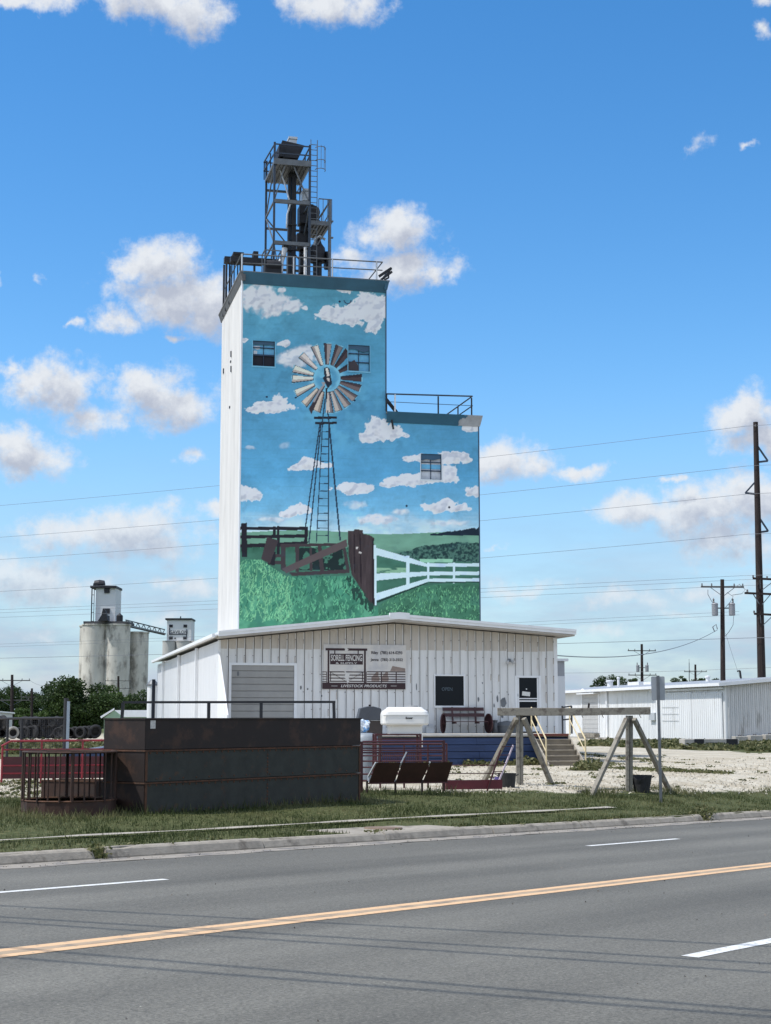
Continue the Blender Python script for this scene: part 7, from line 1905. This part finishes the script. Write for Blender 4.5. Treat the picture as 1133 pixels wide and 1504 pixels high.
def quads_obj(name, C, size, m, parent=None, tint=None, rng=RNG, tri=False, up=0.0):
    n = len(C); d = rng.normal(size=(n, 3)); d /= np.linalg.norm(d, axis=1)[:, None]; e = rng.normal(size=(n, 3)); a = np.cross(d, e); a /= np.linalg.norm(a, axis=1)[:, None]; b = np.cross(d, a)
    s = size * rng.uniform(.6, 1.3, (n, 1)); a *= s; b *= s * .7
    v = np.stack([C - a, C - b * .9 + a * .1, C + a, C + b], 1).reshape(-1, 3)
    me = bpy.data.meshes.new(name); me.vertices.add(4 * n); me.vertices.foreach_set('co', v.reshape(-1)); me.loops.add(4 * n); me.loops.foreach_set('vertex_index', np.arange(4 * n)); me.polygons.add(n); me.polygons.foreach_set('loop_start', np.arange(0, 4 * n, 4)); me.polygons.foreach_set('loop_total', np.full(n, 4)); me.update(calc_edges=True)
    t = np.zeros((4 * n, 3), np.float32); t[:, 0] = np.repeat(tint if tint is not None else rng.uniform(0, 1, n), 4)
    at_ = me.attributes.new('tint', 'FLOAT_VECTOR', 'POINT'); at_.data.foreach_set('vector', t.reshape(-1)); me.materials.append(m)
    o = bpy.data.objects.new(name, me); COL.objects.link(o); o.parent = parent; return o
def tree(px, Y, ytop, wpx, label, grp='trees', m=LF1, seed=0, base_gap=.12, leaf=None, dens=1.0, ybase=None, cat='tree', name='tree'):
    rng = np.random.default_rng(seed + 100); k = Y / FPX; X = sp_(px, Y); ht = at(px, ytop, Y).z - LOT; w = wpx * k
    o = empty(name, (X, Y, LOT), 0, label, cat, grp)
    b = MB(); h = ht * .55; lean = rng.uniform(-.05, .05) * ht
    b.tube([(0, 0, -.3), (lean * .3, 0, h * .5), (lean, 0, h)], max(.12, ht * .03), 7, r2=max(.05, ht * .012))
    clumps = []
    nl = int(18 + 10 * dens)
    for i in range(nl):
        t = rng.uniform(0, 1); zc = ht * (base_gap + .12 + (.86 - base_gap) * t); prof = math.sin(math.pi * min(1, .18 + .82 * (1 - t) ** .8)) ** .6
        an = rng.uniform(0, 2 * math.pi); rr = rng.uniform(.15, 1) ** .6 * w * .42 * prof
        c = np.array([rr * math.cos(an) + lean * t, rr * math.sin(an) * .8, zc]); clumps.append((c, rng.uniform(.14, .24) * min(w, ht * 1.2)))
        if i < 9: b.tube([(lean * .6, 0, h * rng.uniform(.45, .95)), tuple((c * .6 + np.array([0, 0, h * .25]))), tuple(c)], ht * .009, 5, r2=ht * .003)
    b.build('trunk', BARK, o)
    pts = []; tn = []
    lf = leaf or max(.16, .9 * k)
    for c, r_ in clumps:
        n = int(dens * 55 * (r_ / lf) ** 1.7 / 6) + 20; d = rng.normal(size=(n, 3)); d /= np.linalg.norm(d, axis=1)[:, None]; rad = r_ * rng.uniform(.45, 1.08, (n, 1)) * np.array([1.15, 1.15, .8])
        pts.append(c + d * rad); tn.append(np.clip(rng.uniform(0, .55) + rng.uniform(-.25, .4, n), 0, 1))
    P = np.concatenate(pts); Tn = np.concatenate(tn); keep = P[:, 2] > ht * .06; P = P[keep]; Tn = Tn[keep]; zm = P[:, 2].max(); P[:, 2] *= ht / zm
    quads_obj('crown', P, lf, m, o, Tn, rng); return o
gL = 'trees along the left horizon'
tree(118, 190, 992, 108, 'largest bushy dark green tree in front of the grey silos', gL, LF1, 1, .02, dens=1.5)
tree(88, 196, 1001, 50, 'left shoulder tree joined to the largest tree before the silos', gL, LF1, 2, .02, dens=1.2)
tree(160, 200, 1006, 56, 'mid green tree below the two front silos', gL, LF2, 3, .02, dens=1.1)
tree(200, 215, 1013, 52, 'darker low tree under the right silo, left of the shed corner', gL, LF1, 4, .02, dens=1.1)
tree(4, 300, 1006, 66, 'round tree at the far left edge behind the pale building', gL, LF1, 5, .02)
tree(38, 310, 1015, 48, 'second tree from the left edge, behind the slim dark pole', gL, LF1, 6, .02)
tree(66, 330, 1028, 34, 'low distant tree in the dip left of the largest tree', gL, LF2, 7, .02)
tree(30, 250, 1040, 40, 'low bush above the tyre pile behind the pale building', gL, LF2, 8, .02)
tree(74, 240, 1042, 40, 'low bush between the slim pole and the largest tree', gL, LF2, 9, .02)
tree(228, 260, 1024, 30, 'dark tree peeping out beside the white bin', gL, LF1, 10, .02)
tree(-18, 280, 1010, 50, 'tree cut by the left edge of the photo', gL, LF1, 21, .02)
gR = 'trees on the right horizon'
for i, (px, yt, w_, lab) in enumerate(((877, 997, 22, 'low dark tree just right of the shed above the warehouse roof'), (893, 990.5, 30, 'higher dark tree left of the far pole above the warehouse roof'), (912, 993, 28, 'rounded dark tree touching the far transformer pole on its left'), (926, 996, 18, 'small dark tree closest to the far transformer pole'),
        (993, 993, 22, 'dark treetop just right of the road sign'), (1008, 996, 16, 'small treetop left of the thin bare mast'), (1031, 996, 26, 'dark treetop right of the small far pole'), (1048, 996, 24, 'dark treetop left of the transformer pole'), (1075, 998, 14, 'tiny treetop between the transformer pole and tallest pole'), (1098, 997, 18, 'tiny treetop just left of the tallest pole'))):
    tree(px, 330 + 7 * (i % 3), yt, w_, lab, gR, LF1, 30 + i, .02)
# distant woodland band closing the horizon
rng = np.random.default_rng(77); n = 9000; th = rng.uniform(-.75, .75, n); rr = rng.uniform(420, 520, n); hh_ = 5.5 + 2.5 * np.sin(th * 37) + 1.5 * np.sin(th * 91 + 1)
P = np.stack([rr * np.sin(th), rr * np.cos(th), LOT + hh_ * rng.uniform(0, 1, n) ** .7], -1)
o = quads_obj('distant_woodland', P, 2.2, LF1, None, rng.uniform(0, .7, n), rng); o['kind'] = 'stuff'; o['label'] = 'low band of distant woodland along the horizon'; o['category'] = 'woodland'

# ============================================================ GRASS
def blades(name, n, smin, smax, label, hmin, hmax, wmin, wmax, accept, heightf=None, seed=5, tint=(0, .8)):
    rng = np.random.default_rng(seed); s = rng.uniform(smin, smax, n); q = rng.uniform(QC + .18, QC + 16, n)
    cl = fbm(s * 3, q * 3, .35, 4, 91); cl2 = fbm(s * 3, q * 3, 1.6, 3, 97)
    k = accept(s, q, cl, cl2, rng.uniform(0, 1, n)); s, q, cl, cl2 = s[k], q[k], cl[k], cl2[k]; n = len(s)
    X = s * rdir.x + q * ndir.x; Y = s * rdir.y + q * ndir.y; Z = gz_np(X, Y)
    px = 566.5 + FPX * X / Y; vis = (px > -60) & (px < 1190); X, Y, Z, s, q, cl, cl2 = [t[vis] for t in (X, Y, Z, s, q, cl, cl2)]; n = len(X)
    h = rng.uniform(hmin, hmax, n) * (.55 + .9 * cl2) * (heightf(X, Y) if heightf else 1); w = rng.uniform(wmin, wmax, n)
    an = rng.uniform(0, 2 * math.pi, n); lx = rng.normal(0, .35, n) * h; ly = rng.normal(0, .35, n) * h
    ax, ay = np.cos(an) * w / 2, np.sin(an) * w / 2
    v = np.stack([np.stack([X - ax, Y - ay, Z - .02], -1), np.stack([X + ax, Y + ay, Z - .02], -1), np.stack([X + lx, Y + ly, Z + h], -1)], 1).reshape(-1, 3)
    me = bpy.data.meshes.new(name); me.vertices.add(3 * n); me.vertices.foreach_set('co', v.reshape(-1)); me.loops.add(3 * n); me.loops.foreach_set('vertex_index', np.arange(3 * n)); me.polygons.add(n); me.polygons.foreach_set('loop_start', np.arange(0, 3 * n, 3)); me.polygons.foreach_set('loop_total', np.full(n, 3)); me.update(calc_edges=True)
    dry = np.clip((cl - .5) * 2.2 + rng.uniform(tint[0], tint[1], n) * .7, 0, 1); t = np.zeros((3 * n, 3), np.float32); t[:, 0] = np.repeat(dry, 3)
    at_ = me.attributes.new('tint', 'FLOAT_VECTOR', 'POINT'); at_.data.foreach_set('vector', t.reshape(-1)); me.materials.append(GRS)
    o = bpy.data.objects.new(name, me); COL.objects.link(o); o['kind'] = 'stuff'; o['label'] = label; o['category'] = 'grass'; return o
wS = np.array([a for a, b in WALKPTS]); wQ = np.array([b for a, b in WALKPTS])
def acc(s, q, cl, cl2, u):
    ge = np.interp(s, [-60, 10, 20, 26, 33, 41, 60, 120], [34, 32, 28.0, 25.5, 22.0, 20.7, 20.2, 20]) + (cl - .5) * 4
    k = (q < ge) & (u < .55 + .9 * (cl2 - .25))
    walk = (np.abs(q - np.interp(s, wS, wQ)) < .12 + .16 * (cl2 - .5)) & (s < wS[-1]); k &= ~(walk & (u > .18))
    slab = (s > dc - 1.5) & (s < dc + 1.5) & (q < QC + 1.25); k &= ~slab
    bare = (cl > .57) & (q < np.interp(s, wS, wQ) + 1.2); k &= ~(bare & (u > .25))
    return k
blades('verge_grass', 330000, 2, 60, 'mown green verge grass between kerb and gravel yard', .025, .085, .012, .026, acc)
obst = [(pL, pR, .5), (cF, cF, 1.3), (hit(533, 1164), hit(652, 1166), .6), (hit(655, 1161), hit(727, 1160), .4), (fA['post'], fA['post'], .4), (fB['l'], fB['r'], .5), (hit(971, 1178), hit(971, 1178), .5)]
def near_obst(X, Y):
    best = np.full(X.shape, 9.0)
    for p, q, r_ in obst:
        dx, dy = q.x - p.x, q.y - p.y; l2 = dx * dx + dy * dy + 1e-9; t = np.clip(((X - p.x) * dx + (Y - p.y) * dy) / l2, 0, 1)
        best = np.minimum(best, np.hypot(X - p.x - dx * t, Y - p.y - dy * t) / r_)
    return best
def acc2(s, q, cl, cl2, u):
    X = s * rdir.x + q * ndir.x; Y = s * rdir.y + q * ndir.y; d = near_obst(X, Y)
    return acc(s, q, cl, cl2, u) & ((d < 1.2) | ((cl2 > .62) & (u > .85)))
blades('tall_weeds', 160000, 4, 50, 'taller weeds growing around the feeders, posts and sign', .06, .20, .012, .03, acc2, lambda X, Y: np.clip(1.5 - .7 * near_obst(X, Y), .5, 1.3), 8, (.0, .9))
# weeds along the kerb joints, dock foot and gravel
def tufts(name, spots, label, leaf=.05, m=GRS, seed=3):
    rng = np.random.default_rng(seed); P = []
    for (x, y, z, r_, h, n) in spots:
        a = rng.uniform(0, 2 * math.pi, n); rr = r_ * rng.uniform(0, 1, n) ** .5; P.append(np.stack([x + rr * np.cos(a), y + rr * np.sin(a), z + h * rng.uniform(0, 1, n) * (1 - .5 * rr / r_)], -1))
    P = np.concatenate(P); o = quads_obj(name, P, leaf, m, None, None, rng); o['kind'] = 'stuff'; o['label'] = label; o['category'] = 'weeds'; return o
sp = []
for g in gaps: x, y = xy(g + .08, QC + .12); sp.append((x, y, gz(x, y) - .12, .22, .28, 160))
x, y = xy(gaps[1] + .4, QC + .3); sp.append((x, y, gz(x, y), .3, .25, 160))
rs = random.Random(9)
for _ in range(60): s = rs.uniform(8, 40); x, y = xy(s, QC + .26); sp.append((x, y, gz(x, y) - .02, rs.uniform(.08, .2), rs.uniform(.05, .12), 24))
tufts('kerb_weeds', sp, 'weeds sprouting through the broken kerb joints', .035)
sp = []
for _ in range(26): u = rs.uniform(du0, du1 - 1.5); p = S.world(u, DKD - .15, 0); sp.append((p.x, p.y, LOT, rs.uniform(.1, .35), rs.uniform(.08, .3), 60))
for px, py in ((775, 1124), (690, 1122), (860, 1132), (868, 1127)): h_ = hit(px, py); sp.append((h_.x, h_.y, LOT, .5, .35, 240))
tufts('dock_weeds', sp, 'weeds growing along the foot of the blue dock', .07)
sp = []
for _ in range(50):
    px, py = rs.uniform(660, 1133), 1105 + 55 * rs.random(); h_ = hit(px, py)
    if near_obst(np.array([h_.x]), np.array([h_.y]))[0] > 1: sp.append((h_.x, h_.y, h_.z, rs.uniform(.06, .3), rs.uniform(.03, .1), 22))
for a_, b_, c_, n_ in (((850, 1131), (900, 1122), 0, 26), ((885, 1128), (1070, 1136), 0, 60), ((850, 1108), (960, 1118), 0, 24)):
    for i in range(n_): t = rs.random(); h_ = hit(a_[0] + (b_[0] - a_[0]) * t, a_[1] + (b_[1] - a_[1]) * t + rs.uniform(-1.5, 1.5)); sp.append((h_.x, h_.y, h_.z, rs.uniform(.15, .6), rs.uniform(.04, .12), 36))
for _ in range(40): h_ = hit(rs.uniform(0, 60), rs.uniform(1148, 1170)); sp.append((h_.x, h_.y, h_.z, rs.uniform(.06, .3), rs.uniform(.03, .1), 22))
tufts('gravel_weeds', sp, 'low dry weeds scattered over the pale gravel', .045)
sp = []
for _ in range(260): px = rs.uniform(858, 1150); h_ = hit(px, 1090 + rs.uniform(0, 6 + (px - 858) * .03)); sp.append((h_.x, h_.y, h_.z, rs.uniform(.3, .9), rs.uniform(.1, .4), 40))
for _ in range(120): h_ = hit(rs.uniform(-20, 150), rs.uniform(1092, 1108)); sp.append((h_.x, h_.y, h_.z, rs.uniform(.3, .7), rs.uniform(.15, .5), 40))
tufts('rough_grass', sp, 'rough grass strip along the warehouse base and behind the red bunk', .14)
# gravel stones and kerb litter
rng = np.random.default_rng(12); n = 5200
px = rng.uniform(640, 1150, n); py = rng.uniform(1112, 1166, n); P = []
for a_, b_ in zip(px, py): h_ = hit(a_, b_); P.append((h_.x, h_.y, h_.z + .01))
for _ in range(500): h_ = hit(rng.uniform(0, 60), rng.uniform(1146, 1172)); P.append((h_.x, h_.y, h_.z + .01))
o = quads_obj('gravel_stones', np.array(P), .035, mat('loose limestone', (0.50, 0.46, 0.38), .95, var=.3, vscale=9), None, None, rng); o['kind'] = 'stuff'; o['label'] = 'loose pale limestone chips on the yard'; o['category'] = 'gravel'
P = []
for _ in range(500): s = rng.uniform(6, 40); q = QC - .3 + rng.normal(0, .16); x, y = xy(s, min(q, QC - .03)); P.append((x, y, Z0 - RSL * s + .012))
for _ in range(160): s = rng.uniform(5, 30); q = rng.uniform(4, QC - .5); x, y = xy(s, q); P.append((x, y, Z0 - RSL * s + .01))
o = quads_obj('road_grit', np.array(P), .012, mat('road grit', (0.16, 0.14, 0.12), .95, var=.6, vscale=9), None, None, rng); o['kind'] = 'stuff'; o['label'] = 'grit and small litter along the gutter and on the asphalt'; o['category'] = 'grit'
